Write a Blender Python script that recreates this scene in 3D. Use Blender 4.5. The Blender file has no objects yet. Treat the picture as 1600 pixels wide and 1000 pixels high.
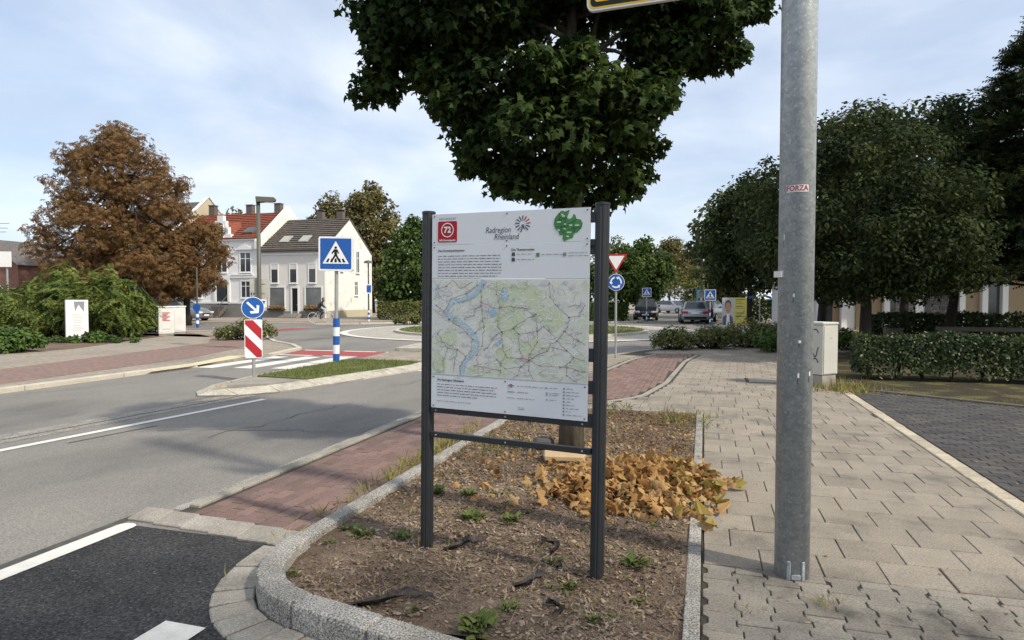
import bpy, bmesh, math, random
import numpy as np
from mathutils import Vector, Matrix, noise

random.seed(7)
rng = np.random.default_rng(7)
SC = bpy.context.scene
COL = SC.collection
PI = math.pi
TH = math.atan(0.3)                      # heading of the main road relative to the view axis
DX, DY = math.sin(TH), math.cos(TH)      # along the road
NX, NY = math.cos(TH), -math.sin(TH)     # across the road, to the right


def R(s, t):
    """road frame (metres along, metres to the right) -> world xy"""
    return (s * DX + t * NX, s * DY + t * NY)


# ------------------------------------------------------------------ camera, sky, sun, exposure
cam_d = bpy.data.cameras.new('camera')
cam_d.sensor_width = 36.0
cam_d.lens = 22.5
cam_d.clip_start = 0.05
cam_d.clip_end = 900
cam = bpy.data.objects.new('camera', cam_d)
COL.objects.link(cam)
cam.location = (0, 0, 1.6)
cam.rotation_euler = (PI / 2 - math.atan(0.033), 0, 0)
SC.camera = cam

SUN_AZ = Vector((0.84, -0.54)).normalized()
SUN_EL = math.radians(43)
sun_dir = Vector((SUN_AZ.x * math.cos(SUN_EL), SUN_AZ.y * math.cos(SUN_EL), math.sin(SUN_EL)))
sun_d = bpy.data.lights.new('sun', 'SUN')
sun_d.energy = 2.6
sun_d.angle = math.radians(2.2)
sun_d.color = (1.0, 0.91, 0.76)
sun = bpy.data.objects.new('sun', sun_d)
COL.objects.link(sun)
sun.rotation_euler = sun_dir.to_track_quat('Z', 'Y').to_euler()
sun.location = (10, -8, 20)

world = bpy.data.worlds.new('World')
SC.world = world
world.use_nodes = True
wn, wl = world.node_tree.nodes, world.node_tree.links
wn.clear()


def W(kind, **kw):
    n = wn.new(kind)
    for k, v in kw.items():
        setattr(n, k, v)
    return n


w_out = W('ShaderNodeOutputWorld')
sky = W('ShaderNodeTexSky', sky_type='NISHITA', sun_disc=False)
sky.sun_elevation = SUN_EL
sky.sun_rotation = math.atan2(SUN_AZ.x, SUN_AZ.y)
sky.air_density = 1.0
sky.dust_density = 1.5
sky.ozone_density = 1.0
bg_sky = W('ShaderNodeBackground')
bg_sky.inputs['Strength'].default_value = 0.115
wl.new(sky.outputs['Color'], bg_sky.inputs['Color'])
bg_cl = W('ShaderNodeBackground')
bg_cl.inputs['Strength'].default_value = 1.0
tc = W('ShaderNodeTexCoord')
sep = W('ShaderNodeSeparateXYZ')
wl.new(tc.outputs['Generated'], sep.inputs[0])
zadd = W('ShaderNodeMath', operation='ADD')
zmax = W('ShaderNodeMath', operation='MAXIMUM')
wl.new(sep.outputs['Z'], zmax.inputs[0])
zmax.inputs[1].default_value = 0.0
wl.new(zmax.outputs[0], zadd.inputs[0])
zadd.inputs[1].default_value = 0.22
dvx = W('ShaderNodeMath', operation='DIVIDE')
dvy = W('ShaderNodeMath', operation='DIVIDE')
wl.new(sep.outputs['X'], dvx.inputs[0]); wl.new(zadd.outputs[0], dvx.inputs[1])
wl.new(sep.outputs['Y'], dvy.inputs[0]); wl.new(zadd.outputs[0], dvy.inputs[1])
cmb = W('ShaderNodeCombineXYZ')
wl.new(dvx.outputs[0], cmb.inputs[0]); wl.new(dvy.outputs[0], cmb.inputs[1])
cn = W('ShaderNodeTexNoise')
cn.inputs['Scale'].default_value = 1.15
cn.inputs['Detail'].default_value = 7
cn.inputs['Roughness'].default_value = 0.52
cn.inputs['Distortion'].default_value = 0.5
wl.new(cmb.outputs[0], cn.inputs['Vector'])
cr = W('ShaderNodeValToRGB')
cr.color_ramp.elements[0].position = 0.36
cr.color_ramp.elements[0].color = (0.40, 0.40, 0.40, 1)
cr.color_ramp.elements[1].position = 0.62
cr.color_ramp.elements[1].color = (0.96, 0.96, 0.96, 1)
wl.new(cn.outputs['Fac'], cr.inputs['Fac'])
# cloud brightness variation
cn2 = W('ShaderNodeTexNoise')
cn2.inputs['Scale'].default_value = 0.8
cn2.inputs['Detail'].default_value = 6
wl.new(cmb.outputs[0], cn2.inputs['Vector'])
cr2 = W('ShaderNodeValToRGB')
cr2.color_ramp.elements[0].position = 0.35
cr2.color_ramp.elements[0].color = (0.42, 0.485, 0.60, 1)
cr2.color_ramp.elements[1].position = 0.66
cr2.color_ramp.elements[1].color = (0.78, 0.81, 0.85, 1)
wl.new(cn2.outputs['Fac'], cr2.inputs['Fac'])
wl.new(cr2.outputs['Color'], bg_cl.inputs['Color'])
mixw = W('ShaderNodeMixShader')
wl.new(cr.outputs['Color'], mixw.inputs['Fac'])
wl.new(bg_sky.outputs[0], mixw.inputs[1])
wl.new(bg_cl.outputs[0], mixw.inputs[2])
wl.new(mixw.outputs[0], w_out.inputs['Surface'])

SC.view_settings.view_transform = 'Standard'
SC.view_settings.look = 'None'
SC.view_settings.exposure = 0.66
SC.view_settings.gamma = 1.0
SC.cycles.max_bounces = 4
SC.cycles.diffuse_bounces = 2
SC.cycles.glossy_bounces = 2
SC.cycles.transmission_bounces = 3
SC.cycles.transparent_max_bounces = 4
SC.cycles.use_denoising = True
SC.cycles.use_light_tree = False
world.cycles.sampling_method = 'MANUAL'
world.cycles.sample_map_resolution = 512
SC.cycles.use_adaptive_sampling = True
SC.cycles.adaptive_threshold = 0.02


# ------------------------------------------------------------------ materials
def mat(name, c1, c2=None, scale=6.0, rough=0.85, bump=0.0, bscale=80.0, spec=0.25, metal=0.0,
        c3=None, scale3=0.7, lo3=0.5, hi3=0.75, speck=0.0, sscale=220.0, rand=0.0, island=0.0,
        stretch=None, trans=0.0, detail=6.0, lo=0.3, hi=0.7, coat=0.0):
    m = bpy.data.materials.new(name)
    m.use_nodes = True
    nt = m.node_tree
    N, L = nt.nodes, nt.links
    b = N['Principled BSDF']
    b.inputs['Roughness'].default_value = rough
    b.inputs['Specular IOR Level'].default_value = spec
    b.inputs['Metallic'].default_value = metal
    if coat:
        b.inputs['Coat Weight'].default_value = coat
    geo = N.new('ShaderNodeNewGeometry')
    vec = geo.outputs['Position']
    if stretch:
        mp = N.new('ShaderNodeMapping')
        mp.vector_type = 'TEXTURE'
        mp.inputs['Rotation'].default_value = (0, 0, -TH)
        mp.inputs['Scale'].default_value = [1.0 / q for q in stretch]
        L.new(vec, mp.inputs['Vector'])
        vec = mp.outputs['Vector']

    def nz(sc, det=detail, v=None):
        n = N.new('ShaderNodeTexNoise')
        n.inputs['Scale'].default_value = sc
        n.inputs['Detail'].default_value = det
        n.inputs['Roughness'].default_value = 0.6
        L.new(v or vec, n.inputs['Vector'])
        return n.outputs['Fac']

    def ramp(src, a, c, lo_=0.3, hi_=0.7):
        r = N.new('ShaderNodeMapRange')
        r.inputs['From Min'].default_value = lo_
        r.inputs['From Max'].default_value = hi_
        r.inputs['To Min'].default_value = a
        r.inputs['To Max'].default_value = c
        L.new(src, r.inputs['Value'])
        return r.outputs['Result']

    def mix(f, a, c, mode='MIX'):
        x = N.new('ShaderNodeMix')
        x.data_type = 'RGBA'
        x.blend_type = mode
        for inp, val in ((x.inputs[0], f), (x.inputs[6], a), (x.inputs[7], c)):
            if isinstance(val, (int, float)):
                inp.default_value = val
            elif isinstance(val, tuple):
                inp.default_value = (*val, 1)
            else:
                L.new(val, inp)
        return x.outputs[2]

    col = c1
    if c2 is not None:
        col = mix(ramp(nz(scale), 0, 1, lo, hi), c1, c2)
    if c3 is not None:
        col = mix(ramp(nz(scale3, 5), 0, 1, lo3, hi3), col if not isinstance(col, tuple) else c1, c3)
    if speck:
        f = ramp(nz(sscale, 2, geo.outputs['Position']), 1 - speck, 1 + speck, 0.3, 0.7)
        col = mix(1.0, col, f, 'MULTIPLY')
    if rand or island:
        if island:
            src = geo.outputs['Random Per Island']
            amt = island
        else:
            oi = N.new('ShaderNodeObjectInfo')
            src = oi.outputs['Random']
            amt = rand
        f = ramp(src, 1 - amt, 1 + amt, 0, 1)
        col = mix(1.0, col, f, 'MULTIPLY')
    if isinstance(col, tuple):
        b.inputs['Base Color'].default_value = (*col, 1)
    else:
        L.new(col, b.inputs['Base Color'])
    if bump:
        bn = N.new('ShaderNodeBump')
        bn.inputs['Strength'].default_value = bump
        bn.inputs['Distance'].default_value = 0.02
        L.new(nz(bscale, 4), bn.inputs['Height'])
        L.new(bn.outputs['Normal'], b.inputs['Normal'])
    if trans:
        tr = N.new('ShaderNodeBsdfTranslucent')
        if isinstance(col, tuple):
            tr.inputs['Color'].default_value = (*col, 1)
        else:
            L.new(col, tr.inputs['Color'])
        ms = N.new('ShaderNodeMixShader')
        ms.inputs[0].default_value = trans
        L.new(b.outputs[0], ms.inputs[1])
        L.new(tr.outputs[0], ms.inputs[2])
        L.new(ms.outputs[0], N['Material Output'].inputs['Surface'])
    return m


def leafmat(name, cols, trans=0.3, rough=0.55, spec=0.3):
    """leaf colours picked per leaf"""
    m = bpy.data.materials.new(name)
    m.use_nodes = True
    N, L = m.node_tree.nodes, m.node_tree.links
    b = N['Principled BSDF']
    b.inputs['Roughness'].default_value = rough
    b.inputs['Specular IOR Level'].default_value = spec
    geo = N.new('ShaderNodeNewGeometry')
    r = N.new('ShaderNodeValToRGB')
    el = r.color_ramp.elements
    while len(el) < len(cols):
        el.new(0.5)
    for i, c in enumerate(cols):
        el[i].position = i / max(1, len(cols) - 1)
        el[i].color = (*c, 1)
    # clumpy colour: island randomness blended with a broad noise
    nz = N.new('ShaderNodeTexNoise')
    nz.inputs['Scale'].default_value = 0.9
    nz.inputs['Detail'].default_value = 3
    L.new(geo.outputs['Position'], nz.inputs['Vector'])
    ad = N.new('ShaderNodeMath'); ad.operation = 'MULTIPLY_ADD'
    L.new(geo.outputs['Random Per Island'], ad.inputs[0])
    ad.inputs[1].default_value = 0.62
    su = N.new('ShaderNodeMath'); su.operation = 'MULTIPLY_ADD'
    L.new(nz.outputs['Fac'], su.inputs[0])
    su.inputs[1].default_value = 1.3
    su.inputs[2].default_value = -0.46
    L.new(su.outputs[0], ad.inputs[2])
    L.new(ad.outputs[0], r.inputs['Fac'])
    L.new(r.outputs['Color'], b.inputs['Base Color'])
    tr = N.new('ShaderNodeBsdfTranslucent')
    L.new(r.outputs['Color'], tr.inputs['Color'])
    ms = N.new('ShaderNodeMixShader')
    ms.inputs[0].default_value = trans
    L.new(b.outputs[0], ms.inputs[1])
    L.new(tr.outputs[0], ms.inputs[2])
    L.new(ms.outputs[0], N['Material Output'].inputs['Surface'])
    return m


M = {}
M['asphalt'] = mat('asphalt', (0.190, 0.180, 0.162), (0.255, 0.240, 0.212), 1.1, 0.9, 0.3, 150, c3=(0.135, 0.130, 0.122), scale3=0.55, lo3=0.48, hi3=0.66, speck=0.34, sscale=75, stretch=(1, 0.45, 1))
M['asphalt_dark'] = mat('asphalt_dark', (0.034, 0.034, 0.035), (0.062, 0.061, 0.06), 3, 0.85, 1.0, 85, speck=0.7, sscale=60, c3=(0.17, 0.168, 0.162), scale3=75, lo3=0.56, hi3=0.70)
M['asphalt_seam'] = mat('asphalt_seam', (0.06, 0.058, 0.055), (0.12, 0.115, 0.10), 9, 0.9, 0.5, 90, speck=0.3)
M['asphalt_worn'] = mat('asphalt_worn', (0.33, 0.305, 0.265), (0.20, 0.19, 0.17), 6.0, 0.92, 0.4, 90, speck=0.5, sscale=50)
M['line'] = mat('line', (0.74, 0.72, 0.66), (0.60, 0.58, 0.52), 14, 0.8, 0.2, 120, speck=0.12, sscale=150)
M['line_yellow'] = mat('line_yellow', (0.66, 0.58, 0.36), (0.55, 0.49, 0.34), 8, 0.8)
M['red_mark'] = mat('red_mark', (0.36, 0.075, 0.075), (0.30, 0.07, 0.07), 2.5, 0.8, speck=0.15, sscale=60)
M['slab'] = mat('slab', (0.315, 0.274, 0.217), (0.25, 0.22, 0.178), 3.5, 0.88, 0.3, 150, speck=0.3, sscale=90, rand=0.11, c3=(0.15, 0.134, 0.11), scale3=1.7, lo3=0.51, hi3=0.72)
M['slab_stuff'] = mat('slab_stuff', (0.315, 0.274, 0.217), (0.25, 0.22, 0.178), 3.5, 0.88, 0.2, 150, speck=0.25, sscale=60, island=0.10, c3=(0.18, 0.16, 0.13), scale3=0.9)
M['slab_grey'] = mat('slab_grey', (0.27, 0.243, 0.20), (0.215, 0.195, 0.165), 4, 0.88, 0.3, 150, speck=0.3, sscale=95, rand=0.14, c3=(0.075, 0.07, 0.06), scale3=1.5, lo3=0.54, hi3=0.70)
M['joint'] = mat('joint', (0.085, 0.075, 0.055), (0.05, 0.045, 0.036), 7, 0.95, 0.3, 120)
M['brick'] = mat('brick', (0.215, 0.140, 0.117), (0.175, 0.120, 0.104), 5, 0.88, 0.3, 150, speck=0.3, sscale=110, rand=0.17, c3=(0.135, 0.105, 0.093), scale3=1.1)
M['brick_stuff'] = mat('brick_stuff', (0.225, 0.147, 0.123), (0.185, 0.127, 0.110), 5, 0.88, 0.2, 150, speck=0.2, island=0.16, c3=(0.155, 0.12, 0.104), scale3=0.8)
M['brick_dark'] = mat('brick_dark', (0.060, 0.058, 0.060), (0.085, 0.080, 0.074), 4, 0.85, 0.3, 140, speck=0.3, rand=0.22, c3=(0.11, 0.10, 0.085), scale3=0.9)
M['brick_dark_stuff'] = mat('brick_dark_stuff', (0.060, 0.058, 0.060), (0.085, 0.080, 0.074), 4, 0.85, 0.3, 140, speck=0.3, island=0.22, c3=(0.11, 0.10, 0.085), scale3=0.9)
M['concrete'] = mat('concrete', (0.36, 0.33, 0.28), (0.27, 0.25, 0.215), 5, 0.9, 0.25, 120, speck=0.3, sscale=95, rand=0.12, c3=(0.20, 0.185, 0.155), scale3=2.0)
M['granite'] = mat('granite', (0.40, 0.375, 0.335), (0.28, 0.265, 0.235), 7, 0.85, 0.5, 110, speck=0.85, sscale=105, c3=(0.20, 0.185, 0.155), scale3=2.3, lo3=0.48, hi3=0.7, rand=0.08)
M['sett'] = mat('sett', (0.52, 0.45, 0.34), (0.38, 0.33, 0.25), 9, 0.85, 0.4, 90, speck=0.3, sscale=110, rand=0.16)
M['soil'] = mat('soil', (0.135, 0.095, 0.068), (0.22, 0.165, 0.12), 7, 0.95, 0.9, 60, speck=0.5, sscale=110, c3=(0.095, 0.062, 0.043), scale3=1.6, lo3=0.48, hi3=0.7)
M['grass_ground'] = mat('grass_ground', (0.10, 0.13, 0.035), (0.15, 0.15, 0.06), 5, 0.95, 0.6, 60, speck=0.4, sscale=80)
M['pave_far'] = mat('pave_far', (0.33, 0.285, 0.225), (0.27, 0.235, 0.19), 1.8, 0.9, 0.2, 40, speck=0.25, sscale=8, c3=(0.23, 0.205, 0.17), scale3=0.5)
M['red_far'] = mat('red_far', (0.25, 0.165, 0.137), (0.21, 0.148, 0.125), 1.8, 0.9, 0.2, 40, speck=0.3, sscale=9, c3=(0.19, 0.152, 0.128), scale3=0.5)
M['apron'] = mat('apron', (0.42, 0.385, 0.33), (0.34, 0.315, 0.27), 1.5, 0.9, speck=0.25, sscale=9)
M['kerb_pale'] = mat('kerb_pale', (0.53, 0.49, 0.40), (0.44, 0.40, 0.33), 2.5, 0.9, 0.25, 60, speck=0.2, sscale=60, rand=0.06)
M['kerb_worn'] = mat('kerb_worn', (0.52, 0.48, 0.39), (0.36, 0.335, 0.28), 5, 0.9, 0.4, 60, speck=0.3, sscale=45, c3=(0.20, 0.185, 0.16), scale3=2.6, lo3=0.52, hi3=0.72)
M['galv'] = mat('galv', (0.30, 0.325, 0.335), (0.38, 0.405, 0.41), 22, 0.5, 0.0, 60, spec=0.4, metal=0.2, c3=(0.50, 0.52, 0.52), scale3=55, lo3=0.58, hi3=0.63, detail=3.0, lo=0.40, hi=0.60, speck=0.12, sscale=60)
M['steel'] = mat('steel', (0.38, 0.39, 0.38), (0.30, 0.31, 0.30), 8, 0.5, metal=0.3)
M['anthracite'] = mat('anthracite', (0.022, 0.024, 0.027), (0.030, 0.032, 0.035), 9, 0.45, spec=0.4)
M['board'] = mat('board', (0.66, 0.675, 0.70), (0.63, 0.645, 0.67), 1.5, 0.42, spec=0.4)
M['ink'] = mat('ink', (0.06, 0.065, 0.075), rough=0.6)
M['ink_grey'] = mat('ink_grey', (0.25, 0.26, 0.285), rough=0.6)
M['white'] = mat('white', (0.78, 0.78, 0.77), rough=0.5)
M['white_worn'] = mat('white_worn', (0.74, 0.73, 0.70), (0.62, 0.61, 0.57), 3, 0.6)
M['sign_blue'] = mat('sign_blue', (0.012, 0.085, 0.34), (0.015, 0.10, 0.38), 6, 0.4, spec=0.4)
M['sign_red'] = mat('sign_red', (0.42, 0.022, 0.03), (0.36, 0.02, 0.03), 6, 0.4, spec=0.4)
M['badge_red'] = mat('badge_red', (0.38, 0.012, 0.022), rough=0.5)
M['black'] = mat('black', (0.012, 0.012, 0.013), rough=0.5)
M['yellow'] = mat('yellow', (0.80, 0.50, 0.02), (0.76, 0.46, 0.02), 8, 0.45)
M['yellow_pale'] = mat('yellow_pale', (0.62, 0.54, 0.13), rough=0.6)
M['olive_metal'] = mat('olive_metal', (0.085, 0.088, 0.065), (0.10, 0.10, 0.075), 8, 0.5, spec=0.4)
M['sign_back'] = mat('sign_back', (0.43, 0.43, 0.38), (0.37, 0.37, 0.33), 5, 0.55, metal=0.2)
M['bark'] = mat('bark', (0.125, 0.112, 0.085), (0.06, 0.052, 0.04), 16, 0.95, 0.9, 30, c3=(0.20, 0.19, 0.13), scale3=6, lo3=0.5, hi3=0.75, stretch=(1, 1, 0.25))
M['bark_dark'] = mat('bark_dark', (0.05, 0.043, 0.035), (0.03, 0.026, 0.022), 9, 0.95, 0.6, 20, stretch=(1, 1, 0.3))
M['wood_pale'] = mat('wood_pale', (0.50, 0.37, 0.22), (0.40, 0.29, 0.17), 6, 0.8)
M['plaster_white'] = mat('plaster_white', (0.80, 0.80, 0.79), (0.75, 0.75, 0.74), 1.5, 0.9)
M['plaster_grey'] = mat('plaster_grey', (0.74, 0.72, 0.675), (0.68, 0.66, 0.615), 0.8, 0.9, c3=(0.60, 0.575, 0.53), scale3=0.9, lo3=0.55, hi3=0.85)
M['plaster_stain'] = mat('plaster_stain', (0.80, 0.78, 0.73), (0.73, 0.71, 0.655), 1.0, 0.92, c3=(0.42, 0.40, 0.35), scale3=1.1, lo3=0.57, hi3=0.74)
M['plaster_beige'] = mat('plaster_beige', (0.50, 0.44, 0.32), (0.44, 0.39, 0.29), 1.2, 0.9)
M['plinth'] = mat('plinth', (0.24, 0.235, 0.225), (0.20, 0.195, 0.19), 2, 0.9)
M['tile_red'] = mat('tile_red', (0.25, 0.072, 0.038), (0.18, 0.058, 0.036), 2.2, 0.85, 0.3, 12, speck=0.35, sscale=7)
M['tile_grey'] = mat('tile_grey', (0.125, 0.105, 0.09), (0.085, 0.074, 0.066), 2.2, 0.85, 0.3, 12, speck=0.35, sscale=7)
M['chimney'] = mat('chimney', (0.11, 0.10, 0.095), (0.15, 0.12, 0.10), 6, 0.9)
M['glass'] = mat('glass', (0.035, 0.042, 0.048), (0.07, 0.078, 0.085), 0.8, 0.08, spec=0.6)
M['glass_shop'] = mat('glass_shop', (0.12, 0.13, 0.135), (0.20, 0.21, 0.21), 0.9, 0.12, spec=0.6)
M['house_brick'] = mat('house_brick', (0.25, 0.13, 0.095), (0.20, 0.105, 0.08), 5, 0.9, speck=0.25, sscale=9)
M['roof_slate'] = mat('roof_slate', (0.11, 0.10, 0.098), (0.15, 0.135, 0.125), 4, 0.85, speck=0.25, sscale=9)
M['panel_tan'] = mat('panel_tan', (0.36, 0.27, 0.17), (0.32, 0.24, 0.155), 2, 0.75)
M['louver'] = mat('louver', (0.20, 0.17, 0.16), (0.16, 0.14, 0.135), 3, 0.7)
M['stone_dark'] = mat('stone_dark', (0.095, 0.09, 0.09), (0.13, 0.12, 0.115), 6, 0.9, rand=0.2)
M['mortar'] = mat('mortar', (0.36, 0.35, 0.32), rough=0.95)
M['stone_ledge'] = mat('stone_ledge', (0.12, 0.105, 0.085), (0.17, 0.15, 0.12), 4, 0.9, 0.4, 30)
M['cabinet'] = mat('cabinet', (0.52, 0.51, 0.455), (0.47, 0.46, 0.41), 2.5, 0.6, speck=0.05)
M['moss'] = mat('moss', (0.060, 0.050, 0.026), (0.032, 0.027, 0.019), 9, 0.95, 0.7, 60, speck=0.6, sscale=40, c3=(0.115, 0.105, 0.035), scale3=1.6, lo3=0.5, hi3=0.62)  # mossy ground, its colours also darkened to stand in for the trees' shade
M['flower'] = mat('flower', (0.55, 0.17, 0.06), (0.40, 0.20, 0.08), 20, 0.8)
M['tyre'] = mat('tyre', (0.018, 0.018, 0.019), rough=0.8)
M['rim'] = mat('rim', (0.35, 0.36, 0.37), rough=0.35, metal=0.6)
M['car_silver'] = mat('car_silver', (0.38, 0.39, 0.41), rough=0.28, metal=0.45, spec=0.5, coat=0.6)
M['car_grey'] = mat('car_grey', (0.20, 0.215, 0.23), rough=0.28, metal=0.4, spec=0.5, coat=0.6)
M['car_black'] = mat('car_black', (0.015, 0.016, 0.019), rough=0.22, spec=0.5, coat=0.7)
M['car_white'] = mat('car_white', (0.62, 0.62, 0.62), rough=0.3, spec=0.5, coat=0.6)
M['car_blue'] = mat('car_blue', (0.05, 0.07, 0.12), rough=0.28, metal=0.3, coat=0.6)
M['tail_red'] = mat('tail_red', (0.35, 0.012, 0.02), rough=0.25, spec=0.5)
M['lamp_clear'] = mat('lamp_clear', (0.72, 0.74, 0.76), rough=0.2, spec=0.6)
M['skin'] = mat('skin', (0.50, 0.30, 0.21), rough=0.6)
M['cloth_dark'] = mat('cloth_dark', (0.030, 0.030, 0.036), (0.045, 0.045, 0.05), 9, 0.9)
M['bike'] = mat('bike', (0.55, 0.56, 0.57), rough=0.4, metal=0.3)
M['poster_blue'] = mat('poster_blue', (0.22, 0.50, 0.62), rough=0.5)
M['poster_grey'] = mat('poster_grey', (0.50, 0.50, 0.48), rough=0.5)
M['suit'] = mat('suit', (0.13, 0.12, 0.16), rough=0.7)
M['hair_grey'] = mat('hair_grey', (0.10, 0.09, 0.085), rough=0.8)
M['map_base'] = mat('map_base', (0.62, 0.64, 0.56), (0.58, 0.58, 0.57), 14, 0.45, c3=(0.49, 0.55, 0.38), scale3=7, lo3=0.5, hi3=0.7, spec=0.4)
M['map_green'] = mat('map_green', (0.48, 0.54, 0.36), (0.54, 0.58, 0.44), 22, 0.45)
M['map_grey'] = mat('map_grey', (0.53, 0.52, 0.53), (0.57, 0.56, 0.56), 22, 0.45)
M['map_blue'] = mat('map_blue', (0.24, 0.42, 0.60), (0.32, 0.47, 0.60), 30, 0.45)
M['map_river'] = mat('map_river', (0.32, 0.46, 0.58), (0.38, 0.50, 0.58), 30, 0.45)
M['map_pink'] = mat('map_pink', (0.58, 0.47, 0.46), rough=0.45)
M['map_road'] = mat('map_road', (0.24, 0.18, 0.20), rough=0.5)
M['map_minor'] = mat('map_minor', (0.78, 0.79, 0.76), rough=0.5)
M['logo_green'] = mat('logo_green', (0.055, 0.20, 0.065), (0.08, 0.25, 0.09), 60, 0.5)
M['logo_green_dark'] = mat('logo_green_dark', (0.03, 0.11, 0.045), rough=0.5)
M['logo_pale'] = mat('logo_pale', (0.50, 0.62, 0.42), rough=0.5)
M['plastic_black'] = mat('plastic_black', (0.035, 0.033, 0.033), (0.11, 0.095, 0.085), 28, 0.8, 0.8, 60, c3=(0.10, 0.075, 0.055), scale3=12)

# foliage
M['maple'] = leafmat('maple', [(0.013, 0.022, 0.009), (0.025, 0.045, 0.012), (0.045, 0.076, 0.017), (0.10, 0.14, 0.033)], 0.36, 0.65, 0.15)
M['maple_far'] = leafmat('maple_far', [(0.014, 0.023, 0.011), (0.026, 0.040, 0.016), (0.048, 0.066, 0.022), (0.10, 0.115, 0.035)], 0.25, 0.75, 0.10)
M['chestnut'] = leafmat('chestnut', [(0.11, 0.063, 0.038), (0.19, 0.102, 0.050), (0.26, 0.145, 0.060), (0.18, 0.135, 0.058), (0.31, 0.175, 0.088)], 0.38, 0.75, 0.1)
M['sumac'] = leafmat('sumac', [(0.045, 0.070, 0.025), (0.095, 0.135, 0.038), (0.15, 0.19, 0.045), (0.23, 0.235, 0.06)], 0.3, 0.7, 0.12)
M['shrub'] = leafmat('shrub', [(0.030, 0.060, 0.015), (0.065, 0.12, 0.022), (0.12, 0.19, 0.035)], 0.25)
M['hedge'] = leafmat('hedge', [(0.014, 0.026, 0.009), (0.028, 0.048, 0.014), (0.055, 0.082, 0.021), (0.11, 0.13, 0.045)], 0.18, 0.45, 0.35)
M['rose'] = leafmat('rose', [(0.05, 0.07, 0.026), (0.105, 0.125, 0.042), (0.17, 0.18, 0.062), (0.24, 0.22, 0.10)], 0.25, 0.7, 0.12)
M['conifer'] = leafmat('conifer', [(0.012, 0.022, 0.013), (0.026, 0.043, 0.02), (0.055, 0.078, 0.027), (0.16, 0.165, 0.055)], 0.2, 0.7, 0.15)
M['tree_olive'] = leafmat('tree_olive', [(0.075, 0.072, 0.033), (0.135, 0.125, 0.05), (0.20, 0.175, 0.07), (0.24, 0.195, 0.095)], 0.3, 0.75, 0.1)
M['tree_green'] = leafmat('tree_green', [(0.025, 0.046, 0.017), (0.052, 0.088, 0.024), (0.090, 0.135, 0.036), (0.13, 0.17, 0.05)], 0.25, 0.75, 0.1)
M['tree_far'] = leafmat('tree_far', [(0.035, 0.055, 0.022), (0.075, 0.095, 0.032), (0.12, 0.135, 0.045), (0.16, 0.13, 0.06)], 0.2)
M['tree_yellow'] = leafmat('tree_yellow', [(0.09, 0.11, 0.025), (0.16, 0.17, 0.035), (0.21, 0.21, 0.05)], 0.3)
M['dry_leaf'] = leafmat('dry_leaf', [(0.13, 0.065, 0.028), (0.27, 0.140, 0.052), (0.42, 0.240, 0.090), (0.52, 0.35, 0.17), (0.28, 0.20, 0.07)], 0.25, 0.8, 0.1)
M['dry_green'] = leafmat('dry_green', [(0.16, 0.15, 0.035), (0.28, 0.22, 0.05), (0.42, 0.25, 0.06)], 0.25, 0.7)
M['mulch'] = leafmat('mulch', [(0.08, 0.055, 0.040), (0.18, 0.13, 0.092), (0.31, 0.24, 0.175), (0.46, 0.37, 0.28)], 0.05, 0.9, 0.1)
M['weed'] = leafmat('weed', [(0.07, 0.10, 0.03), (0.13, 0.165, 0.05), (0.21, 0.22, 0.085)], 0.25, 0.75, 0.1)
M['grass'] = leafmat('grass', [(0.06, 0.09, 0.018), (0.11, 0.145, 0.028), (0.20, 0.20, 0.06)], 0.25, 0.7)
M['grass_dry'] = leafmat('grass_dry', [(0.15, 0.15, 0.04), (0.28, 0.25, 0.08), (0.40, 0.33, 0.14)], 0.25, 0.8)
M['petal'] = leafmat('petal', [(0.62, 0.56, 0.46), (0.72, 0.70, 0.62), (0.55, 0.40, 0.30)], 0.2)


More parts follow.
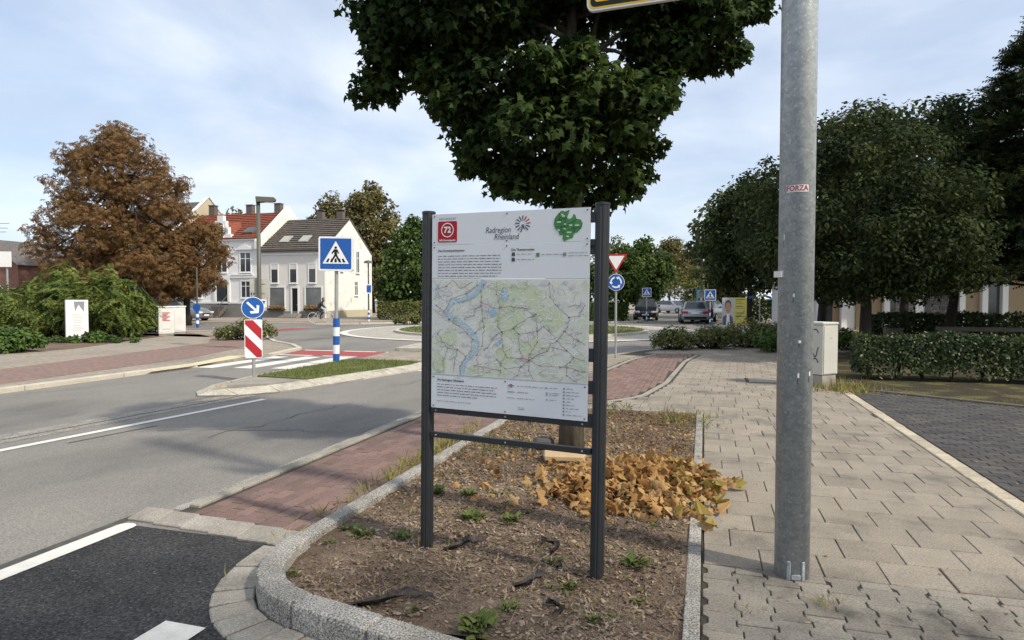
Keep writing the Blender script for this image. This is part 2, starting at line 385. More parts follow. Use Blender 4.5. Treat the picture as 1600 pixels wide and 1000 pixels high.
# ------------------------------------------------------------------ mesh helpers
class MB:
    def __init__(s):
        s.v, s.f, s.m, s.mi = [], [], [], 0

    def add(s, vs, fs):
        o = len(s.v)
        s.v += [tuple(v) for v in vs]
        s.f += [tuple(i + o for i in f) for f in fs]
        s.m += [s.mi] * len(fs)
        return s

    def box(s, c, d, rz=0.0):
        x, y, z = d[0] / 2, d[1] / 2, d[2] / 2
        ca, sa = math.cos(rz), math.sin(rz)
        vs = []
        for dz in (-z, z):
            for dx, dy in ((-x, -y), (x, -y), (x, y), (-x, y)):
                vs.append((c[0] + dx * ca - dy * sa, c[1] + dx * sa + dy * ca, c[2] + dz))
        return s.add(vs, [(3, 2, 1, 0), (4, 5, 6, 7), (0, 1, 5, 4), (1, 2, 6, 5), (2, 3, 7, 6), (3, 0, 4, 7)])

    def prism(s, pts, a, b, plane='xy'):
        """polygon extruded from a to b along the plane's normal"""
        n = len(pts)
        if plane == 'xy':
            w = lambda p, h: (p[0], p[1], h)
        elif plane == 'xz':
            w = lambda p, h: (p[0], h, p[1])
        else:
            w = lambda p, h: (h, p[0], p[1])
        vs = [w(p, a) for p in pts] + [w(p, b) for p in pts]
        fs = [tuple(range(n - 1, -1, -1)), tuple(range(n, 2 * n))]
        fs += [(i, (i + 1) % n, n + (i + 1) % n, n + i) for i in range(n)]
        return s.add(vs, fs)

    def tube(s, path, radii, n=8, cap=True):
        path = [Vector(p) for p in path]
        if isinstance(radii, (int, float)):
            radii = [radii] * len(path)
        vs, fs = [], []
        up = Vector((0, 0, 1))
        a = None
        for i, p in enumerate(path):
            d = (path[min(i + 1, len(path) - 1)] - path[max(i - 1, 0)]).normalized()
            if a is None:
                a = d.orthogonal().normalized()
            else:
                a = (a - d * a.dot(d)).normalized()
            b = d.cross(a)
            for k in range(n):
                t = 2 * PI * k / n
                vs.append(p + (a * math.cos(t) + b * math.sin(t)) * radii[i])
        for i in range(len(path) - 1):
            for k in range(n):
                k2 = (k + 1) % n
                fs.append((i * n + k, i * n + k2, (i + 1) * n + k2, (i + 1) * n + k))
        if cap:
            fs.append(tuple(range(n - 1, -1, -1)))
            fs.append(tuple((len(path) - 1) * n + k for k in range(n)))
        return s.add(vs, fs)

    def cyl(s, c, r, z0, z1, n=16, r2=None):
        return s.tube([(c[0], c[1], z0), (c[0], c[1], z1)], [r, r if r2 is None else r2], n)

    def ribbon(s, pts, w, y):
        """flat strip in the xz plane at depth y"""
        pts = [Vector((p[0], p[1])) for p in pts]
        vs, fs = [], []
        for i, p in enumerate(pts):
            d = pts[min(i + 1, len(pts) - 1)] - pts[max(i - 1, 0)]
            if d.length < 1e-9:
                d = Vector((1, 0))
            d.normalize()
            ww = w[i] if isinstance(w, (list, tuple)) else w
            n = Vector((-d.y, d.x)) * (ww / 2)
            vs += [(p.x + n.x, y, p.y + n.y), (p.x - n.x, y, p.y - n.y)]
        for i in range(len(pts) - 1):
            fs.append((2 * i, 2 * i + 1, 2 * i + 3, 2 * i + 2))
        return s.add(vs, fs)

    def build(s, name, mats, parent=None, smooth=False, bevel=0.0, seg=1, fix=True):
        me = bpy.data.meshes.new(name)
        me.from_pydata(s.v, [], s.f)
        mats = mats if isinstance(mats, (list, tuple)) else [mats]
        for m_ in mats:
            me.materials.append(M[m_] if isinstance(m_, str) else m_)
        if len(mats) > 1:
            me.polygons.foreach_set('material_index', s.m)
        if fix or bevel:
            bm = bmesh.new()
            bm.from_mesh(me)
            if fix:
                bmesh.ops.recalc_face_normals(bm, faces=bm.faces)
            if bevel:
                es = [e for e in bm.edges if e.is_manifold and e.calc_face_angle(0) > 0.5]
                bmesh.ops.bevel(bm, geom=es, offset=bevel, segments=seg, profile=0.6, affect='EDGES', clamp_overlap=True)
            bm.to_mesh(me)
            bm.free()
        if smooth:
            me.polygons.foreach_set('use_smooth', [True] * len(me.polygons))
        me.update()
        return link(bpy.data.objects.new(name, me), parent)


def link(o, parent=None):
    COL.objects.link(o)
    if parent is not None:
        o.parent = parent
    return o


def tag(o, label=None, cat=None, group=None, kind=None):
    if label:
        o['label'] = label
    if cat:
        o['category'] = cat
    if group:
        o['group'] = group
    if kind:
        o['kind'] = kind
    return o


def thing(name, label, cat, loc=(0, 0, 0), rz=0.0, group=None):
    o = bpy.data.objects.new(name, None)
    COL.objects.link(o)
    o.empty_display_size = 0.2
    o.location = loc
    o.rotation_euler = (0, 0, rz)
    return tag(o, label, cat, group)


def root(name):
    o = bpy.data.objects.new(name, None)
    COL.objects.link(o)
    return tag(o, kind='structure')


def sheet(name, pts, z, m, parent=None, kind='structure'):
    """flat polygon, triangulated by bmesh"""
    me = bpy.data.meshes.new(name)
    bm = bmesh.new()
    vs = [bm.verts.new((p[0], p[1], z)) for p in pts]
    f = bm.faces.new(vs)
    f.normal_update()
    if f.normal.z < 0:
        f.normal_flip()
    bmesh.ops.triangulate(bm, faces=[f])
    bm.to_mesh(me)
    bm.free()
    me.materials.append(M[m])
    o = link(bpy.data.objects.new(name, me), parent)
    if kind and parent is None:
        o['kind'] = kind
    return o


def slabsheet(name, pts, z0, z1, m, parent=None):
    b = MB().prism(pts, z0, z1)
    o = b.build(name, m, parent)
    if parent is None:
        o['kind'] = 'structure'
    return o


def RP(*st):
    return [R(s, t) for s, t in st]


def shared(name, me, parent, loc, rz=0.0, scale=(1, 1, 1), tilt=(0, 0)):
    o = bpy.data.objects.new(name, me)
    COL.objects.link(o)
    o.parent = parent
    o.location = loc
    o.rotation_euler = (tilt[0], tilt[1], rz)
    o.scale = scale
    return o


def arr_mesh(name, V, F, m, parent=None, smooth=False):
    """mesh from numpy arrays of triangles"""
    me = bpy.data.meshes.new(name)
    nv, nf = len(V), len(F)
    me.vertices.add(nv)
    me.vertices.foreach_set('co', np.asarray(V, dtype=np.float32).ravel())
    me.loops.add(nf * 3)
    me.loops.foreach_set('vertex_index', np.asarray(F, dtype=np.int32).ravel())
    me.polygons.add(nf)
    me.polygons.foreach_set('loop_start', np.arange(0, nf * 3, 3, dtype=np.int32))
    me.polygons.foreach_set('loop_total', np.full(nf, 3, dtype=np.int32))
    if smooth:
        me.polygons.foreach_set('use_smooth', np.ones(nf, dtype=bool))
    me.materials.append(M[m])
    me.update(calc_edges=True)
    return link(bpy.data.objects.new(name, me), parent)


def unit(a):
    return a / np.maximum(np.linalg.norm(a, axis=1, keepdims=True), 1e-9)


def scatter(P, Nrm, size, tmpl, droop=0.5, jitter=0.8, twist=None):
    """place one template (verts, tris) at every point; normals follow Nrm, tips droop"""
    TV, TF = tmpl
    n = len(P)
    nn = unit(Nrm + jitter * rng.normal(size=(n, 3)))
    td = unit(rng.normal(size=(n, 3)) + np.array([0, 0, -droop]) * 2) if twist is None else unit(twist + 0.35 * rng.normal(size=(n, 3)))
    td = unit(td - nn * np.sum(td * nn, axis=1, keepdims=True))
    bd = np.cross(td, nn)
    sz = np.asarray(size).reshape(-1, 1, 1) if np.ndim(size) else np.full((n, 1, 1), size)
    V = P[:, None, :] + sz * (TV[None, :, 0:1] * bd[:, None, :] + TV[None, :, 1:2] * td[:, None, :] + TV[None, :, 2:3] * nn[:, None, :])
    k = len(TV)
    F = TF[None, :, :] + (np.arange(n) * k)[:, None, None]
    return V.reshape(-1, 3), F.reshape(-1, 3)


def fan(outline, center, curl=0.15):
    pts = [center] + outline
    V = np.array([(x, y, -curl * (abs(x) ** 1.5 * 2 + (y - center[1]) ** 2)) for x, y in pts])
    F = np.array([(0, i, i + 1) for i in range(1, len(outline))] + [(0, len(outline), 1)])
    return V, F


_h = [(0.0, 0.0), (0.34, -0.08), (0.27, 0.16), (0.60, 0.36), (0.27, 0.52), (0.0, 1.0)]
T_MAPLE = fan(_h + [(-x, y) for x, y in _h[-2:0:-1]], (0, 0.34), 0.22)
T_LEAF = fan([(0, 0), (0.28, 0.35), (0.2, 0.7), (0, 1.0), (-0.2, 0.7), (-0.28, 0.35)], (0, 0.45), 0.25)
T_DIA = (np.array([(0, 0, 0), (0.36, 0.45, -0.06), (0, 1.0, -0.12), (-0.36, 0.45, -0.06)]), np.array([(0, 1, 2), (0, 2, 3)]))
T_BLADE = (np.array([(-0.06, 0, 0), (0.06, 0, 0), (0.0, 1.0, 0.25)]), np.array([(0, 1, 2)]))


def _palm():
    V, F = [], []
    for a, l in ((-75, 0.7), (-38, 0.95), (0, 1.05), (38, 0.95), (75, 0.7)):
        a = math.radians(a)
        c, s_ = math.cos(a), math.sin(a)
        o = len(V)
        for x, y, z in ((0, 0.05, 0), (0.13, 0.62, -0.08), (0, 1.0, -0.30), (-0.13, 0.62, -0.08)):
            y *= l
            V.append((x * c + y * s_, -x * s_ + y * c, z))
        F += [(o, o + 1, o + 2), (o, o + 2, o + 3)]
    return np.array(V), np.array(F)


def _frond(pairs=6, w=0.36):
    V, F = [], []
    for i in range(pairs):
        y = 0.08 + 0.86 * i / pairs
        l = w * (1 - 0.45 * abs(i / pairs - 0.35) * 2)
        z = -0.28 * y * y
        for sd in (-1, 1):
            o = len(V)
            V += [(0, y, z), (sd * l * 0.5, y + 0.16, z - 0.01), (sd * l, y + 0.13, z - 0.10), (sd * l * 0.45, y - 0.01, z - 0.04)]
            F += [(o, o + 1, o + 2), (o, o + 2, o + 3)]
    o = len(V)
    V += [(0, 0.93, -0.25), (0.05, 1.0, -0.3), (0, 1.15, -0.36), (-0.05, 1.0, -0.3)]
    F += [(o, o + 1, o + 2), (o, o + 2, o + 3)]
    return np.array(V), np.array(F)


def _spray():
    V, F = [], []
    for i in range(6):
        y = 0.05 + 0.15 * i
        l = 0.34 * (1 - i / 7.5)
        for sd in (-1, 1):
            o = len(V)
            V += [(0, y, -0.1 * y), (sd * l, y + 0.30 * (1 - i / 9), -0.1 * y - 0.08), (0, y + 0.13, -0.1 * y)]
            F += [(o, o + 1, o + 2)]
    return np.array(V), np.array(F)


T_PALM, T_FROND, T_SPRAY = _palm(), _frond(), _spray()


def clumps(prof, cx, cy, n, rc, flat=0.8, inner=0.35, oy=1.0):
    """clump centres filling a crown described by (z, radius, xshift) rows"""
    zs = np.array([p[0] for p in prof]); rs = np.array([p[1] for p in prof])
    xs = np.array([p[2] if len(p) > 2 else 0.0 for p in prof])
    w = rs ** 1.6 + 0.02
    out = []
    while len(out) < n:
        z = rng.uniform(zs[0], zs[-1])
        r = np.interp(z, zs, rs)
        if rng.random() > (r ** 1.6 + 0.02) / w.max():
            continue
        a = rng.uniform(0, 2 * PI)
        q = math.sqrt(rng.uniform(inner ** 2, 1.0))
        rad = min(rc * rng.uniform(0.65, 1.25), max(0.16, r * 0.75))
        rr = max(r - rad * 0.75, 0) * q
        out.append((cx + np.interp(z, zs, xs) + rr * math.cos(a), cy + oy * rr * math.sin(a), z, rad))
    return np.array(out)


def clump_points(C, n, flat=0.75, hollow=0.45):
    w = C[:, 3] ** 2
    idx = rng.choice(len(C), size=n, p=w / w.sum())
    d = unit(rng.normal(size=(n, 3)))
    q = rng.uniform(hollow, 1.0, size=(n, 1)) ** 0.6
    P = C[idx, :3] + d * q * C[idx, 3:4] * np.array([1, 1, flat])
    nrm = d * 0.8 + np.array([0, 0, 0.55])
    return P, nrm


def limbs(mb, base, top, r0, C, nb=7, n=8, wob=0.05):
    """trunk from base to top and limbs that reach into the crown"""
    b, t = Vector(base), Vector(top)
    path, rad = [], []
    for i in range(7):
        k = i / 6
        p = b.lerp(t, k) + Vector((random.uniform(-wob, wob), random.uniform(-wob, wob), 0)) * (0 if i == 0 else 1)
        path.append(p)
        rad.append(r0 * (1.25 if i == 0 else 1.0 - 0.62 * k))
    mb.tube(path, rad, n)
    idx = rng.choice(len(C), size=min(nb, len(C)), replace=False)
    for i in idx:
        e = Vector(C[i, :3])
        k = random.uniform(0.45, 0.95)
        s0 = b.lerp(t, k)
        mid = s0.lerp(e, 0.5) + Vector((0, 0, 0.12 * (e - s0).length))
        r = r0 * (1 - 0.62 * k) * 0.55
        mb.tube([s0, s0.lerp(mid, 0.5) + Vector((0, 0, 0.03)), mid, e], [r, r * 0.85, r * 0.6, r * 0.2], max(5, n - 2))


def tree(name, label, base, prof, trunk_r, nclump, rc, nleaf, size, tmpl, lm, bm_='bark_dark', group=None,
         trunk_top=None, flat=0.75, jitter=0.7, droop=0.6, inner=0.35, hollow=0.45, nb=8, cat='tree', C=None):
    t = thing(name, label, cat, (base[0], base[1], 0), 0, group)
    if C is None:
        C = clumps(prof, 0, 0, nclump, rc, inner=inner)
    mb = MB()
    zt = trunk_top or (prof[0][0] * 0.4 + prof[-1][0] * 0.6)
    limbs(mb, (0, 0, -0.08), (prof[len(prof) // 2][2] * 0.6 if len(prof[0]) > 2 else 0, 0, zt), trunk_r, C, nb)
    mb.build('trunk', bm_, t, smooth=True, fix=False)
    P, nr = clump_points(C, nleaf, flat, hollow)
    V, F = scatter(P, nr, rng.uniform(size * 0.7, size * 1.25, nleaf), tmpl, droop, jitter)
    o = arr_mesh('crown', V, F, lm, t)
    o['kind'] = 'stuff'
    return t, C, P, nr


def text_mesh(body, size, shear=0.0, align='CENTER', bold=0.0, sx=1.0):
    cu = bpy.data.curves.new('lettering', 'FONT')
    cu.body = body
    cu.size = size
    cu.shear = shear
    cu.align_x = align
    cu.align_y = 'CENTER'
    cu.resolution_u = 3
    cu.offset = bold
    ob = bpy.data.objects.new('lettering', cu)
    COL.objects.link(ob)
    bpy.context.view_layer.update()
    me = bpy.data.meshes.new_from_object(ob.evaluated_get(bpy.context.evaluated_depsgraph_get()))
    bpy.data.objects.remove(ob)
    bpy.data.curves.remove(cu)
    return me


def lettering(parent, body, x, z, y, size, m='ink', shear=0.0, align='CENTER', bold=0.0, name='lettering', sx=1.0):
    """text standing in the local xz plane, facing -y"""
    me = text_mesh(body, size, shear, align, bold)
    me.materials.clear()
    me.materials.append(M[m])
    o = link(bpy.data.objects.new(name, me), parent)
    o.location = (x, y, z)
    o.rotation_euler = (PI / 2, 0, 0)
    o.scale = (sx, 1, 1)
    return o


def circle(cx, cz, r, n=32, a0=0.0, a1=2 * PI):
    full = abs(a1 - a0 - 2 * PI) < 1e-6
    k = n if full else n + 1
    return [(cx + r * math.cos(a0 + (a1 - a0) * i / n), cz + r * math.sin(a0 + (a1 - a0) * i / n)) for i in range(k)]


def rrect(x0, z0, x1, z1, r, n=5):
    out = []
    for cx, cz, a in ((x1 - r, z1 - r, 0), (x0 + r, z1 - r, 90), (x0 + r, z0 + r, 180), (x1 - r, z0 + r, 270)):
        for i in range(n + 1):
            b = math.radians(a + 90 * i / n)
            out.append((cx + r * math.cos(b), cz + r * math.sin(b)))
    return out


def clip_poly(pts, x0, z0, x1, z1):
    def cut(ps, f, inter):
        out = []
        for i in range(len(ps)):
            a, b = ps[i], ps[(i + 1) % len(ps)]
            if f(a):
                out.append(a)
            if f(a) != f(b):
                out.append(inter(a, b))
        return out
    ix = lambda v: (lambda a, b: (v, a[1] + (b[1] - a[1]) * (v - a[0]) / (b[0] - a[0])))
    iz = lambda v: (lambda a, b: (a[0] + (b[0] - a[0]) * (v - a[1]) / (b[1] - a[1]), v))
    for f, it in ((lambda p: p[0] >= x0, ix(x0)), (lambda p: p[0] <= x1, ix(x1)), (lambda p: p[1] >= z0, iz(z0)), (lambda p: p[1] <= z1, iz(z1))):
        if pts:
            pts = cut(pts, f, it)
    return pts


def flat(parent, name, pts, y, m, th=0.0012):
    """thin print or sheet piece in the xz plane; its front at -y"""
    return MB().prism(pts, y, y + th, 'xz').build(name, m, parent)


# ------------------------------------------------------------------ the setting: ground, road, roundabout
CS, CT = 31.7, -9.0                      # centre of the roundabout in the road frame


def ring(r, n=72):
    return [R(CS + r * math.cos(2 * PI * i / n), CT + r * math.sin(2 * PI * i / n)) for i in range(n)]


sheet('ground', [(-420, -60), (420, -60), (420, 600), (-420, 600)], -0.14, 'grass_ground')
road = sheet('road', RP((-16, -100), (-16, 60), (190, 60), (190, -100)), -0.05, 'asphalt')

# painted markings, each a piece of the road
Z1 = -0.044


def mark(name, pts, m='line', z=Z1):
    return sheet(name, pts, z, m, road)


def strip(name, a, b, w, m='line', z=Z1, rnd=False):
    """painted strip between two road-frame points"""
    dx, dy = b[0] - a[0], b[1] - a[1]
    l = math.hypot(dx, dy)
    ux, uy = dx / l, dy / l
    px, py = -uy * w / 2, ux * w / 2
    pts = [(a[0] + px, a[1] + py), (a[0] - px, a[1] - py), (b[0] - px, b[1] - py)]
    if rnd:
        for i in range(1, 6):
            t = PI * i / 6
            pts.append((b[0] - px * math.cos(t) + ux * 0.06 * math.sin(t), b[1] - py * math.cos(t) + uy * 0.06 * math.sin(t)))
    pts.append((b[0] + px, b[1] + py))
    return mark(name, RP(*pts), m, z)


patch = sheet('asphalt_patch', RP((-8, -3.99), (3.62, -3.99), (3.62, -2.5), (2.2, -2.0), (1.7, 0.2), (-8, 0.2)), -0.046, 'asphalt_dark')
strip('edge_line', (-6, -4.01), (3.58, -3.99), 0.15, z=-0.040, rnd=True)
strip('dash', (0.9, -2.49), (2.57, -2.49), 0.25, z=-0.040)
strip('centre_line', (-3, -8.15), (8.85, -6.90), 0.12)
strip('worn_seam', (-2, -8.55), (9.2, -7.55), 0.5, 'asphalt_worn', -0.0465)
strip('crack', (1, -8.22), (9.3, -7.50), 0.045, 'asphalt_seam', -0.0455)
strip('crack', (5.5, -6.95), (6.6, -6.80), 0.03, 'asphalt_seam', -0.0455)
rc_ = random.Random(4)
for a, b, n_ in (((3.6, -10.2), (6.5, -10.0), 14), ((6.2, -5.7), (9.0, -5.35), 14), ((2.0, -9.3), (2.6, -7.9), 8), ((6.4, -6.6), (7.0, -4.3), 12), ((11.0, -5.6), (14.5, -5.0), 12)):
    pp = [(a[0] + (b[0] - a[0]) * k / n_ + rc_.gauss(0, 0.03), a[1] + (b[1] - a[1]) * k / n_ + rc_.gauss(0, 0.05)) for k in range(n_ + 1)]
    mb_ = MB()
    mb_.ribbon(pp, [rc_.uniform(0.004, 0.018) for _ in pp], 0)
    vv = [(*R(v[0], v[2]), -0.0462) for v in mb_.v]
    MB().add(vv, mb_.f).build('crack', 'asphalt_seam', road)
strip('seam', (-8, -4.16), (3.8, -4.12), 0.07, 'asphalt_seam', -0.0455)
for i in range(4):                      # zebra crossing, left lane then right lane
    t = -11.45 + i * 0.95
    strip('zebra_stripe', (12.5 + 0.16 * i, t), (15.6 + 0.16 * i, t - 0.12), 0.5)
for i in range(3):
    t = -6.0 + i * 0.95
    strip('zebra_stripe', (13.3, t), (16.2, t), 0.5)
mark('cycle_crossing', RP((16.15, -11.9), (17.7, -12.35), (17.7, -4.1), (16.15, -4.0)), 'red_mark', -0.0448)
for i in range(6):
    a = -12.0 + i * 1.45
    strip('crossing_dash', (16.1, a), (16.1, a + 1.1), 0.18)
    strip('crossing_dash', (17.78, a - 0.3), (17.78, a + 0.8), 0.18)
mark('ramp_mark', RP((11.0, -11.62), (12.2, -11.62), (15.2, -12.2), (14.9, -12.75)), 'line_yellow', 0.004)
# crossing of the left arm
mark('cycle_crossing', RP((27.0, -22.4), (31.0, -22.2), (31.0, -20.9), (27.0, -21.0)), 'red_mark', -0.0448)

apron = slabsheet('roundabout_apron', ring(8.8), -0.06, -0.030, 'apron')
outer = [R(CS + 9.05 * math.cos(2 * PI * i / 72), CT + 9.05 * math.sin(2 * PI * i / 72)) for i in range(72)]
inner = [R(CS + 8.70 * math.cos(2 * PI * i / 72), CT + 8.70 * math.sin(2 * PI * i / 72)) for i in range(72)]
mb = MB()
mb.add([(x, y, -0.026) for x, y in outer] + [(x, y, -0.026) for x, y in inner],
       [(i, (i + 1) % 72, 72 + (i + 1) % 72, 72 + i) for i in range(72)])
mb.build('ring_line', 'line', apron)
slabsheet('roundabout_kerb', ring(6.45), -0.06, 0.07, 'kerb_pale')
isl = slabsheet('roundabout_lawn', ring(6.2), 0.0, 0.085, 'grass_ground')

# pavements around the four corners (raised above the road)
NR = [(-8, 0.0), (9.1, 0.0), (9.1, -2.6), (3.75, -2.6), (3.86, -3.80), (15.5, -3.80), (17.2, -3.0), (18.6, -2.4), (20.3, -1.8),
      (21.8, -0.5), (23.2, 1.27), (24.2, 2.6), (25.1, 5.0), (25.6, 9.0), (25.8, 60), (-8, 60)]
pav = slabsheet('pavement', RP(*NR), -0.07, -0.010, 'joint')
NL = [(-16, -11.85), (13, -11.85), (16, -12.0), (18.0, -12.7), (19.1, -13.8), (20.5, -15.5), (22.5, -17.4), (25, -19.3), (26, -24), (26.2, -90), (-16, -90)]
slabsheet('pavement_left', RP(*NL), -0.07, 0.0, 'pave_far')
sheet('cycle_path_left', RP((-10, -12.3), (9, -12.65), (14, -13.3), (18, -14.7), (21, -17), (23.5, -20.3), (24.2, -60), (25.4, -60), (25.2, -24), (22, -19.7), (19, -17.2), (10.6, -15.3), (-10, -14.8)), 0.004, 'red_far')
FL = [(36.3, -90), (36, -24), (37, -21.5), (39.4, -19.5), (42.0, -16.2), (43.4, -11.5), (44, -6.2), (45, -4.7), (48, -4.4), (190, -4.4), (190, -90)]
slabsheet('pavement_beyond', RP(*FL), -0.07, 0.0, 'pave_far')
sheet('cycle_path_beyond', RP((37.4, -60), (37.1, -24), (38.2, -22), (40.4, -20.2), (43.0, -16.7), (44.2, -12), (45.6, -12), (44.6, -17.6), (41.4, -21.5), (39.2, -23.4), (38.8, -25), (39, -60)), 0.004, 'red_far')
FR = [(32.6, 60), (32.6, 7), (33.6, 4.8), (36.5, 3.3), (40.5, 0.8), (44, 1.2), (48, 3.0), (190, 3.4), (190, 60)]
slabsheet('pavement_opposite', RP(*FR), -0.07, 0.0, 'pave_far')
sheet('cycle_path_opposite', RP((33.6, 60), (33.6, 7.4), (34.4, 5.8), (37, 4.3), (41, 2.2), (42, 3.6), (37.6, 5.7), (35.2, 7.4), (35.0, 60)), 0.004, 'red_far')
sheet('verge_beyond', RP((43.2, -17.5), (45.2, -11.5), (45.6, -6.6), (60, -5.6), (60, -17)), 0.005, 'grass_ground')
sheet('verge_opposite', RP((36.5, 8), (40, 5.2), (60, 5.6), (110, 7), (110, 60), (36.5, 60)), 0.005, 'grass_ground')
sheet('shrub_bed', RP((11, -19.4), (15.5, -19.3), (23, -22.6), (23.3, -60), (4, -60), (4, -20.5)), 0.004, 'soil')
sheet('garden', RP((12.6, 2.42), (20.5, 2.42), (22.4, 6.0), (22.6, 60), (-6, 60), (-6, 25.1), (6.35, 11.55), (9.45, 7.05), (11.15, 4.6)), 0.001, 'moss')


def kerb_line(name, pts, w, z0, z1, m, length=1.0, side=1, gap=0.010, bev=0.012):
    """kerb of separate stones along a road-frame polyline"""
    r = root(name)
    me = None
    for (a, b) in zip(pts[:-1], pts[1:]):
        L_ = math.hypot(b[0] - a[0], b[1] - a[1])
        n = max(1, round(L_ / length))
        ux, uy = (b[0] - a[0]) / L_, (b[1] - a[1]) / L_
        for i in range(n):
            k = (i + 0.5) * L_ / n
            c = R(a[0] + ux * k - uy * side * w / 2, a[1] + uy * k + ux * side * w / 2)
            e0, e1 = R(a[0], a[1]), R(b[0], b[1])
            ang = math.atan2(e1[1] - e0[1], e1[0] - e0[0])
            if me is None:
                o = MB().box((0, 0, (z0 + z1) / 2), (length, w, z1 - z0)).build('kerb_stone', m, r, bevel=bev)
                me = o.data
            else:
                o = shared('kerb_stone', me, r, (0, 0, 0))
            o.location = (c[0], c[1], random.uniform(-0.003, 0.003))
            o.rotation_euler = (0, 0, ang)
            o.scale = ((L_ / n - gap) / length, 1, 1)
    return r


kerb_line('far_kerb', [(-8, -11.70), (12.6, -11.70)], 0.16, -0.09, 0.045, 'kerb_pale', 2.0, -1)
kerb_line('far_corner_kerb', [(15.6, -11.85), (17.9, -12.5), (19.2, -13.7), (20.5, -15.4), (22.5, -17.3), (25, -19.2), (26, -24), (26.1, -34)], 0.15, -0.09, 0.04, 'kerb_pale', 1.0, -1)
kerb_line('opposite_kerb', [(36.2, -44), (35.9, -24), (36.9, -21.4), (39.3, -19.4), (41.9, -16.1), (43.3, -11.5), (43.9, -6.2), (44.9, -4.6), (60, -4.3)], 0.16, -0.09, 0.06, 'kerb_pale', 2.0, 1)
kerb_line('right_arm_kerb', [(32.5, 22), (32.5, 7), (33.5, 4.8), (36.4, 3.25), (40.4, 0.75), (44, 1.1), (48, 2.9), (70, 3.3)], 0.16, -0.09, 0.06, 'kerb_pale', 2.0, -1)
kerb_line('garden_edging', [(12.6, 2.5), (11.15, 4.62), (9.45, 7.07), (6.4, 11.5)], 0.07, -0.08, 0.035, 'stone_ledge', 1.0, 1)
kerb_line('corner_kerb', [(15.4, -3.88), (17.2, -3.05), (18.6, -2.45), (20.3, -1.85), (21.8, -0.55), (23.2, 1.2), (24.2, 2.55), (25.1, 5.0), (25.6, 9.0), (25.7, 16)], 0.13, -0.09, 0.012, 'concrete', 1.0, 1)

# ---- traffic island with bevelled kerb stones
ti = root('traffic_island')
ile = [(8.75, -8.15), (9.0, -7.55), (9.55, -7.12), (11.6, -6.66), (13.6, -6.25), (14.6, -6.30), (14.9, -7.0), (14.9, -8.75), (14.3, -9.08), (10.9, -9.0), (9.9, -8.82), (9.1, -8.5)]
MB().prism(RP(*ile), -0.07, -0.03).build('base', 'concrete', ti)
segs = [((8.75, -8.15), (9.0, -7.55)), ((9.0, -7.55), (9.55, -7.12)), ((9.55, -7.12), (10.55, -6.90)), ((10.55, -6.90), (11.6, -6.66)), ((11.6, -6.66), (12.6, -6.45)), ((12.6, -6.45), (13.6, -6.25)), ((13.6, -6.25), (14.6, -6.30)),
        ((14.3, -9.08), (13.2, -9.05)), ((13.2, -9.05), (12.1, -9.03)), ((12.1, -9.03), (10.9, -9.0)), ((10.9, -9.0), (9.9, -8.82)), ((9.9, -8.82), (9.1, -8.5)), ((9.1, -8.5), (8.75, -8.15))]
cen = (12.0, -7.75)
for a, b in segs:
    def inw(p, k):
        dx, dy = cen[0] - p[0], cen[1] - p[1]
        tt = -1 if p[1] < -8.2 else 1
        if abs(p[1] + 8.15) < 0.5 and p[0] < 9.2:
            l = math.hypot(dx, dy)
            return (p[0] + dx / l * k, p[1] + dy / l * k)
        return (p[0] + 0.05, p[1] - tt * k) if p[0] < 14.2 else (p[0] - k * 0.3, p[1] - tt * k)
    ux, uy = b[0] - a[0], b[1] - a[1]
    l = math.hypot(ux, uy)
    g = 0.012 / l
    a2, b2 = (a[0] + ux * g, a[1] + uy * g), (b[0] - ux * g, b[1] - uy * g)
    o0, o1, i0, i1 = R(*a2), R(*b2), R(*inw(a2, 0.33)), R(*inw(b2, 0.33))
    m0, m1 = R(*inw(a2, 0.28)), R(*inw(b2, 0.28))
    MB().add([(*o0, -0.09), (*o1, -0.09), (*i1, -0.05), (*i0, -0.05), (*o0, -0.022), (*o1, -0.022), (*m1, 0.06), (*m0, 0.06), (*i1, 0.06), (*i0, 0.06)],
             [(0, 1, 5, 4), (4, 5, 6, 7), (7, 6, 8, 9), (9, 8, 2, 3), (1, 0, 3, 2), (0, 4, 7, 9, 3), (1, 2, 8, 6, 5)]).build('kerb_stone', 'kerb_worn', ti)
MB().prism(RP((9.5, -8.2), (9.9, -7.65), (10.6, -7.3), (10.7, -8.6), (10.2, -8.55)), 0.0, 0.05).build('paving', 'concrete', ti)
grs = RP((10.7, -7.2), (11.7, -6.95), (13.6, -6.55), (14.4, -6.6), (14.6, -7.2), (14.6, -8.6), (14.2, -8.75), (10.9, -8.7))
MB().prism(grs, 0.0, 0.05).build('lawn', 'grass_ground', ti)
# flush refuge and the second nose
slabsheet('refuge', RP((15.0, -9.0), (15.0, -6.35), (18.0, -6.3), (18.0, -9.3)), -0.06, -0.034, 'pave_far')
slabsheet('second_island', RP((18.2, -9.3), (18.2, -6.3), (19.8, -6.5), (21.2, -7.4), (21.4, -8.4), (20.6, -9.6)), -0.06, 0.06, 'kerb_worn')


def in_poly(x, y, poly):
    c = False
    j = len(poly) - 1
    for i in range(len(poly)):
        if (poly[i][1] > y) != (poly[j][1] > y) and x < (poly[j][0] - poly[i][0]) * (y - poly[i][1]) / (poly[j][1] - poly[i][1]) + poly[i][0]:
            c = not c
        j = i
    return c


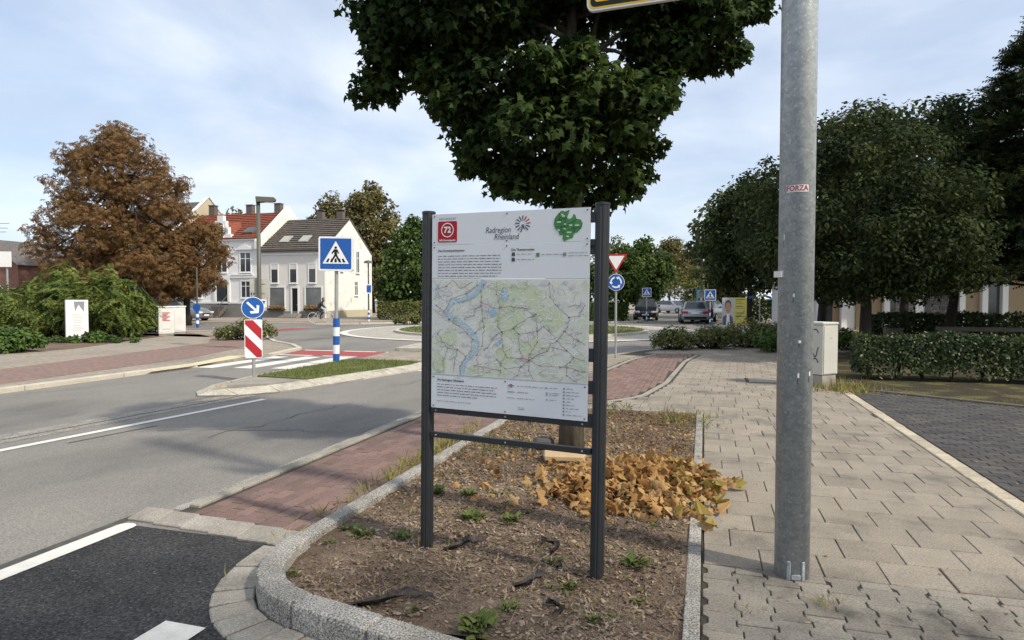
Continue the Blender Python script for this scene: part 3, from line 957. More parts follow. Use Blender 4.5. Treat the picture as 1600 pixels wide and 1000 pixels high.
def blades(name, poly, n, h, z, m, parent=None, lean=0.4, label=None, wide=1.0):
    xs = [p[0] for p in poly]; ys = [p[1] for p in poly]
    P = []
    while len(P) < n:
        x, y = random.uniform(min(xs), max(xs)), random.uniform(min(ys), max(ys))
        if in_poly(x, y, poly) and noise.noise((x * 1.3, y * 1.3, 0)) > -0.45:
            P.append((x, y, z))
    P = np.array(P)
    nr = np.column_stack([rng.normal(size=n), rng.normal(size=n), np.zeros(n)])
    V, F = scatter(P, nr, rng.uniform(0.5 * h, 1.2 * h, n), (T_BLADE[0] * np.array([wide, 1, 1]), T_BLADE[1]), jitter=0.1, twist=np.tile([0, 0, 1.0], (n, 1)) + lean * rng.normal(size=(n, 3)))
    o = arr_mesh(name, V, F, m, parent)
    o['kind'] = 'stuff'
    if label:
        tag(o, label, 'grass')
    return o


blades('grass', grs, 5600, 0.065, 0.045, 'grass', ti, wide=1.3)
lawn_poly = [(x, y) for x, y in ring(6.1)]
blades('grass', lawn_poly, 5000, 0.10, 0.08, 'grass', isl, wide=3.0)

# ---- paving: slabs, red bricks, dark driveway bricks, interlocking stones
CAMXY = (0.0, 0.0)


def piece_mesh(name, w, d, h, bev, m):
    """slab with a chamfered top edge, centred, top at z=0"""
    x, y = w / 2, d / 2
    vs = [(-x, -y, -h), (x, -y, -h), (x, y, -h), (-x, y, -h), (-x, -y, -bev), (x, -y, -bev), (x, y, -bev), (-x, y, -bev),
          (-x + bev, -y + bev, 0), (x - bev, -y + bev, 0), (x - bev, y - bev, 0), (-x + bev, y - bev, 0)]
    fs = [(0, 1, 5, 4), (1, 2, 6, 5), (2, 3, 7, 6), (3, 0, 4, 7), (4, 5, 9, 8), (5, 6, 10, 9), (6, 7, 11, 10), (7, 4, 8, 11), (8, 9, 10, 11)]
    me = bpy.data.meshes.new(name)
    me.from_pydata(vs, [], fs)
    me.materials.append(M[m])
    return me, vs, fs


def lay(parent, name, items, w, d, h, bev, m, m_stuff, z=0.0, tilt=0.004, nmax=300, jz=0.002):
    """items: (s, t, size across t, size along s). The largest in view become parts, the rest one part of kind stuff"""
    me, vs, fs = piece_mesh(name, w, d, h, bev, m)
    rows = []
    for s, t, wt, ds in items:
        x, y = R(s, t)
        if y < 0.2 or abs(x) > 0.86 * y + 0.6:
            vis = 0.0
        else:
            vis = wt * ds / (y ** 3)
        rows.append((vis, s, t, wt, ds, x, y))
    rows.sort(reverse=True)
    ang = math.atan2(NY, NX)
    big, rest = rows[:nmax], rows[nmax:]
    for v_, s, t, wt, ds, x, y in big:
        shared(name, me, parent, (x, y, z + random.uniform(-jz, jz)), ang, (wt / w, ds / d, 1), (random.gauss(0, tilt), random.gauss(0, tilt)))
    if rest:
        b = MB()
        ca, sa = math.cos(ang), math.sin(ang)
        for v_, s, t, wt, ds, x, y in rest:
            kx, ky, dz = wt / w, ds / d, z + random.uniform(-jz, jz)
            b.add([(x + a * kx * ca - c * ky * sa, y + a * kx * sa + c * ky * ca, e + dz) for a, c, e in vs], fs)
        o = b.build(name + '_field', m_stuff, parent, fix=False)
        o['kind'] = 'stuff'


def row_items(s, t0, t1, w, d, off, gap, wob=0.0):
    """one course across the path from t0 to t1"""
    out = []
    t = t0 - off
    while t < t1 - 0.02:
        a, b = max(t, t0), min(t + w, t1)
        if b - a > 0.05:
            out.append((s + random.gauss(0, wob), (a + b) / 2, b - a - gap, d - gap))
        t += w
    return out


def lerp_tab(tab, s):
    return float(np.interp(s, [a for a, b in tab], [b for a, b in tab]))


RED_L = [(3.9, -3.66), (10.5, -3.66), (14.3, -2.05), (17.2, -1.75), (19.2, -1.2)]
RED_R = [(3.9, -2.55), (9.0, -2.55), (9.5, -2.2), (10.0, -1.45), (10.7, -1.02), (12.5, -0.74), (17, -0.52), (19.2, -0.2)]
EDGE = [(-6, 2.26), (19.5, 2.26), (20.5, 3.2), (21.5, 5.0), (22.3, 9.0), (25.7, 12)]
items = []
s, k = 4.0, 0
while s < 25.4:
    sm = s + 0.165
    t0 = 0.012 if sm < 9.18 else lerp_tab(RED_R, min(sm, 19)) + 0.16
    if sm > 19.2:
        t0 = float(np.interp(sm, [19.2, 20.3, 21.8, 23.2, 24.2, 25.6], [-1.7, -1.45, -0.2, 1.6, 2.9, 9.5]))
    t1 = lerp_tab(EDGE, sm)
    if t1 - t0 > 0.1:
        items += row_items(sm, t0, t1, 0.335, 0.33, 0.168 if k % 2 else 0.0, 0.006, 0.001)
    s += 0.33
    k += 1
# a band of beige slabs between the red path and the road before the roundabout
s = 11.2
while s < 18.4:
    lo = float(np.interp(s, [11, 15.5, 17.2, 18.6], [-3.7, -3.7, -2.9, -2.3]))
    hi = lerp_tab(RED_L, s) - 0.16
    if hi - lo > 0.12:
        items += row_items(s, lo, hi, 0.335, 0.33, 0.168 if k % 2 else 0.0, 0.006)
    s += 0.33
    k += 1
lay(pav, 'slab', items, 0.335, 0.33, 0.05, 0.004, 'slab', 'slab_stuff', tilt=0.006)
# larger grey replacement slabs along the change of paving
path = root('cycle_path')
items = []
t, k = -3.64, 0
s = 3.92
w_, d_ = 0.104, 0.208
ncol = 0
cols = {}
for c in range(40):
    t = -3.60 + c * w_
    s = 3.885 - 0.088 * (t + 4.1)
    if c % 2:
        items.append((s + 0.053, t, w_ - 0.006, 0.097)) if lerp_tab(RED_L, 3.95) + 0.05 < t < lerp_tab(RED_R, 3.95) - 0.05 else None
        s += 0.104
    while s < 19.2:
        sm = s + d_ / 2
        if lerp_tab(RED_L, sm) + 0.05 < t < lerp_tab(RED_R, sm) - 0.05:
            items.append((sm, t, w_ - 0.006, d_ - 0.007))
        s += d_
lay(path, 'brick', items, w_, d_, 0.05, 0.004, 'brick', 'brick_stuff', z=0.0, tilt=0.006, jz=0.0025)
# two pale edging courses that accompany the bend of the red path
mb = MB()
for tab, off in ((RED_R, 0.06), (RED_L, -0.06)):
    s = 9.4 if tab is RED_R else 10.9
    while s < 18.8:
        a, b = (s + 0.006, lerp_tab(tab, s) + off), (s + 0.28, lerp_tab(tab, s + 0.286) + off)
        p = RP((a[0], a[1] - 0.045), (b[0], b[1] - 0.045), (b[0], b[1] + 0.045), (a[0], a[1] + 0.045))
        mb.prism(p, -0.05, 0.003)
        s += 0.29
o = mb.build('edging_course', 'concrete', path)
o['kind'] = 'stuff'
# concrete strip closing the red path, gutter flags and kerb course along the road
ang = math.atan2(NY, NX)
for i in range(6):
    ta = -4.10 + i * 0.262
    x, y = R(3.78 + 0.004 * random.random() - 0.023 * i, ta + 0.13)
    o = MB().box((0, 0, -0.04), (0.254, 0.19, 0.085)).build('threshold_slab', 'concrete', path, bevel=0.006)
    o.location, o.rotation_euler = (x, y, -0.017), (0.17, 0, ang)
s = 3.98
while s < 15.4:
    x, y = R(s + 0.25, -3.90)
    if s < 4.3:
        gut = MB().box((0, 0, -0.05), (0.15, 0.49, 0.07)).build('gutter_stone', 'granite', path, bevel=0.006)
        krb = MB().box((0, 0, -0.04), (0.10, 0.49, 0.10)).build('edge_stone', 'concrete', path, bevel=0.006)
        g_me, k_me = gut.data, krb.data
    else:
        gut = shared('gutter_stone', g_me, path, (0, 0, 0))
        krb = shared('edge_stone', k_me, path, (0, 0, 0))
    gut.location, gut.rotation_euler = (x, y, -0.022), (0, 0, ang)
    x, y = R(s + 0.25, -3.76)
    krb.location, krb.rotation_euler = (x, y, 0.002), (0, 0, ang)
    s += 0.5

# dark driveway
drive = slabsheet('driveway', RP((-8, 2.42), (12.55, 2.42), (11.1, 4.55), (9.4, 7.0), (6.3, 11.5), (-6, 25)), -0.06, -0.008, 'joint')
items = []
s, k = 3.2, 0
while s < 12.4:
    sm = s + 0.052
    items += row_items(sm, 2.44, float(np.interp(sm, [3.2, 6.3, 9.4, 11.1, 12.5], [12.0, 11.4, 6.95, 4.5, 2.5])), 0.208, 0.104, 0.104 if k % 2 else 0.0, 0.007)
    s += 0.104
    k += 1
lay(drive, 'brick', items, 0.208, 0.104, 0.05, 0.004, 'brick_dark', 'brick_dark_stuff', z=0.0, tilt=0.008, jz=0.003)
# pale setts along the driveway
s = 2.5
sett = None
while s < 12.3:
    l = random.uniform(0.24, 0.36)
    x, y = R(s + l / 2, 2.345)
    if sett is None:
        o = MB().box((0, 0, -0.04), (0.15, 0.3, 0.09)).build('sett', 'sett', drive, bevel=0.010)
        sett = o.data
    else:
        o = shared('sett', sett, drive, (0, 0, 0))
    o.location = (x, y, random.uniform(0.0, 0.006))
    o.rotation_euler = (random.gauss(0, 0.01), random.gauss(0, 0.01), ang + random.gauss(0, 0.015))
    o.scale = (random.uniform(0.93, 1.03), (l - 0.012) / 0.3, 1)
    s += l

# interlocking stones in front of the steel mast
hw, dl, hl = 0.0790, 0.014, 0.0980
side = [(hw + dl, -hl), (hw + dl, -0.055), (hw - dl, -0.030), (hw - dl, 0.030), (hw + dl, 0.055), (hw + dl, hl)]
outl = side + [(-x, y) for x, y in side[::-1]]
mb = MB()
n = len(outl)
mb.add([(x, y, -0.05) for x, y in outl] + [(x, y, -0.004) for x, y in outl] + [(x * 0.955, y * 0.965, 0) for x, y in outl],
       [(i, (i + 1) % n, n + (i + 1) % n, n + i) for i in range(n)] + [(n + i, n + (i + 1) % n, 2 * n + (i + 1) % n, 2 * n + i) for i in range(n)] + [tuple(range(2 * n, 3 * n))])
first = None
for c in range(14):
    t = 0.10 + c * 0.166
    if t > 2.2:
        break
    s = 3.90 - (0.101 if c % 2 else 0.0)
    if c % 2:
        x, y = R(3.95, t)
        o = MB().box((0, 0, -0.025), (0.15, 0.088, 0.05)).build('half_stone', 'slab_grey', pav, bevel=0.004)
        o.location, o.rotation_euler = (x, y, 0), (0, 0, ang)
    while s > 2.3:
        x, y = R(s, t)
        if first is None:
            o = mb.build('interlocking_stone', 'slab_grey', pav)
            first = o.data
        else:
            o = shared('interlocking_stone', first, pav, (0, 0, 0))
        o.location = (x, y, random.uniform(-0.003, 0.002))
        o.rotation_euler = (random.gauss(0, 0.008), random.gauss(0, 0.008), ang)
        s -= 0.202
# access cover in the pavement
mh = thing('access_cover', 'square pale access cover set into the pavement near the utility cabinet', 'access cover', (*R(13.35, 1.15), 0.0), ang)
MB().box((0, 0, -0.015), (0.72, 0.72, 0.04)).build('frame', 'joint', mh, bevel=0.005)
MB().box((0, 0, -0.012), (0.60, 0.60, 0.044)).build('lid', 'concrete', mh, bevel=0.005)

# ---- planting bed: kerb stones, edging, soil, mulch
bed = root('planting_bed')


def offset_line(pts, w):
    out = []
    for i, p in enumerate(pts):
        a, b = pts[max(i - 1, 0)], pts[min(i + 1, len(pts) - 1)]
        dx, dy = b[0] - a[0], b[1] - a[1]
        l = math.hypot(dx, dy)
        out.append((p[0] - dy / l * w, p[1] + dx / l * w))
    return out


def poly_stone(name, pts, w, z0, z1, m, parent, bev=0.012):
    """stone whose outline follows a road-frame polyline; w to its left"""
    o_ = offset_line(pts, w)
    return MB().prism(RP(*(list(pts) + o_[::-1])), z0, z1).build(name, m, parent, bevel=bev, seg=2)


for i in range(6):                       # left kerb, along the red path
    a, b = 3.50 + i * 0.95, 3.50 + (i + 1) * 0.95 - 0.008
    poly_stone('kerb_stone', [(a, -2.545), (b, -2.545)], 0.12, -0.10, 0.065 - 0.006 * i, 'granite', bed)
arc = [(3.49, -2.545), (3.30, -2.52), (3.12, -2.465), (2.96, -2.38), (2.82, -2.25), (2.73, -2.10), (2.68, -1.96)]
poly_stone('kerb_stone', arc, -0.15, -0.12, 0.085, 'granite', bed, 0.02)
for i in range(4):
    a = (2.677 - 0.102 * i, -1.95 + 0.475 * i)
    b = (2.677 - 0.102 * (i + 1) + 0.003, -1.95 + 0.475 * (i + 1) - 0.012)
    poly_stone('kerb_stone', [a, b], -0.15, -0.12, 0.085, 'granite', bed, 0.02)
# gutter stones around the corner
gl = [(3.55, -2.555), (3.30, -2.53), (3.115, -2.475), (2.95, -2.39), (2.81, -2.26), (2.72, -2.11), (2.67, -1.96), (2.56, -1.46), (2.27, -0.1)]
acc = [0.0]
for a, b in zip(gl[:-1], gl[1:]):
    acc.append(acc[-1] + math.hypot(b[0] - a[0], b[1] - a[1]))
k = 0.0
while k < acc[-1] - 0.14:
    pt = lambda q: (float(np.interp(q, acc, [p[0] for p in gl])), float(np.interp(q, acc, [p[1] for p in gl])))
    a, b = pt(k + 0.005), pt(k + 0.135)
    dx, dy = b[0] - a[0], b[1] - a[1]
    l = math.hypot(dx, dy)
    nx_, ny_ = dy / l, -dx / l
    fl = 0.225
    k2a, k2b = pt(max(0, k - 0.06)), pt(k + 0.2)
    dxx, dyy = k2b[0] - k2a[0], k2b[1] - k2a[1]
    ll = math.hypot(dxx, dyy)
    na = (-dyy / ll * fl, dxx / ll * fl)
    sp = 1.0 if k > 1.25 else 1.22
    mid = ((a[0] + b[0]) / 2 + na[0], (a[1] + b[1]) / 2 + na[1])
    oa, ob = (mid[0] - dx / 2 * sp, mid[1] - dy / 2 * sp), (mid[0] + dx / 2 * sp, mid[1] + dy / 2 * sp)
    MB().prism(RP(a, b, ob, oa), -0.10, -0.030 + random.uniform(-0.004, 0.004)).build('gutter_stone', 'concrete', bed, bevel=0.008)
    k += 0.142
for i in range(7):                       # narrow edging along the pavement
    a, b = 2.2 + i * 1.0, 2.2 + (i + 1) * 1.0 - 0.008
    b = min(b, 9.16)
    poly_stone('edging_stone', [(a, -0.082), (b, -0.082)], 0.078, -0.1, 0.028, 'granite', bed, 0.006).location.z = random.uniform(-0.004, 0.004)
for i in range(3):                       # edging at the far end
    a, b = -2.47 + i * 0.80, -2.47 + (i + 1) * 0.80 - 0.008
    poly_stone('edging_stone', [(9.165, b), (9.165, a)], 0.07, -0.1, 0.022, 'granite', bed, 0.006)


def soil_z(x, y):
    z = 0.016 + 0.018 * noise.noise((x * 1.7, y * 1.7, 3.1)) + 0.012 * noise.noise((x * 6, y * 6, 1.0)) + 0.005 * noise.noise((x * 19, y * 19, 5.0))
    z += 0.03 * math.exp(-((x - 0.47) ** 2 + (y - 3.5) ** 2) / 0.06) + 0.02 * math.exp(-((x + 0.54) ** 2 + (y - 4.0) ** 2) / 0.06)
    z += 0.07 * math.exp(-((x - 0.61) ** 2 + (y - 6.5) ** 2) / 0.12)
    return z


def s_near(t):
    return max(2.68 - 0.215 * (t + 1.95), 2.68 + (0 if t > -2.12 else (-2.12 - t) * 2.0)) + 0.08


nt_, ns_ = 60, 150
vs, fs = [], []
for j in range(ns_ + 1):
    for i in range(nt_ + 1):
        t = -2.44 + 2.38 * i / nt_
        s0 = s_near(t)
        s = s0 + (9.15 - s0) * (j / ns_) ** 1.25
        x, y = R(s, t)
        vs.append((x, y, soil_z(x, y)))
for j in range(ns_):
    for i in range(nt_):
        a = j * (nt_ + 1) + i
        fs.append((a, a + 1, a + nt_ + 2, a + nt_ + 1))
MB().add(vs, fs).build('soil', 'soil', bed, smooth=True)


def bed_points(n, power=1.0, smin=0.0, smax=9.05):
    out = []
    while len(out) < n:
        t = random.uniform(-2.42, -0.10)
        s0 = max(s_near(t) + 0.03, smin)
        s = s0 + (smax - s0) * random.random() ** power
        x_, y_ = R(s, t)
        if noise.noise((x_ * 1.1, y_ * 1.1, 9.0)) + 0.4 * noise.noise((x_ * 3.3, y_ * 3.3, 2.0)) + 0.12 * (s - 4.2) < random.uniform(-0.75, 0.1):
            continue
        out.append((x_, y_))
    return out


def litter(name, n, size, tmpl, m, power, jit, lift=0.006, up=1.0, smin=0.0):
    pts = bed_points(n, power, smin)
    P = np.array([(x, y, soil_z(x, y) + lift) for x, y in pts])
    nr = np.tile([0, 0, up], (n, 1)).astype(float)
    V, F = scatter(P, nr, rng.uniform(size * 0.4, size * 1.3, n), tmpl, 0.0, jit)
    o = arr_mesh(name, V, F, m, bed)
    o['kind'] = 'stuff'
    return o


T_CHIP = (np.array([(-0.22, 0, 0), (0.2, 0.05, 0), (0.16, 1.0, 0.1), (-0.2, 0.9, 0.06)]), np.array([(0, 1, 2), (0, 2, 3)]))
litter('mulch', 22000, 0.024, T_CHIP, 'mulch', 1.3, 0.45)
litter('mulch', 7000, 0.038, T_LEAF, 'mulch', 0.9, 0.4, 0.008)
litter('dry_litter', 2600, 0.045, T_LEAF, 'dry_leaf', 0.65, 0.4, 0.010, smin=4.5)
litter('dry_straw', 9000, 0.085, (T_BLADE[0] * np.array([0.45, 1, 0.4]), T_BLADE[1]), 'mulch', 1.1, 0.5, 0.010)
litter('sparse_grass', 1500, 0.07, (T_BLADE[0] * np.array([0.8, 1, 1.5]), T_BLADE[1]), 'grass_dry', 1.0, 1.2, 0.010)
litter('twigs', 700, 0.10, (T_BLADE[0] * np.array([0.5, 1, 0.3]), T_BLADE[1]), 'mulch', 1.2, 0.3, 0.012)


# ------------------------------------------------------------------ the information board
BW0, BW1, BZ0, BZ1 = 0.046, 1.052, 0.930, 2.117
info = thing('info_board', 'tall map board of a cycling region between two dark posts in the bed', 'info board', (-0.539, 4.0, 0.0), math.atan2(-0.453, 1.014))
info.rotation_euler = (0, 0.012, math.atan2(-0.453, 1.014))


def post_mesh(x):
    b = MB()
    n = 32
    prof = [(0.040 - (0.004 if (i % 4 == 1) else 0.0)) for i in range(n)]
    vs, fs = [], []
    for z in (-0.25, 2.13):
        for i in range(n):
            a = 2 * PI * i / n
            vs.append((x + prof[i] * math.cos(a), prof[i] * math.sin(a), z))
    fs = [(i, (i + 1) % n, n + (i + 1) % n, n + i) for i in range(n)] + [tuple(range(n, 2 * n))]
    return b.add(vs, fs)


for x in (0.0, 1.111):
    p = post_mesh(x).build('post', 'anthracite', info)
    MB().tube([(x, 0, 2.128), (x, 0, 2.139), (x, 0, 2.142)], [0.0425, 0.0425, 0.036], 24).build('cap', 'anthracite', p)
YF = -0.034                               # front face of the panels
for z in (0.913, 0.760):
    MB().box((0.556, -0.012, z), (1.035, 0.030, 0.034)).build('rail', 'anthracite', info, bevel=0.003)
for z in (2.06, 1.915, 1.885, 1.30, 1.12, 0.935):
    MB().box((1.055, -0.018, z), (0.05, 0.012, 0.055 if z > 1.5 else 0.075)).build('bracket', 'anthracite', info, bevel=0.003)


def BU(u):
    return BW0 + (BW1 - BW0) * u


def BV(v):
    return BZ1 - (BZ1 - BZ0) * v


def panel(name, v0, v1, m='board'):
    return MB().box((BU(0.5), YF + 0.005, (BV(v0) + BV(v1)) / 2), (BW1 - BW0, 0.010, BV(v0) - BV(v1) - 0.0016)).build(name, m, info)


hd = panel('header_panel', 0.0, 0.158)
tx = panel('text_panel', 0.158, 0.33)
mp = panel('map_panel', 0.33, 0.826)
lg = panel('legend_panel', 0.826, 1.0)
for u in (0.016, 0.50, 0.984):
    for v in (0.012, 0.145, 0.170, 0.838, 0.988):
        MB().tube([(BU(u), YF, BV(v)), (BU(u), YF - 0.004, BV(v))], [0.0045, 0.0035], 8).build('screw', 'anthracite', info)
for u in (0.03, 0.5, 0.97):
    for z in (0.913, 0.760):
        MB().tube([(BU(u), -0.027, z), (BU(u), -0.031, z)], [0.006, 0.005], 8).build('screw', 'steel', info)
YP = YF - 0.0015
# header: badge, name and star, region map
bad = flat(hd, 'badge', rrect(BU(0.041), BV(0.145), BU(0.172), BV(0.038), 0.010), YP, 'badge_red')
cx_, cz_ = BU(0.107), BV(0.083)
ringp = MB()
for i in range(36):
    a0, a1 = 2 * PI * i / 36, 2 * PI * (i + 1) / 36
    ro, ri = 0.0435, 0.0380
    ringp.add([(cx_ + ro * math.cos(a0), YP - 0.001, cz_ + ro * math.sin(a0)), (cx_ + ro * math.cos(a1), YP - 0.001, cz_ + ro * math.sin(a1)),
               (cx_ + ri * math.cos(a1), YP - 0.001, cz_ + ri * math.sin(a1)), (cx_ + ri * math.cos(a0), YP - 0.001, cz_ + ri * math.sin(a0))], [(0, 1, 2, 3)])
ringp.build('circle', 'white', bad)
lettering(bad, '72', cx_, cz_, YP - 0.001, 0.050, 'white', bold=0.0016, name='number')
lettering(bad, 'IHR Knotenpunkt', cx_, BV(0.135), YP - 0.001, 0.0155, 'white', bold=0.0004)
lettering(hd, 'IHR STANDORT', cx_, BV(0.026), YP, 0.0165, 'ink_grey', bold=0.0002)
lettering(hd, 'Radregion', BU(0.362), BV(0.092), YP, 0.050, 'ink', shear=0.2, align='LEFT', sx=0.80)
lettering(hd, 'Rheinland', BU(0.418), BV(0.126), YP, 0.050, 'ink', shear=0.2, align='LEFT', sx=0.80)
sx_, sz_ = BU(0.600), BV(0.066)
for k in range(13):
    a = 2 * PI * k / 13 + 0.12
    ca, sa = math.cos(a), math.sin(a)
    r0, r1, w_ = 0.020, 0.046, 0.0036
    if k == 10:
        continue
    q = [(sx_ + ca * r0 - sa * w_ * 0.5, sz_ + sa * r0 + ca * w_ * 0.5), (sx_ + ca * r0 + sa * w_ * 0.5, sz_ + sa * r0 - ca * w_ * 0.5),
         (sx_ + ca * r1 + sa * w_, sz_ + sa * r1 - ca * w_), (sx_ + ca * (r1 + 0.003), sz_ + sa * (r1 + 0.003)), (sx_ + ca * r1 - sa * w_, sz_ + sa * r1 + ca * w_)]
    flat(hd, 'star_ray', q, YP, 'badge_red' if k in (0, 1, 2) else 'ink')
lettering(hd, 'R', sx_ + 0.002, sz_ - 0.018, YP - 0.0015, 0.036, 'ink', bold=0.0012, name='star_letter')
# green region silhouette with its districts
gx, gz, gs = BU(0.872), BV(0.082), 0.086
gout = [(-0.68, 0.80), (-0.45, 0.98), (-0.18, 0.92), (0.10, 1.02), (0.02, 0.72), (-0.10, 0.50), (0.10, 0.42), (0.28, 0.50), (0.38, 0.74), (0.50, 0.66), (0.56, 0.42), (0.86, 0.36),
        (1.0, 0.10), (0.90, -0.22), (0.66, -0.46), (0.42, -0.52), (0.34, -0.80), (0.02, -0.88), (-0.26, -1.02), (-0.36, -0.82), (-0.34, -0.62), (-0.56, -0.60), (-0.66, -0.36), (-0.86, -0.20), (-0.98, 0.12), (-0.92, 0.50)]
reg = flat(hd, 'region_map', [(gx + x * gs, gz + z * gs) for x, z in gout], YP, 'logo_green')
mb = MB()
for a, b in (((-0.9, 0.3), (-0.1, 0.5)), ((-0.9, -0.05), (0.0, -0.05)), ((-0.2, 0.5), (-0.25, -0.6)), ((0.0, 0.1), (0.55, 0.35)), ((0.0, -0.3), (0.9, -0.1)), ((0.4, 0.1), (0.45, -0.45)), ((-0.6, 0.8), (-0.4, -0.5))):
    pts = [(gx + gs * (a[0] + (b[0] - a[0]) * k / 6 + 0.05 * math.sin(k * 2.3)), gz + gs * (a[1] + (b[1] - a[1]) * k / 6 + 0.05 * math.cos(k * 3.1))) for k in range(7)]
    mb.ribbon(pts, 0.005, YP - 0.0012)
mb.build('district_line', 'logo_green_dark', reg)['kind'] = 'stuff'
mb = MB()
for x, z, w_ in ((-0.4, 0.72, 0.16), (-0.62, 0.25, 0.3), (-0.2, 0.10, 0.12), (0.2, 0.02, 0.22), (0.62, 0.0, 0.3), (-0.62, -0.28, 0.16), (-0.22, -0.2, 0.14), (0.1, -0.44, 0.3), (0.0, -0.7, 0.18), (-0.3, 0.62, 0.2)):
    mb.ribbon([(gx + gs * (x - w_ / 2), gz + gs * z), (gx + gs * (x + w_ / 2), gz + gs * z)], 0.008, YP - 0.0018)
mb.build('place_mark', 'logo_pale', reg)['kind'] = 'stuff'


def word_lines(parent, u0, u1, vs, h=0.0042, m='ink_grey', y=YP, last=0.9, seed=1):
    """body copy too small to read: rows of word-long strokes"""
    rr = random.Random(seed)
    b = MB()
    for i, v in enumerate(vs):
        u = u0
        end = u0 + (u1 - u0) * (rr.uniform(0.92, 1.0) if i < len(vs) - 1 else last)
        while u < end:
            w_ = rr.uniform(0.010, 0.045)
            w_ = min(w_, end - u)
            x = BU(u)
            L_ = w_ * (BW1 - BW0)
            kx = 0.0
            while kx < L_ - 0.001:               # letters as small upright strokes
                ww = min(rr.uniform(0.0025, 0.0045), L_ - kx)
                hh = h * rr.uniform(0.75, 1.35)
                b.add([(x + kx, y, BV(v) - h / 2), (x + kx + ww * 0.8, y, BV(v) - h / 2), (x + kx + ww * 0.8, y, BV(v) - h / 2 + hh), (x + kx, y, BV(v) - h / 2 + hh)], [(0, 1, 2, 3)])
                kx += ww
            u += w_ + 0.006
    o = b.build('text_block', m, parent)
    o['kind'] = 'stuff'
    return o


lettering(tx, 'Das Knotenpunktsystem', BU(0.042), BV(0.188), YP, 0.0185, 'ink', align='LEFT', bold=0.0005)
word_lines(tx, 0.042, 0.485, [0.216 + 0.0146 * i for i in range(8)], m='ink', seed=3)
lettering(tx, 'Die Themenrouten', BU(0.530), BV(0.190), YP, 0.0185, 'ink', align='LEFT', bold=0.0005)
for u, v, w_, m_ in ((0.533, 0.212, 0.10, 'ink'), (0.533, 0.238, 0.11, 'ink'), (0.685, 0.216, 0.15, 'logo_green'), (0.845, 0.216, 0.12, 'ink_grey')):
    flat(tx, 'icon', rrect(BU(u), BV(v + 0.009), BU(u + 0.020), BV(v - 0.009), 0.002), YP, m_)
    word_lines(tx, u + 0.03, u + 0.03 + w_, [v] if u < 0.8 else [v - 0.006, v + 0.008], m='ink_grey', seed=int(u * 1000), last=1.0)
lettering(lg, 'Die Radregion Rheinland', BU(0.042), BV(0.852), YP, 0.0185, 'ink', align='LEFT', bold=0.0005)
word_lines(lg, 0.042, 0.465, [0.875 + 0.0145 * i for i in range(5)], m='ink', last=0.66, seed=9)
word_lines(lg, 0.042, 0.275, [0.962], m='ink_grey', last=1.0, seed=11)
for i, (v, w_) in enumerate(((0.856, 0.18), (0.887, 0.07), (0.917, 0.11))):
    MB().ribbon([(BU(0.515), BV(v)), (BU(0.56), BV(v))], 0.0035 if i == 2 else 0.006, YP).build('key_line', 'ink_grey', lg)
    word_lines(lg, 0.575, 0.575 + w_, [v], m='ink_grey', last=1.0, seed=21 + i)
flat(lg, 'key_mark', circle(BU(0.537), BV(0.856), 0.011, 12), YP - 0.001, 'map_road')
word_lines(lg, 0.585, 0.625, [0.962, 0.970], m='ink_grey', last=1.0, seed=31)
for v, w_ in ((0.855, 0.05), (0.879, 0.065), (0.888, 0.055), (0.912, 0.05)):
    word_lines(lg, 0.775, 0.775 + w_, [v], m='ink_grey', last=1.0, seed=int(v * 1000))
    flat(lg, 'icon', circle(BU(0.760), BV(v), 0.005, 10), YP, 'ink_grey')
for i in range(9):
    v = 0.853 + 0.0155 * i
    flat(lg, 'icon', circle(BU(0.862), BV(v), 0.0058, 12), YP, 'ink_grey')
    word_lines(lg, 0.875, 0.875 + (0.04, 0.075, 0.08, 0.045, 0.03, 0.05, 0.075, 0.03, 0.10)[i], [v], m='ink_grey', last=1.0, seed=60 + i)

# ---- the printed map
MU0, MU1, MV0, MV1 = 0.004, 0.996, 0.335, 0.823


def MPt(x, y):
    """map coordinates 0..1 -> board xz"""
    return (BU(MU0 + (MU1 - MU0) * x), BV(MV0 + (MV1 - MV0) * y))


sheetm = flat(mp, 'map_sheet', [MPt(0, 1), MPt(1, 1), MPt(1, 0), MPt(0, 0)], YP, 'map_base', 0.001)
rm = random.Random(5)


def blob(cx, cy, rx, ry, n=20, j=0.24):
    out = []
    for i in range(n):
        a = 2 * PI * i / n
        k = 1 + rm.uniform(-j, j)
        out.append(MPt(min(max(cx + rx * k * math.cos(a), 0.003), 0.997), min(max(cy + ry * k * math.sin(a), 0.003), 0.997)))
    return out


YM = YP - 0.001
for i, (cx, cy, rx, ry) in enumerate(((0.62, 0.15, 0.10, 0.13), (0.53, 0.42, 0.08, 0.20), (0.66, 0.68, 0.09, 0.11), (0.44, 0.06, 0.05, 0.05), (0.72, 0.34, 0.05, 0.08), (0.80, 0.40, 0.06, 0.10), (0.49, 0.75, 0.06, 0.08), (0.12, 0.62, 0.06, 0.07), (0.06, 0.90, 0.05, 0.07), (0.30, 0.95, 0.05, 0.05))):
    flat(sheetm, 'forest_patch', blob(cx, cy, rx, ry), YM - 0.00004 * i, 'map_green', 0.0004)
for i in range(34):
    cx, cy, rx = rm.uniform(0.03, 0.97), rm.uniform(0.03, 0.97), rm.uniform(0.012, 0.034)
    flat(sheetm, 'town_patch', blob(cx, cy, rx, rx * rm.uniform(0.9, 1.6), 18, 0.35), YM - 0.0006 - 0.00002 * i, 'map_grey', 0.0003)
for cx, cy, rx, ry in ((0.62, 0.78, 0.03, 0.03), (0.10, 0.36, 0.03, 0.03)):
    flat(sheetm, 'centre_patch', blob(cx, cy, rx, ry), YM - 0.0014, 'map_pink', 0.0004)
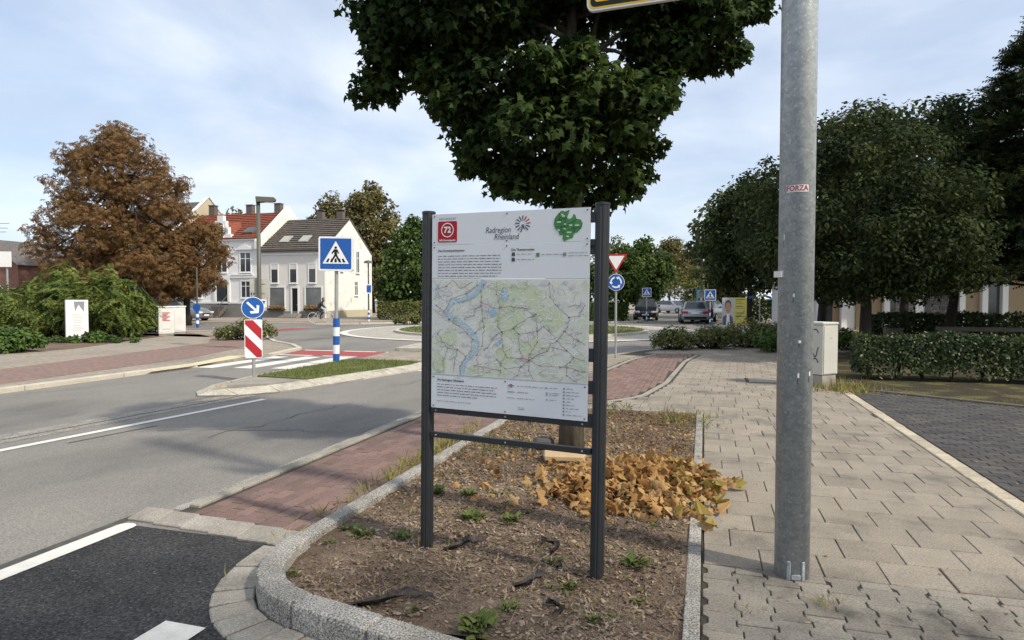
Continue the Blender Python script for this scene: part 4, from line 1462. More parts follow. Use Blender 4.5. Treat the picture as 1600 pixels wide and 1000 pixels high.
river = [(0.352, 0.002), (0.325, 0.09), (0.285, 0.165), (0.21, 0.205), (0.15, 0.23), (0.115, 0.285), (0.108, 0.34), (0.125, 0.385), (0.18, 0.415), (0.245, 0.49), (0.295, 0.575), (0.312, 0.66), (0.295, 0.745), (0.25, 0.82), (0.222, 0.90), (0.215, 0.997)]
rv = []
for i in range(len(river) - 1):
    for k in range(4):
        p0, p1, p2, p3 = river[max(i - 1, 0)], river[i], river[i + 1], river[min(i + 2, len(river) - 1)]
        q = k / 4
        rv.append(tuple(0.5 * (2 * p1[c] + (p2[c] - p0[c]) * q + (2 * p0[c] - 5 * p1[c] + 4 * p2[c] - p3[c]) * q * q + (3 * p1[c] - p0[c] - 3 * p2[c] + p3[c]) * q ** 3) for c in (0, 1)))
rv.append(river[-1])
MB().ribbon([MPt(*p) for p in rv], 0.024, YM - 0.0018).build('river', 'map_river', sheetm)
for cx, cy, rx, ry in ((0.492, 0.155, 0.024, 0.06), (0.418, 0.335, 0.022, 0.035), (0.455, 0.64, 0.018, 0.025), (0.548, 0.20, 0.010, 0.016), (0.04, 0.09, 0.014, 0.03)):
    flat(sheetm, 'lake', blob(cx, cy, rx, ry, 10, 0.2), YM - 0.0018, 'map_blue', 0.0003)
routes = [[(0.03, 0.27), (0.085, 0.33), (0.12, 0.42), (0.16, 0.40)], [(0.31, 0.0), (0.31, 0.06), (0.235, 0.145), (0.135, 0.20), (0.10, 0.31)], [(0.37, 0.02), (0.335, 0.12), (0.34, 0.18), (0.34, 0.27), (0.30, 0.30), (0.29, 0.37), (0.23, 0.41)],
          [(0.34, 0.23), (0.42, 0.29), (0.47, 0.28), (0.54, 0.27)], [(0.435, 0.02), (0.44, 0.15), (0.46, 0.28), (0.45, 0.42), (0.45, 0.48), (0.475, 0.53), (0.55, 0.49), (0.57, 0.46), (0.69, 0.34)],
          [(0.69, 0.34), (0.70, 0.51), (0.585, 0.545), (0.55, 0.49)], [(0.70, 0.51), (0.74, 0.46), (0.77, 0.50), (0.82, 0.60), (0.88, 0.69), (0.92, 0.75), (0.99, 0.78)], [(0.77, 0.04), (0.775, 0.17), (0.81, 0.245), (0.89, 0.365), (0.95, 0.35), (0.985, 0.24)],
          [(0.89, 0.365), (0.88, 0.46), (0.86, 0.50), (0.95, 0.59), (0.99, 0.62)], [(0.82, 0.60), (0.87, 0.50)], [(0.585, 0.545), (0.59, 0.70), (0.61, 0.78), (0.65, 0.80)], [(0.65, 0.80), (0.655, 0.74), (0.70, 0.62), (0.70, 0.51)],
          [(0.65, 0.80), (0.67, 0.78), (0.76, 0.70), (0.78, 0.63), (0.82, 0.60)], [(0.65, 0.80), (0.72, 0.85), (0.84, 0.85), (0.88, 0.855), (0.93, 0.87), (0.99, 0.89)], [(0.51, 0.78), (0.60, 0.79), (0.65, 0.80)], [(0.34, 0.27), (0.35, 0.42), (0.36, 0.48), (0.30, 0.55)],
          [(0.36, 0.48), (0.35, 0.68), (0.31, 0.78), (0.33, 0.98)], [(0.12, 0.42), (0.19, 0.48), (0.25, 0.56), (0.285, 0.62), (0.27, 0.74), (0.235, 0.82), (0.20, 0.90), (0.205, 0.99)], [(0.04, 0.57), (0.08, 0.66), (0.115, 0.72), (0.18, 0.73), (0.235, 0.80)],
          [(0.115, 0.72), (0.08, 0.86), (0.085, 0.98)], [(0.18, 0.73), (0.16, 0.88), (0.15, 0.98)], [(0.36, 0.72), (0.38, 0.70), (0.44, 0.56), (0.475, 0.53)], [(0.445, 0.81), (0.47, 0.87), (0.50, 0.90), (0.60, 0.87), (0.65, 0.80)], [(0.30, 0.89), (0.47, 0.92), (0.46, 0.99)],
          [(0.475, 0.53), (0.48, 0.67), (0.50, 0.76), (0.47, 0.85)], [(0.88, 0.69), (0.80, 0.67), (0.73, 0.68)], [(0.92, 0.75), (0.90, 0.80), (0.84, 0.86)], [(0.14, 0.0), (0.20, 0.09), (0.28, 0.02)], [(0.02, 0.11), (0.10, 0.07), (0.13, 0.02)], [(0.55, 0.28), (0.63, 0.29), (0.68, 0.36)], [(0.88, 0.855), (0.88, 0.93), (0.94, 0.99)], [(0.65, 0.80), (0.65, 0.90), (0.68, 0.99)], [(0.60, 0.87), (0.58, 0.96), (0.55, 0.99)]]
maj, dots = MB(), MB()
for rt in routes:
    pts = []
    for a, b in zip(rt[:-1], rt[1:]):
        n = max(2, int(math.hypot(b[0] - a[0], b[1] - a[1]) / 0.02))
        for k in range(n):
            q = k / n
            pts.append((min(max(a[0] + (b[0] - a[0]) * q + rm.gauss(0, 0.0035), 0), 1), min(max(a[1] + (b[1] - a[1]) * q + rm.gauss(0, 0.004), 0), 1)))
    pts.append(rt[-1])
    maj.ribbon([MPt(*p) for p in pts], 0.0024, YM - 0.0026)
    for p in rt:
        if 0.02 < p[0] < 0.98 and 0.02 < p[1] < 0.97:
            c = MPt(*p)
            dots.prism(circle(c[0], c[1], 0.0044, 8), YM - 0.0030, YM - 0.0028, 'xz')
mn = MB()
for i in range(300):
    x, y = rm.random(), rm.random()
    a = rm.uniform(0, 2 * PI)
    pts = []
    for k in range(rm.randint(4, 11)):
        if not (0 < x < 1 and 0 < y < 1):
            break
        pts.append(MPt(x, y))
        a += rm.gauss(0, 0.45)
        x += 0.014 * math.cos(a)
        y += 0.017 * math.sin(a)
    if len(pts) > 2:
        mn.ribbon(pts, 0.0022, YM - 0.0022)
mg = MB()
for i in range(200):
    x, y = rm.random(), rm.random()
    a = rm.uniform(0, 2 * PI)
    pts = []
    for k in range(rm.randint(4, 9)):
        if not (0 < x < 1 and 0 < y < 1):
            break
        pts.append(MPt(x, y))
        a += rm.gauss(0, 0.5)
        x += 0.012 * math.cos(a)
        y += 0.015 * math.sin(a)
    if len(pts) > 2:
        mg.ribbon(pts, 0.0016, YM - 0.0024)
for b_, nm, m_ in ((mn, 'minor_roads', 'map_minor'), (mg, 'district_lines', 'ink_grey'), (maj, 'routes', 'map_road'), (dots, 'junctions', 'map_road')):
    o = b_.build(nm, m_, sheetm)
    o['kind'] = 'stuff'

# ------------------------------------------------------------------ galvanised mast with the yellow sign
mast = thing('steel_mast', 'thick galvanised steel mast standing in the pavement', 'mast', (1.627, 3.673, 0))
b = MB()
b.tube([(0, 0, -0.1), (0, 0, 6.5)], [0.095, 0.0965], 48)
b.build('shaft', 'galv', mast, smooth=True)
for a in (-2.15, -1.35):
    MB().box((0.099 * math.cos(a), 0.099 * math.sin(a), 0.055), (0.012, 0.020, 0.11), a).build('lug', 'galv', mast, bevel=0.003)
MB().box((0.0962 * math.cos(-1.75), 0.0962 * math.sin(-1.75), 0.02), (0.008, 0.05, 0.03), -1.75).build('foot_plate', 'galv', mast, bevel=0.002)


def curved(name, z, h, a0, a1, m, parent, r=0.0972, n=8):
    bb = MB()
    vs = []
    for i in range(n + 1):
        a = a0 + (a1 - a0) * i / n
        vs += [(r * math.cos(a), r * math.sin(a), z - h / 2), (r * math.cos(a), r * math.sin(a), z + h / 2)]
    bb.add(vs, [(2 * i, 2 * i + 2, 2 * i + 3, 2 * i + 1) for i in range(n)])
    return bb.build(name, m, parent)


to_cam = math.atan2(-3.673, -1.627)
st = thing('sticker', 'white sticker with red lettering wrapped around the steel mast', 'sticker', (1.627, 3.673, 2.215))
curved('backing', 0, 0.040, to_cam - 0.62 + 0.02, to_cam + 0.62 + 0.02, 'white_worn', st, 0.0985)
me = text_mesh('FORZA', 0.040, 0, 'CENTER', 0.0008)
for v in me.vertices:
    a = to_cam + v.co.x * 0.92 / 0.0990
    v.co = (0.0994 * math.cos(a), 0.0994 * math.sin(a), v.co.y)
me.materials.clear()
me.materials.append(M['sign_red'])
link(bpy.data.objects.new('lettering', me), st)
for i, (z, da, w_, h_) in enumerate(((1.62, -0.1, 0.10, 0.04), (1.36, 0.25, 0.14, 0.03), (1.17, 0.2, 0.10, 0.05), (1.95, -0.7, 0.08, 0.06), (1.18, 0.9, 0.12, 0.05))):
    curved('sticker_scrap', z, h_ * 0.5, to_cam + da - w_ / 2, to_cam + da + w_ / 2, 'white_worn', mast, 0.0986, 3)
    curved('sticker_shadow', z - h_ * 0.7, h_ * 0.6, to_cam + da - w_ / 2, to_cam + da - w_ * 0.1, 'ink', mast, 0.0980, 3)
MB().box((-0.105, -0.02, 1.74), (0.028, 0.05, 0.035), 0.5).build('sticker_scrap', 'white_worn', mast)

yang = math.atan2(4.065 - 3.673, 0.50 - 1.627)
ys = thing('direction_sign', 'yellow direction sign with black border reaching in from the top of the mast', 'sign', (1.627, 3.673, 3.385), yang + PI)
# local x runs from the mast towards the far left end as negative values
YSW, YSH = 1.22, 0.42
MB().prism(rrect(-YSW, 0, -0.04, YSH, 0.045), -0.028, 0.0, 'xz').build('plate', 'white_worn', ys, bevel=0.002)
flat(ys, 'yellow_face', rrect(-YSW + 0.014, 0.014, -0.054, YSH - 0.014, 0.036), -0.0295, 'yellow')
flat(ys, 'black_border', rrect(-YSW + 0.024, 0.024, -0.064, YSH - 0.024, 0.030), -0.0307, 'black')
flat(ys, 'inner_face', rrect(-YSW + 0.052, 0.052, -0.092, YSH - 0.052, 0.016), -0.0319, 'yellow')
for z in (0.08, 0.34):
    MB().box((-0.55, 0.02, z), (1.1, 0.035, 0.035)).build('arm', 'galv', ys, bevel=0.003)

# ------------------------------------------------------------------ utility cabinet by the hedge
cab = thing('utility_cabinet', 'pale grey roadside utility cabinet with graffiti on its side beside the hedge', 'cabinet', (5.74, 11.52, 0), 0.52 - PI / 2 + 0.6)
cab.rotation_euler.z = math.atan2(11.64 - 11.39, 5.96 - 5.52) - 0.06
CW, CD, CH = 0.40, 0.62, 1.20
MB().box((0, CD / 2, 0.10), (CW - 0.03, CD - 0.03, 0.24)).build('base', 'concrete', cab, bevel=0.008)
MB().box((0, CD / 2, 0.22 + 0.46), (CW, CD, 0.90)).build('body', 'cabinet', cab, bevel=0.008)
MB().box((0, CD / 2, 1.155), (CW + 0.03, CD + 0.03, 0.05)).build('lid', 'cabinet', cab, bevel=0.012)
MB().box((0.005, -0.006, 0.68), (CW - 0.035, 0.012, 0.86)).build('door', 'cabinet', cab, bevel=0.004)
MB().box((0.0, -0.014, 0.90), (0.05, 0.004, 0.014)).build('maker_plate', 'steel', cab)
mb = MB()
for z0, sg in ((0.95, 1), (0.70, -1), (0.42, 1)):
    pts = []
    for k in range(16):
        q = k / 15
        pts.append((0.09 + 0.36 * q * (1 if k % 2 else 0.8), z0 + sg * 0.13 * math.sin(q * 7.5) + 0.03 * math.cos(q * 15)))
    vs_, fs_ = [], []
    tmp = MB().ribbon(pts, 0.022, 0)
    mb.add([(-CW / 2 - 0.003, v[0], v[2]) for v in tmp.v], tmp.f)
mb.build('graffiti', 'ink', cab)

# ------------------------------------------------------------------ traffic signs


def arrow(cx, cz, ang, L_, w_, head):
    """flat arrow polygon centred at cx,cz"""
    p = [(-L_ / 2, -w_ / 2), (L_ / 2 - head * 0.5, -w_ / 2), (L_ / 2 - head * 0.5, -head * 0.62), (L_ / 2 + head * 0.35, 0), (L_ / 2 - head * 0.5, head * 0.62), (L_ / 2 - head * 0.5, w_ / 2), (-L_ / 2, w_ / 2)]
    c, s_ = math.cos(ang), math.sin(ang)
    return [(cx + x * c - z * s_, cz + x * s_ + z * c) for x, z in p]


def chevron(cx, cz, ang, L_, w_):
    """slim arrow with a hook head, drawn as shaft plus two barbs"""
    c, s_ = math.cos(ang), math.sin(ang)
    tr = lambda P: [(cx + x * c - z * s_, cz + x * s_ + z * c) for x, z in P]
    h = L_ / 2
    k = L_ * 0.30
    return [tr([(-h, -w_ / 2), (h - w_, -w_ / 2), (h - w_, w_ / 2), (-h, w_ / 2)]),
            tr([(h, 0), (h - k - w_ * 1.2, -k * 1.15), (h - k, -k * 1.15 - w_ * 0.9), (h + w_, 0.0)][::-1]) if False else tr([(h + w_ * 0.3, 0), (h - w_ * 1.2, 0.0), (h - k - w_, k + w_ * 0.1), (h - k + w_ * 0.1, k + w_ * 0.6)]),
            tr([(h + w_ * 0.3, 0), (h - k + w_ * 0.1, -k - w_ * 0.6), (h - k - w_, -k - w_ * 0.1), (h - w_ * 1.2, 0.0)])]


def sleeve(parent, r, z0, z1, n, first_blue=True):
    h = (z1 - z0) / n
    for i in range(n):
        blue = (i % 2 == 0) == first_blue
        MB().cyl((0, 0), r + (0.001 if blue else 0), z0 + i * h, z0 + (i + 1) * h, 20).build('reflective_band', 'sign_blue' if blue else 'white', parent, smooth=False)


def yaw_to(x, y, ex=0.0):
    return math.atan2(y, x) - PI / 2 + ex


def zebra_face(parent, w, zc, y):
    """blue square with white triangle, walking figure and stripes; front at -y"""
    h = w / 2
    f = MB().prism(rrect(-h, zc - h, h, zc + h, w * 0.06), y, y + 0.004, 'xz').build('rim', 'white', parent)
    flat(f, 'blue_field', rrect(-h * 0.90, zc - h * 0.90, h * 0.90, zc + h * 0.90, w * 0.03), y - 0.002, 'sign_blue', 0.002)
    flat(f, 'triangle', [(-h * 0.76, zc - h * 0.58), (h * 0.76, zc - h * 0.58), (0, zc + h * 0.74)], y - 0.004, 'white', 0.002)
    yk = y - 0.006
    for k in range(5):
        x = (-0.50 + 0.25 * k) * h
        flat(f, 'stripe', [(x - 0.08 * h, zc - 0.50 * h), (x + 0.07 * h, zc - 0.50 * h), (x * 0.80 + 0.05 * h, zc - 0.28 * h), (x * 0.80 - 0.05 * h, zc - 0.28 * h)], yk, 'black', 0.002)
    g = MB()
    g.prism(circle(0.0, zc + 0.36 * h, 0.075 * h, 12), yk - 0.002, yk, 'xz')
    g.prism([(x * h, zc + z * h) for x, z in ((-0.10, 0.26), (0.10, 0.26), (0.20, 0.02), (0.14, 0.0), (0.07, 0.14), (0.08, -0.06), (0.27, -0.44), (0.18, -0.47), (0.0, -0.14), (-0.20, -0.47), (-0.28, -0.43), (-0.08, -0.06), (-0.08, 0.12), (-0.20, -0.02), (-0.25, 0.03))], yk - 0.0021, yk, 'xz')
    g.build('walking_figure', 'black', f)
    return f


def zebra_sign(label, x, y, w, zc, box=0.14, group=None, pole_r=0.038, sl=None, ex=0.0, lean=0.0, post_m='steel'):
    t = thing('crossing_sign', label, 'sign', (x, y, 0), yaw_to(x, y, ex), group)
    t.rotation_euler.y = lean
    MB().cyl((0, 0), pole_r, -0.1, zc - w / 2 + 0.02, 16).build('post', post_m, t, smooth=False)
    MB().prism(rrect(-w / 2, zc - w / 2, w / 2, zc + w / 2, w * 0.06), -box / 2, box / 2, 'xz').build('housing', 'white_worn', t, bevel=0.006)
    zebra_face(t, w, zc, -box / 2 - 0.005)
    if sl:
        sleeve(t, pole_r + 0.035 if sl[3] else pole_r + 0.004, sl[0], sl[1], sl[2])
    return t


zx, zy = R(13.95, -8.75)
zebra_sign('large blue pedestrian crossing sign on a grey post with striped blue sleeve', zx, zy, 0.84, 2.71, 0.16, pole_r=0.045, sl=(0.02, 1.12, 5, True), lean=0.012, ex=-0.22)

# keep-right sign with the striped beacon
kx, ky = R(10.75, -8.62)
kr = thing('keep_right_sign', 'round blue sign with white diagonal arrow above a red and white striped beacon', 'sign', (kx, ky, 0), yaw_to(kx, ky, 0.05))
kr.rotation_euler.y = -0.004
MB().cyl((0, 0), 0.032, -0.1, 1.75, 16).build('post', 'steel', kr)
bc = MB().prism(rrect(-0.165, 0.42, 0.165, 1.19, 0.03), -0.050, -0.036, 'xz').build('beacon', 'white', kr)
for k in range(-2, 3):
    z0 = 1.19 - 0.10 + 0.44 * k * 1.0
    p = [(-0.165, z0 + 0.26), (0.165, z0 - 0.10), (0.165, z0 - 0.10 - 0.235), (-0.165, z0 + 0.26 - 0.235)]
    p = clip_poly(p, -0.152, 0.433, 0.152, 1.177)
    if len(p) > 2:
        flat(bc, 'red_stripe', p, -0.0525, 'sign_red', 0.002)
ds = MB().prism(circle(0.0, 1.425, 0.215, 40), -0.050, -0.040, 'xz').build('disc', 'white', kr)
flat(ds, 'blue_face', circle(0, 1.425, 0.203, 40), -0.0525, 'sign_blue', 0.002)
for q in chevron(-0.005, 1.43, -PI / 4, 0.29, 0.042):
    flat(ds, 'arrow', q, -0.0550, 'white', 0.002)
MB().box((0, 0.0, 1.70), (0.07, 0.06, 0.03)).build('clamp', 'black', kr)

# give-way and roundabout signs on one post
gx_, gy_ = 2.80, 17.25
gw = thing('give_way_sign', 'red edged give way triangle above a round blue roundabout sign on one post', 'sign', (gx_, gy_, 0), yaw_to(gx_, gy_))
MB().cyl((0, 0), 0.030, -0.1, 2.82, 16).build('post', 'steel', gw)
tri = MB().prism([(-0.30, 2.80), (0.30, 2.80), (0, 2.28)], -0.045, -0.035, 'xz').build('triangle', 'sign_red', gw, bevel=0.004)
flat(tri, 'white_face', [(-0.215, 2.752), (0.215, 2.752), (0, 2.378)], -0.0475, 'white', 0.002)
rd = MB().prism(circle(0, 2.045, 0.225, 40), -0.045, -0.035, 'xz').build('disc', 'white', gw)
flat(rd, 'blue_face', circle(0, 2.045, 0.213, 40), -0.0475, 'sign_blue', 0.002)
for k in range(3):
    a0 = math.radians(90 + 120 * k + 15)
    b = MB()
    N_ = 10
    for i in range(N_):
        t0, t1 = a0 + math.radians(74) * i / N_, a0 + math.radians(74) * (i + 1) / N_
        b.prism([(0.115 * math.cos(t0), 2.045 + 0.115 * math.sin(t0)), (0.155 * math.cos(t0), 2.045 + 0.155 * math.sin(t0)), (0.155 * math.cos(t1), 2.045 + 0.155 * math.sin(t1)), (0.115 * math.cos(t1), 2.045 + 0.115 * math.sin(t1))], -0.0500, -0.048, 'xz')
    e = a0 + math.radians(74)
    b.prism([(0.085 * math.cos(e), 2.045 + 0.085 * math.sin(e)), (0.185 * math.cos(e), 2.045 + 0.185 * math.sin(e)), (0.135 * math.cos(e + 0.55), 2.045 + 0.135 * math.sin(e + 0.55))], -0.0502, -0.048, 'xz')
    b.build('arrow', 'white', rd)

# far crossing signs
zebra_sign('small blue pedestrian crossing sign left of the far street beside the parked dark car', 9.30, 44.2, 0.62, 2.05, 0.10, sl=(0.0, 0.9, 5, False), post_m='sign_back')
zebra_sign('blue pedestrian crossing sign standing right behind the silver car next to the portrait poster', 11.95, 38.6, 0.66, 1.83, 0.10, sl=(0.0, 0.95, 5, False), post_m='sign_back')

# ------------------------------------------------------------------ lamps
lm = thing('street_lamp', 'olive green street lamp with flat square head and striped sleeve at its foot', 'street lamp', (-7.93, 20.1, 0), yaw_to(-7.93, 20.1))
MB().tube([(0, 0, -0.1), (0, 0, 1.5), (0, 0, 4.62)], [0.075, 0.066, 0.060], 16).build('post', 'olive_metal', lm, smooth=True)
lh = MB().prism([(-0.06, 4.60), (0.50, 4.66), (0.54, 4.70), (0.46, 4.78), (-0.08, 4.78)], -0.16, 0.16, 'xz').build('head', 'olive_metal', lm, bevel=0.012)
MB().box((0.26, 0, 4.632), (0.34, 0.24, 0.012)).build('lamp_glass', 'lamp_clear', lh)
sleeve(lm, 0.078, 0.30, 1.10, 5, True)
sg = MB().box((0.02, 0.10, 1.93), (0.60, 0.02, 0.60)).build('sign_plate', 'sign_back', lm, bevel=0.004)
for z in (1.78, 2.08):
    MB().box((0.02, 0.085, z), (0.30, 0.03, 0.025)).build('clamp', 'steel', lm)
f = MB().box((0.10, -0.09, 1.46), (0.22, 0.012, 0.24)).build('notice', 'white_worn', lm)
flat(f, 'blue_mark', [(0.04, 1.54), (0.18, 1.54), (0.14, 1.44), (0.11, 1.40), (0.09, 1.48)], -0.0985, 'sign_blue')

l2 = thing('street_lamp', 'slim dark lamp post before the white gable wall with a small blue sign', 'street lamp', (-9.45, 42.2, 0), yaw_to(-9.45, 42.2))
MB().tube([(0, 0, -0.1), (0, 0, 4.0)], [0.06, 0.045], 12).build('post', 'olive_metal', l2)
MB().tube([(0, 0, 3.95), (0, 0, 4.08), (0, 0, 4.14)], [0.30, 0.26, 0.05], 16).build('head', 'olive_metal', l2)
f = MB().box((0.02, -0.07, 2.25), (0.34, 0.02, 0.62)).build('sign', 'white', l2)
flat(f, 'blue_face', rrect(-0.12, 2.02, 0.16, 2.50, 0.02), -0.083, 'sign_blue')
sleeve(l2, 0.065, 0.10, 0.85, 5, False)

l3 = thing('street_lamp', 'dark street lamp post rising behind the poster at the far street', 'street lamp', (13.6, 46.0, 0), yaw_to(13.6, 46.0))
MB().tube([(0, 0, -0.1), (0, 0, 4.45)], [0.07, 0.05], 12).build('post', 'olive_metal', l3)
MB().prism([(-0.5, 4.42), (0.05, 4.40), (0.05, 4.50), (-0.52, 4.50)], -0.12, 0.12, 'xz').build('head', 'olive_metal', l3)
sp = thing('sign_post', 'blue and white striped sign post under the brown tree', 'sign post', (-18.0, 36.6, 0), 0)
MB().cyl((0, 0), 0.05, -0.1, 3.4, 12).build('post', 'olive_metal', sp)
sleeve(sp, 0.085, 0.0, 0.92, 5, True)
MB().prism(circle(0, 1.1, 0.22, 20), -0.07, -0.06, 'xz').build('disc', 'sign_blue', sp)


# ------------------------------------------------------------------ houses beyond the roundabout
HA = math.atan2(-0.255, 0.967)            # facades run along this direction
OX, OY = -15.55, 53.2                     # near corner of the gable house


def hl(x, y):
    ca, sa = math.cos(HA), math.sin(HA)
    return (OX + x * ca - y * sa, OY + x * sa + y * ca)


def window(parent, x, z0, z1, w, y=0.0, arch=False, sill=True, fm='white', gm='glass', mull=True, axis='x', name='window', trim=0.07):
    """window with pane, frame, mullion and sill on a wall facing -y (axis x) or +x (axis y)"""
    def W3(a, d, z):
        return (a, y - d, z) if axis == 'x' else (y + d, a, z)

    def bx(b_, a0, a1, d0, d1, c0, c1):
        p0, p1 = W3(a0, d0, c0), W3(a1, d1, c1)
        b_.box(((p0[0] + p1[0]) / 2, (p0[1] + p1[1]) / 2, (c0 + c1) / 2), (abs(p1[0] - p0[0]), abs(p1[1] - p0[1]), abs(c1 - c0)))
    b = MB()
    bx(b, x - w / 2, x + w / 2, -0.05, 0.012, z0, z1)
    o = b.build(name, gm, parent)
    f = MB()
    t = trim
    bx(f, x - w / 2 - t, x - w / 2, -0.05, 0.05, z0 - t, z1 + t)
    bx(f, x + w / 2, x + w / 2 + t, -0.05, 0.05, z0 - t, z1 + t)
    bx(f, x - w / 2, x + w / 2, -0.05, 0.048, z1, z1 + t)
    bx(f, x - w / 2, x + w / 2, -0.05, 0.048, z0 - t, z0)
    f.build('frame', fm, o)
    if mull:
        f = MB()
        bx(f, x - 0.03, x + 0.03, -0.02, 0.03, z0, z1)
        bx(f, x - w / 2, x + w / 2, -0.02, 0.027, z0 + (z1 - z0) * 0.68, z0 + (z1 - z0) * 0.68 + 0.05)
        f.build('glazing_bar', fm, o)
    if sill:
        f = MB()
        bx(f, x - w / 2 - 0.10, x + w / 2 + 0.10, 0.0, 0.14, z0 - t - 0.05, z0 - t - 0.002)
        f.build('sill', 'plinth' if fm != 'white' else 'white', o)
    return o


def tiles(parent, pts, n_courses, m, lift=0.03):
    """roof slope given by its four corners (eave a, eave b, ridge b, ridge a): overlapping tile courses"""
    a, b, c, d = [Vector(p) for p in pts]
    nrm = (b - a).cross(d - a).normalized()
    if nrm.z < 0:
        nrm = -nrm
    for i in range(n_courses):
        q0, q1 = i / n_courses, (i + 1.12) / n_courses
        q1 = min(q1, 1.0)
        l0, r0 = a.lerp(d, q0), b.lerp(c, q0)
        l1, r1 = a.lerp(d, q1), b.lerp(c, q1)
        up0, up1 = nrm * (lift + 0.055), nrm * 0.012
        MB().add([l0 + up0, r0 + up0, r1 + up1, l1 + up1, l0 + nrm * 0.005, r0 + nrm * 0.005],
                 [(0, 1, 2, 3), (4, 5, 1, 0)]).build('tile_course', m, parent, fix=False)


# ---- gable house with shop windows
gh = thing('gable_house', 'grey plastered house with dark tiled roof and stained white gable wall', 'house', (OX, OY, 0), HA)
GW, GD, GE, GR = 6.15, 8.4, 5.80, 8.75
MB().prism([(-GW, 0), (0, 0), (0, GE), (-GW, GE)], 0.0, 0.25, 'xz').build('front_wall', 'plaster_grey', gh)
MB().prism([(0.26, 0), (GD, 0), (GD, GE), (GD / 2, GR), (0.26, GE + 0.19)], -0.25, -0.002, 'yz').build('gable_wall', 'plaster_stain', gh)
MB().prism([(-GW, 0), (-0.26, 0), (-0.26, GE), (-GW, GE)], GD - 0.25, GD - 0.01, 'xz').build('back_wall', 'plaster_grey', gh)
MB().box((-GW / 2, -0.02, 0.28), (GW - 0.02, 0.06, 0.56)).build('plinth', 'plinth', gh)
MB().box((0.016, GD / 2 + 0.1, 0.30), (0.05, GD - 0.3, 0.62)).build('gable_plinth', 'plaster_beige', gh)
rf = MB().add([(-GW, -0.22, GE - 0.08), (0.06, -0.22, GE - 0.08), (0.06, GD / 2, GR + 0.05), (-GW, GD / 2, GR + 0.05), (-GW, GD + 0.22, GE - 0.08), (0.06, GD + 0.22, GE - 0.08),
               (-GW, -0.22, GE - 0.2), (0.06, -0.22, GE - 0.2), (0.06, GD / 2, GR - 0.08), (-GW, GD / 2, GR - 0.08), (-GW, GD + 0.22, GE - 0.2), (0.06, GD + 0.22, GE - 0.2)],
              [(0, 1, 2, 3), (3, 2, 5, 4), (6, 9, 8, 7), (9, 10, 11, 8), (0, 6, 7, 1), (1, 7, 8, 2), (2, 8, 11, 5), (5, 11, 10, 4), (4, 10, 9, 3), (3, 9, 6, 0)]).build('roof', 'tile_grey', gh)
tiles(rf, [(-GW, -0.26, GE - 0.07), (0.07, -0.26, GE - 0.07), (0.07, GD / 2, GR + 0.05), (-GW, GD / 2, GR + 0.05)], 15, 'tile_grey')
MB().box((-GW / 2, -0.32, GE - 0.10), (GW, 0.13, 0.11)).build('gutter', 'chimney', rf)
MB().box((-GW / 2, -0.05, GE - 0.42), (GW - 0.04, 0.09, 0.16)).build('cornice', 'plaster_white', gh)
for x in (-4.3, -2.45):
    q = 0.30
    zc_, yc_ = GE - 0.07 + q * (GR - GE + 0.12), -0.26 + q * (GD / 2 + 0.26)
    sl = math.atan2(GR - GE + 0.12, GD / 2 + 0.26)
    o = MB().box((0, 0, 0.09), (0.85, 1.05, 0.10)).build('skylight', 'sign_back', rf)
    o.location, o.rotation_euler = (x, yc_, zc_), (sl, 0, 0)
    o2 = MB().box((0, 0, 0.148), (0.70, 0.90, 0.012)).build('pane', 'sign_back', o)
for x, z, w_ in ((-2.9, GR + 0.35, 0.55), (-0.9, GR + 0.30, 0.60)):
    c = MB().box((x, GD / 2 + 0.1, z - 0.15), (w_, 0.5, 0.95)).build('chimney', 'chimney', rf)
    MB().box((x, GD / 2 + 0.1, z + 0.50), (w_ + 0.1, 0.6, 0.06)).build('chimney_cap', 'chimney', c)
for x in (-4.75, -2.95, -1.15):
    o = window(gh, x, 2.98, 4.52, 0.62, name='window', trim=0.07, mull=False)
    MB().box((x, -0.018, 4.30), (0.60, 0.02, 0.42)).build('blind', 'white_worn', o)
for x in (-4.55, -1.05):
    o = window(gh, x, 0.85, 2.55, 1.45, gm='glass_shop', mull=False, sill=False, name='shop_window', fm='white', trim=0.12)
    fb = thing('flower_box', 'wooden flower box with orange blooms under the ' + ('left' if x < -3 else 'right') + ' shop window of the grey house', 'flower box', (*hl(x, -0.16), 0.62), HA, 'flower boxes at the grey house')
    MB().box((0, 0, 0.09), (1.6, 0.22, 0.20)).build('trough', 'bark_dark', fb)
    n = 260
    P = np.column_stack([rng.uniform(-0.78, 0.78, n), rng.uniform(-0.16, 0.1, n), rng.uniform(0.16, 0.42, n)])
    V, F = scatter(P, np.tile([0, -0.5, 0.8], (n, 1)), rng.uniform(0.07, 0.13, n), T_DIA, 0.3, 0.9)
    arr_mesh('flowers', V, F, 'dry_green', fb)['kind'] = 'stuff'
    n = 130
    P = np.column_stack([rng.uniform(-0.78, 0.78, n), rng.uniform(-0.18, 0.08, n), rng.uniform(0.2, 0.46, n)])
    V, F = scatter(P, np.tile([0, -0.5, 0.8], (n, 1)), rng.uniform(0.05, 0.09, n), T_DIA, 0.3, 0.9)
    arr_mesh('blooms', V, F, 'flower', fb)['kind'] = 'stuff'
dr = MB().box((-2.80, 0.10, 1.30), (0.55, 0.24, 2.35)).build('door', 'black', gh)
MB().box((-3.13, -0.03, 1.42), (0.12, 0.08, 2.55)).build('frame', 'white', dr)
MB().box((-2.47, -0.03, 1.42), (0.12, 0.08, 2.55)).build('frame', 'white', dr)
MB().box((-2.80, -0.033, 2.60), (0.54, 0.08, 0.19)).build('frame', 'white', dr)
MB().box((-2.58, -0.045, 1.1), (0.03, 0.06, 0.12)).build('handle', 'steel', dr)
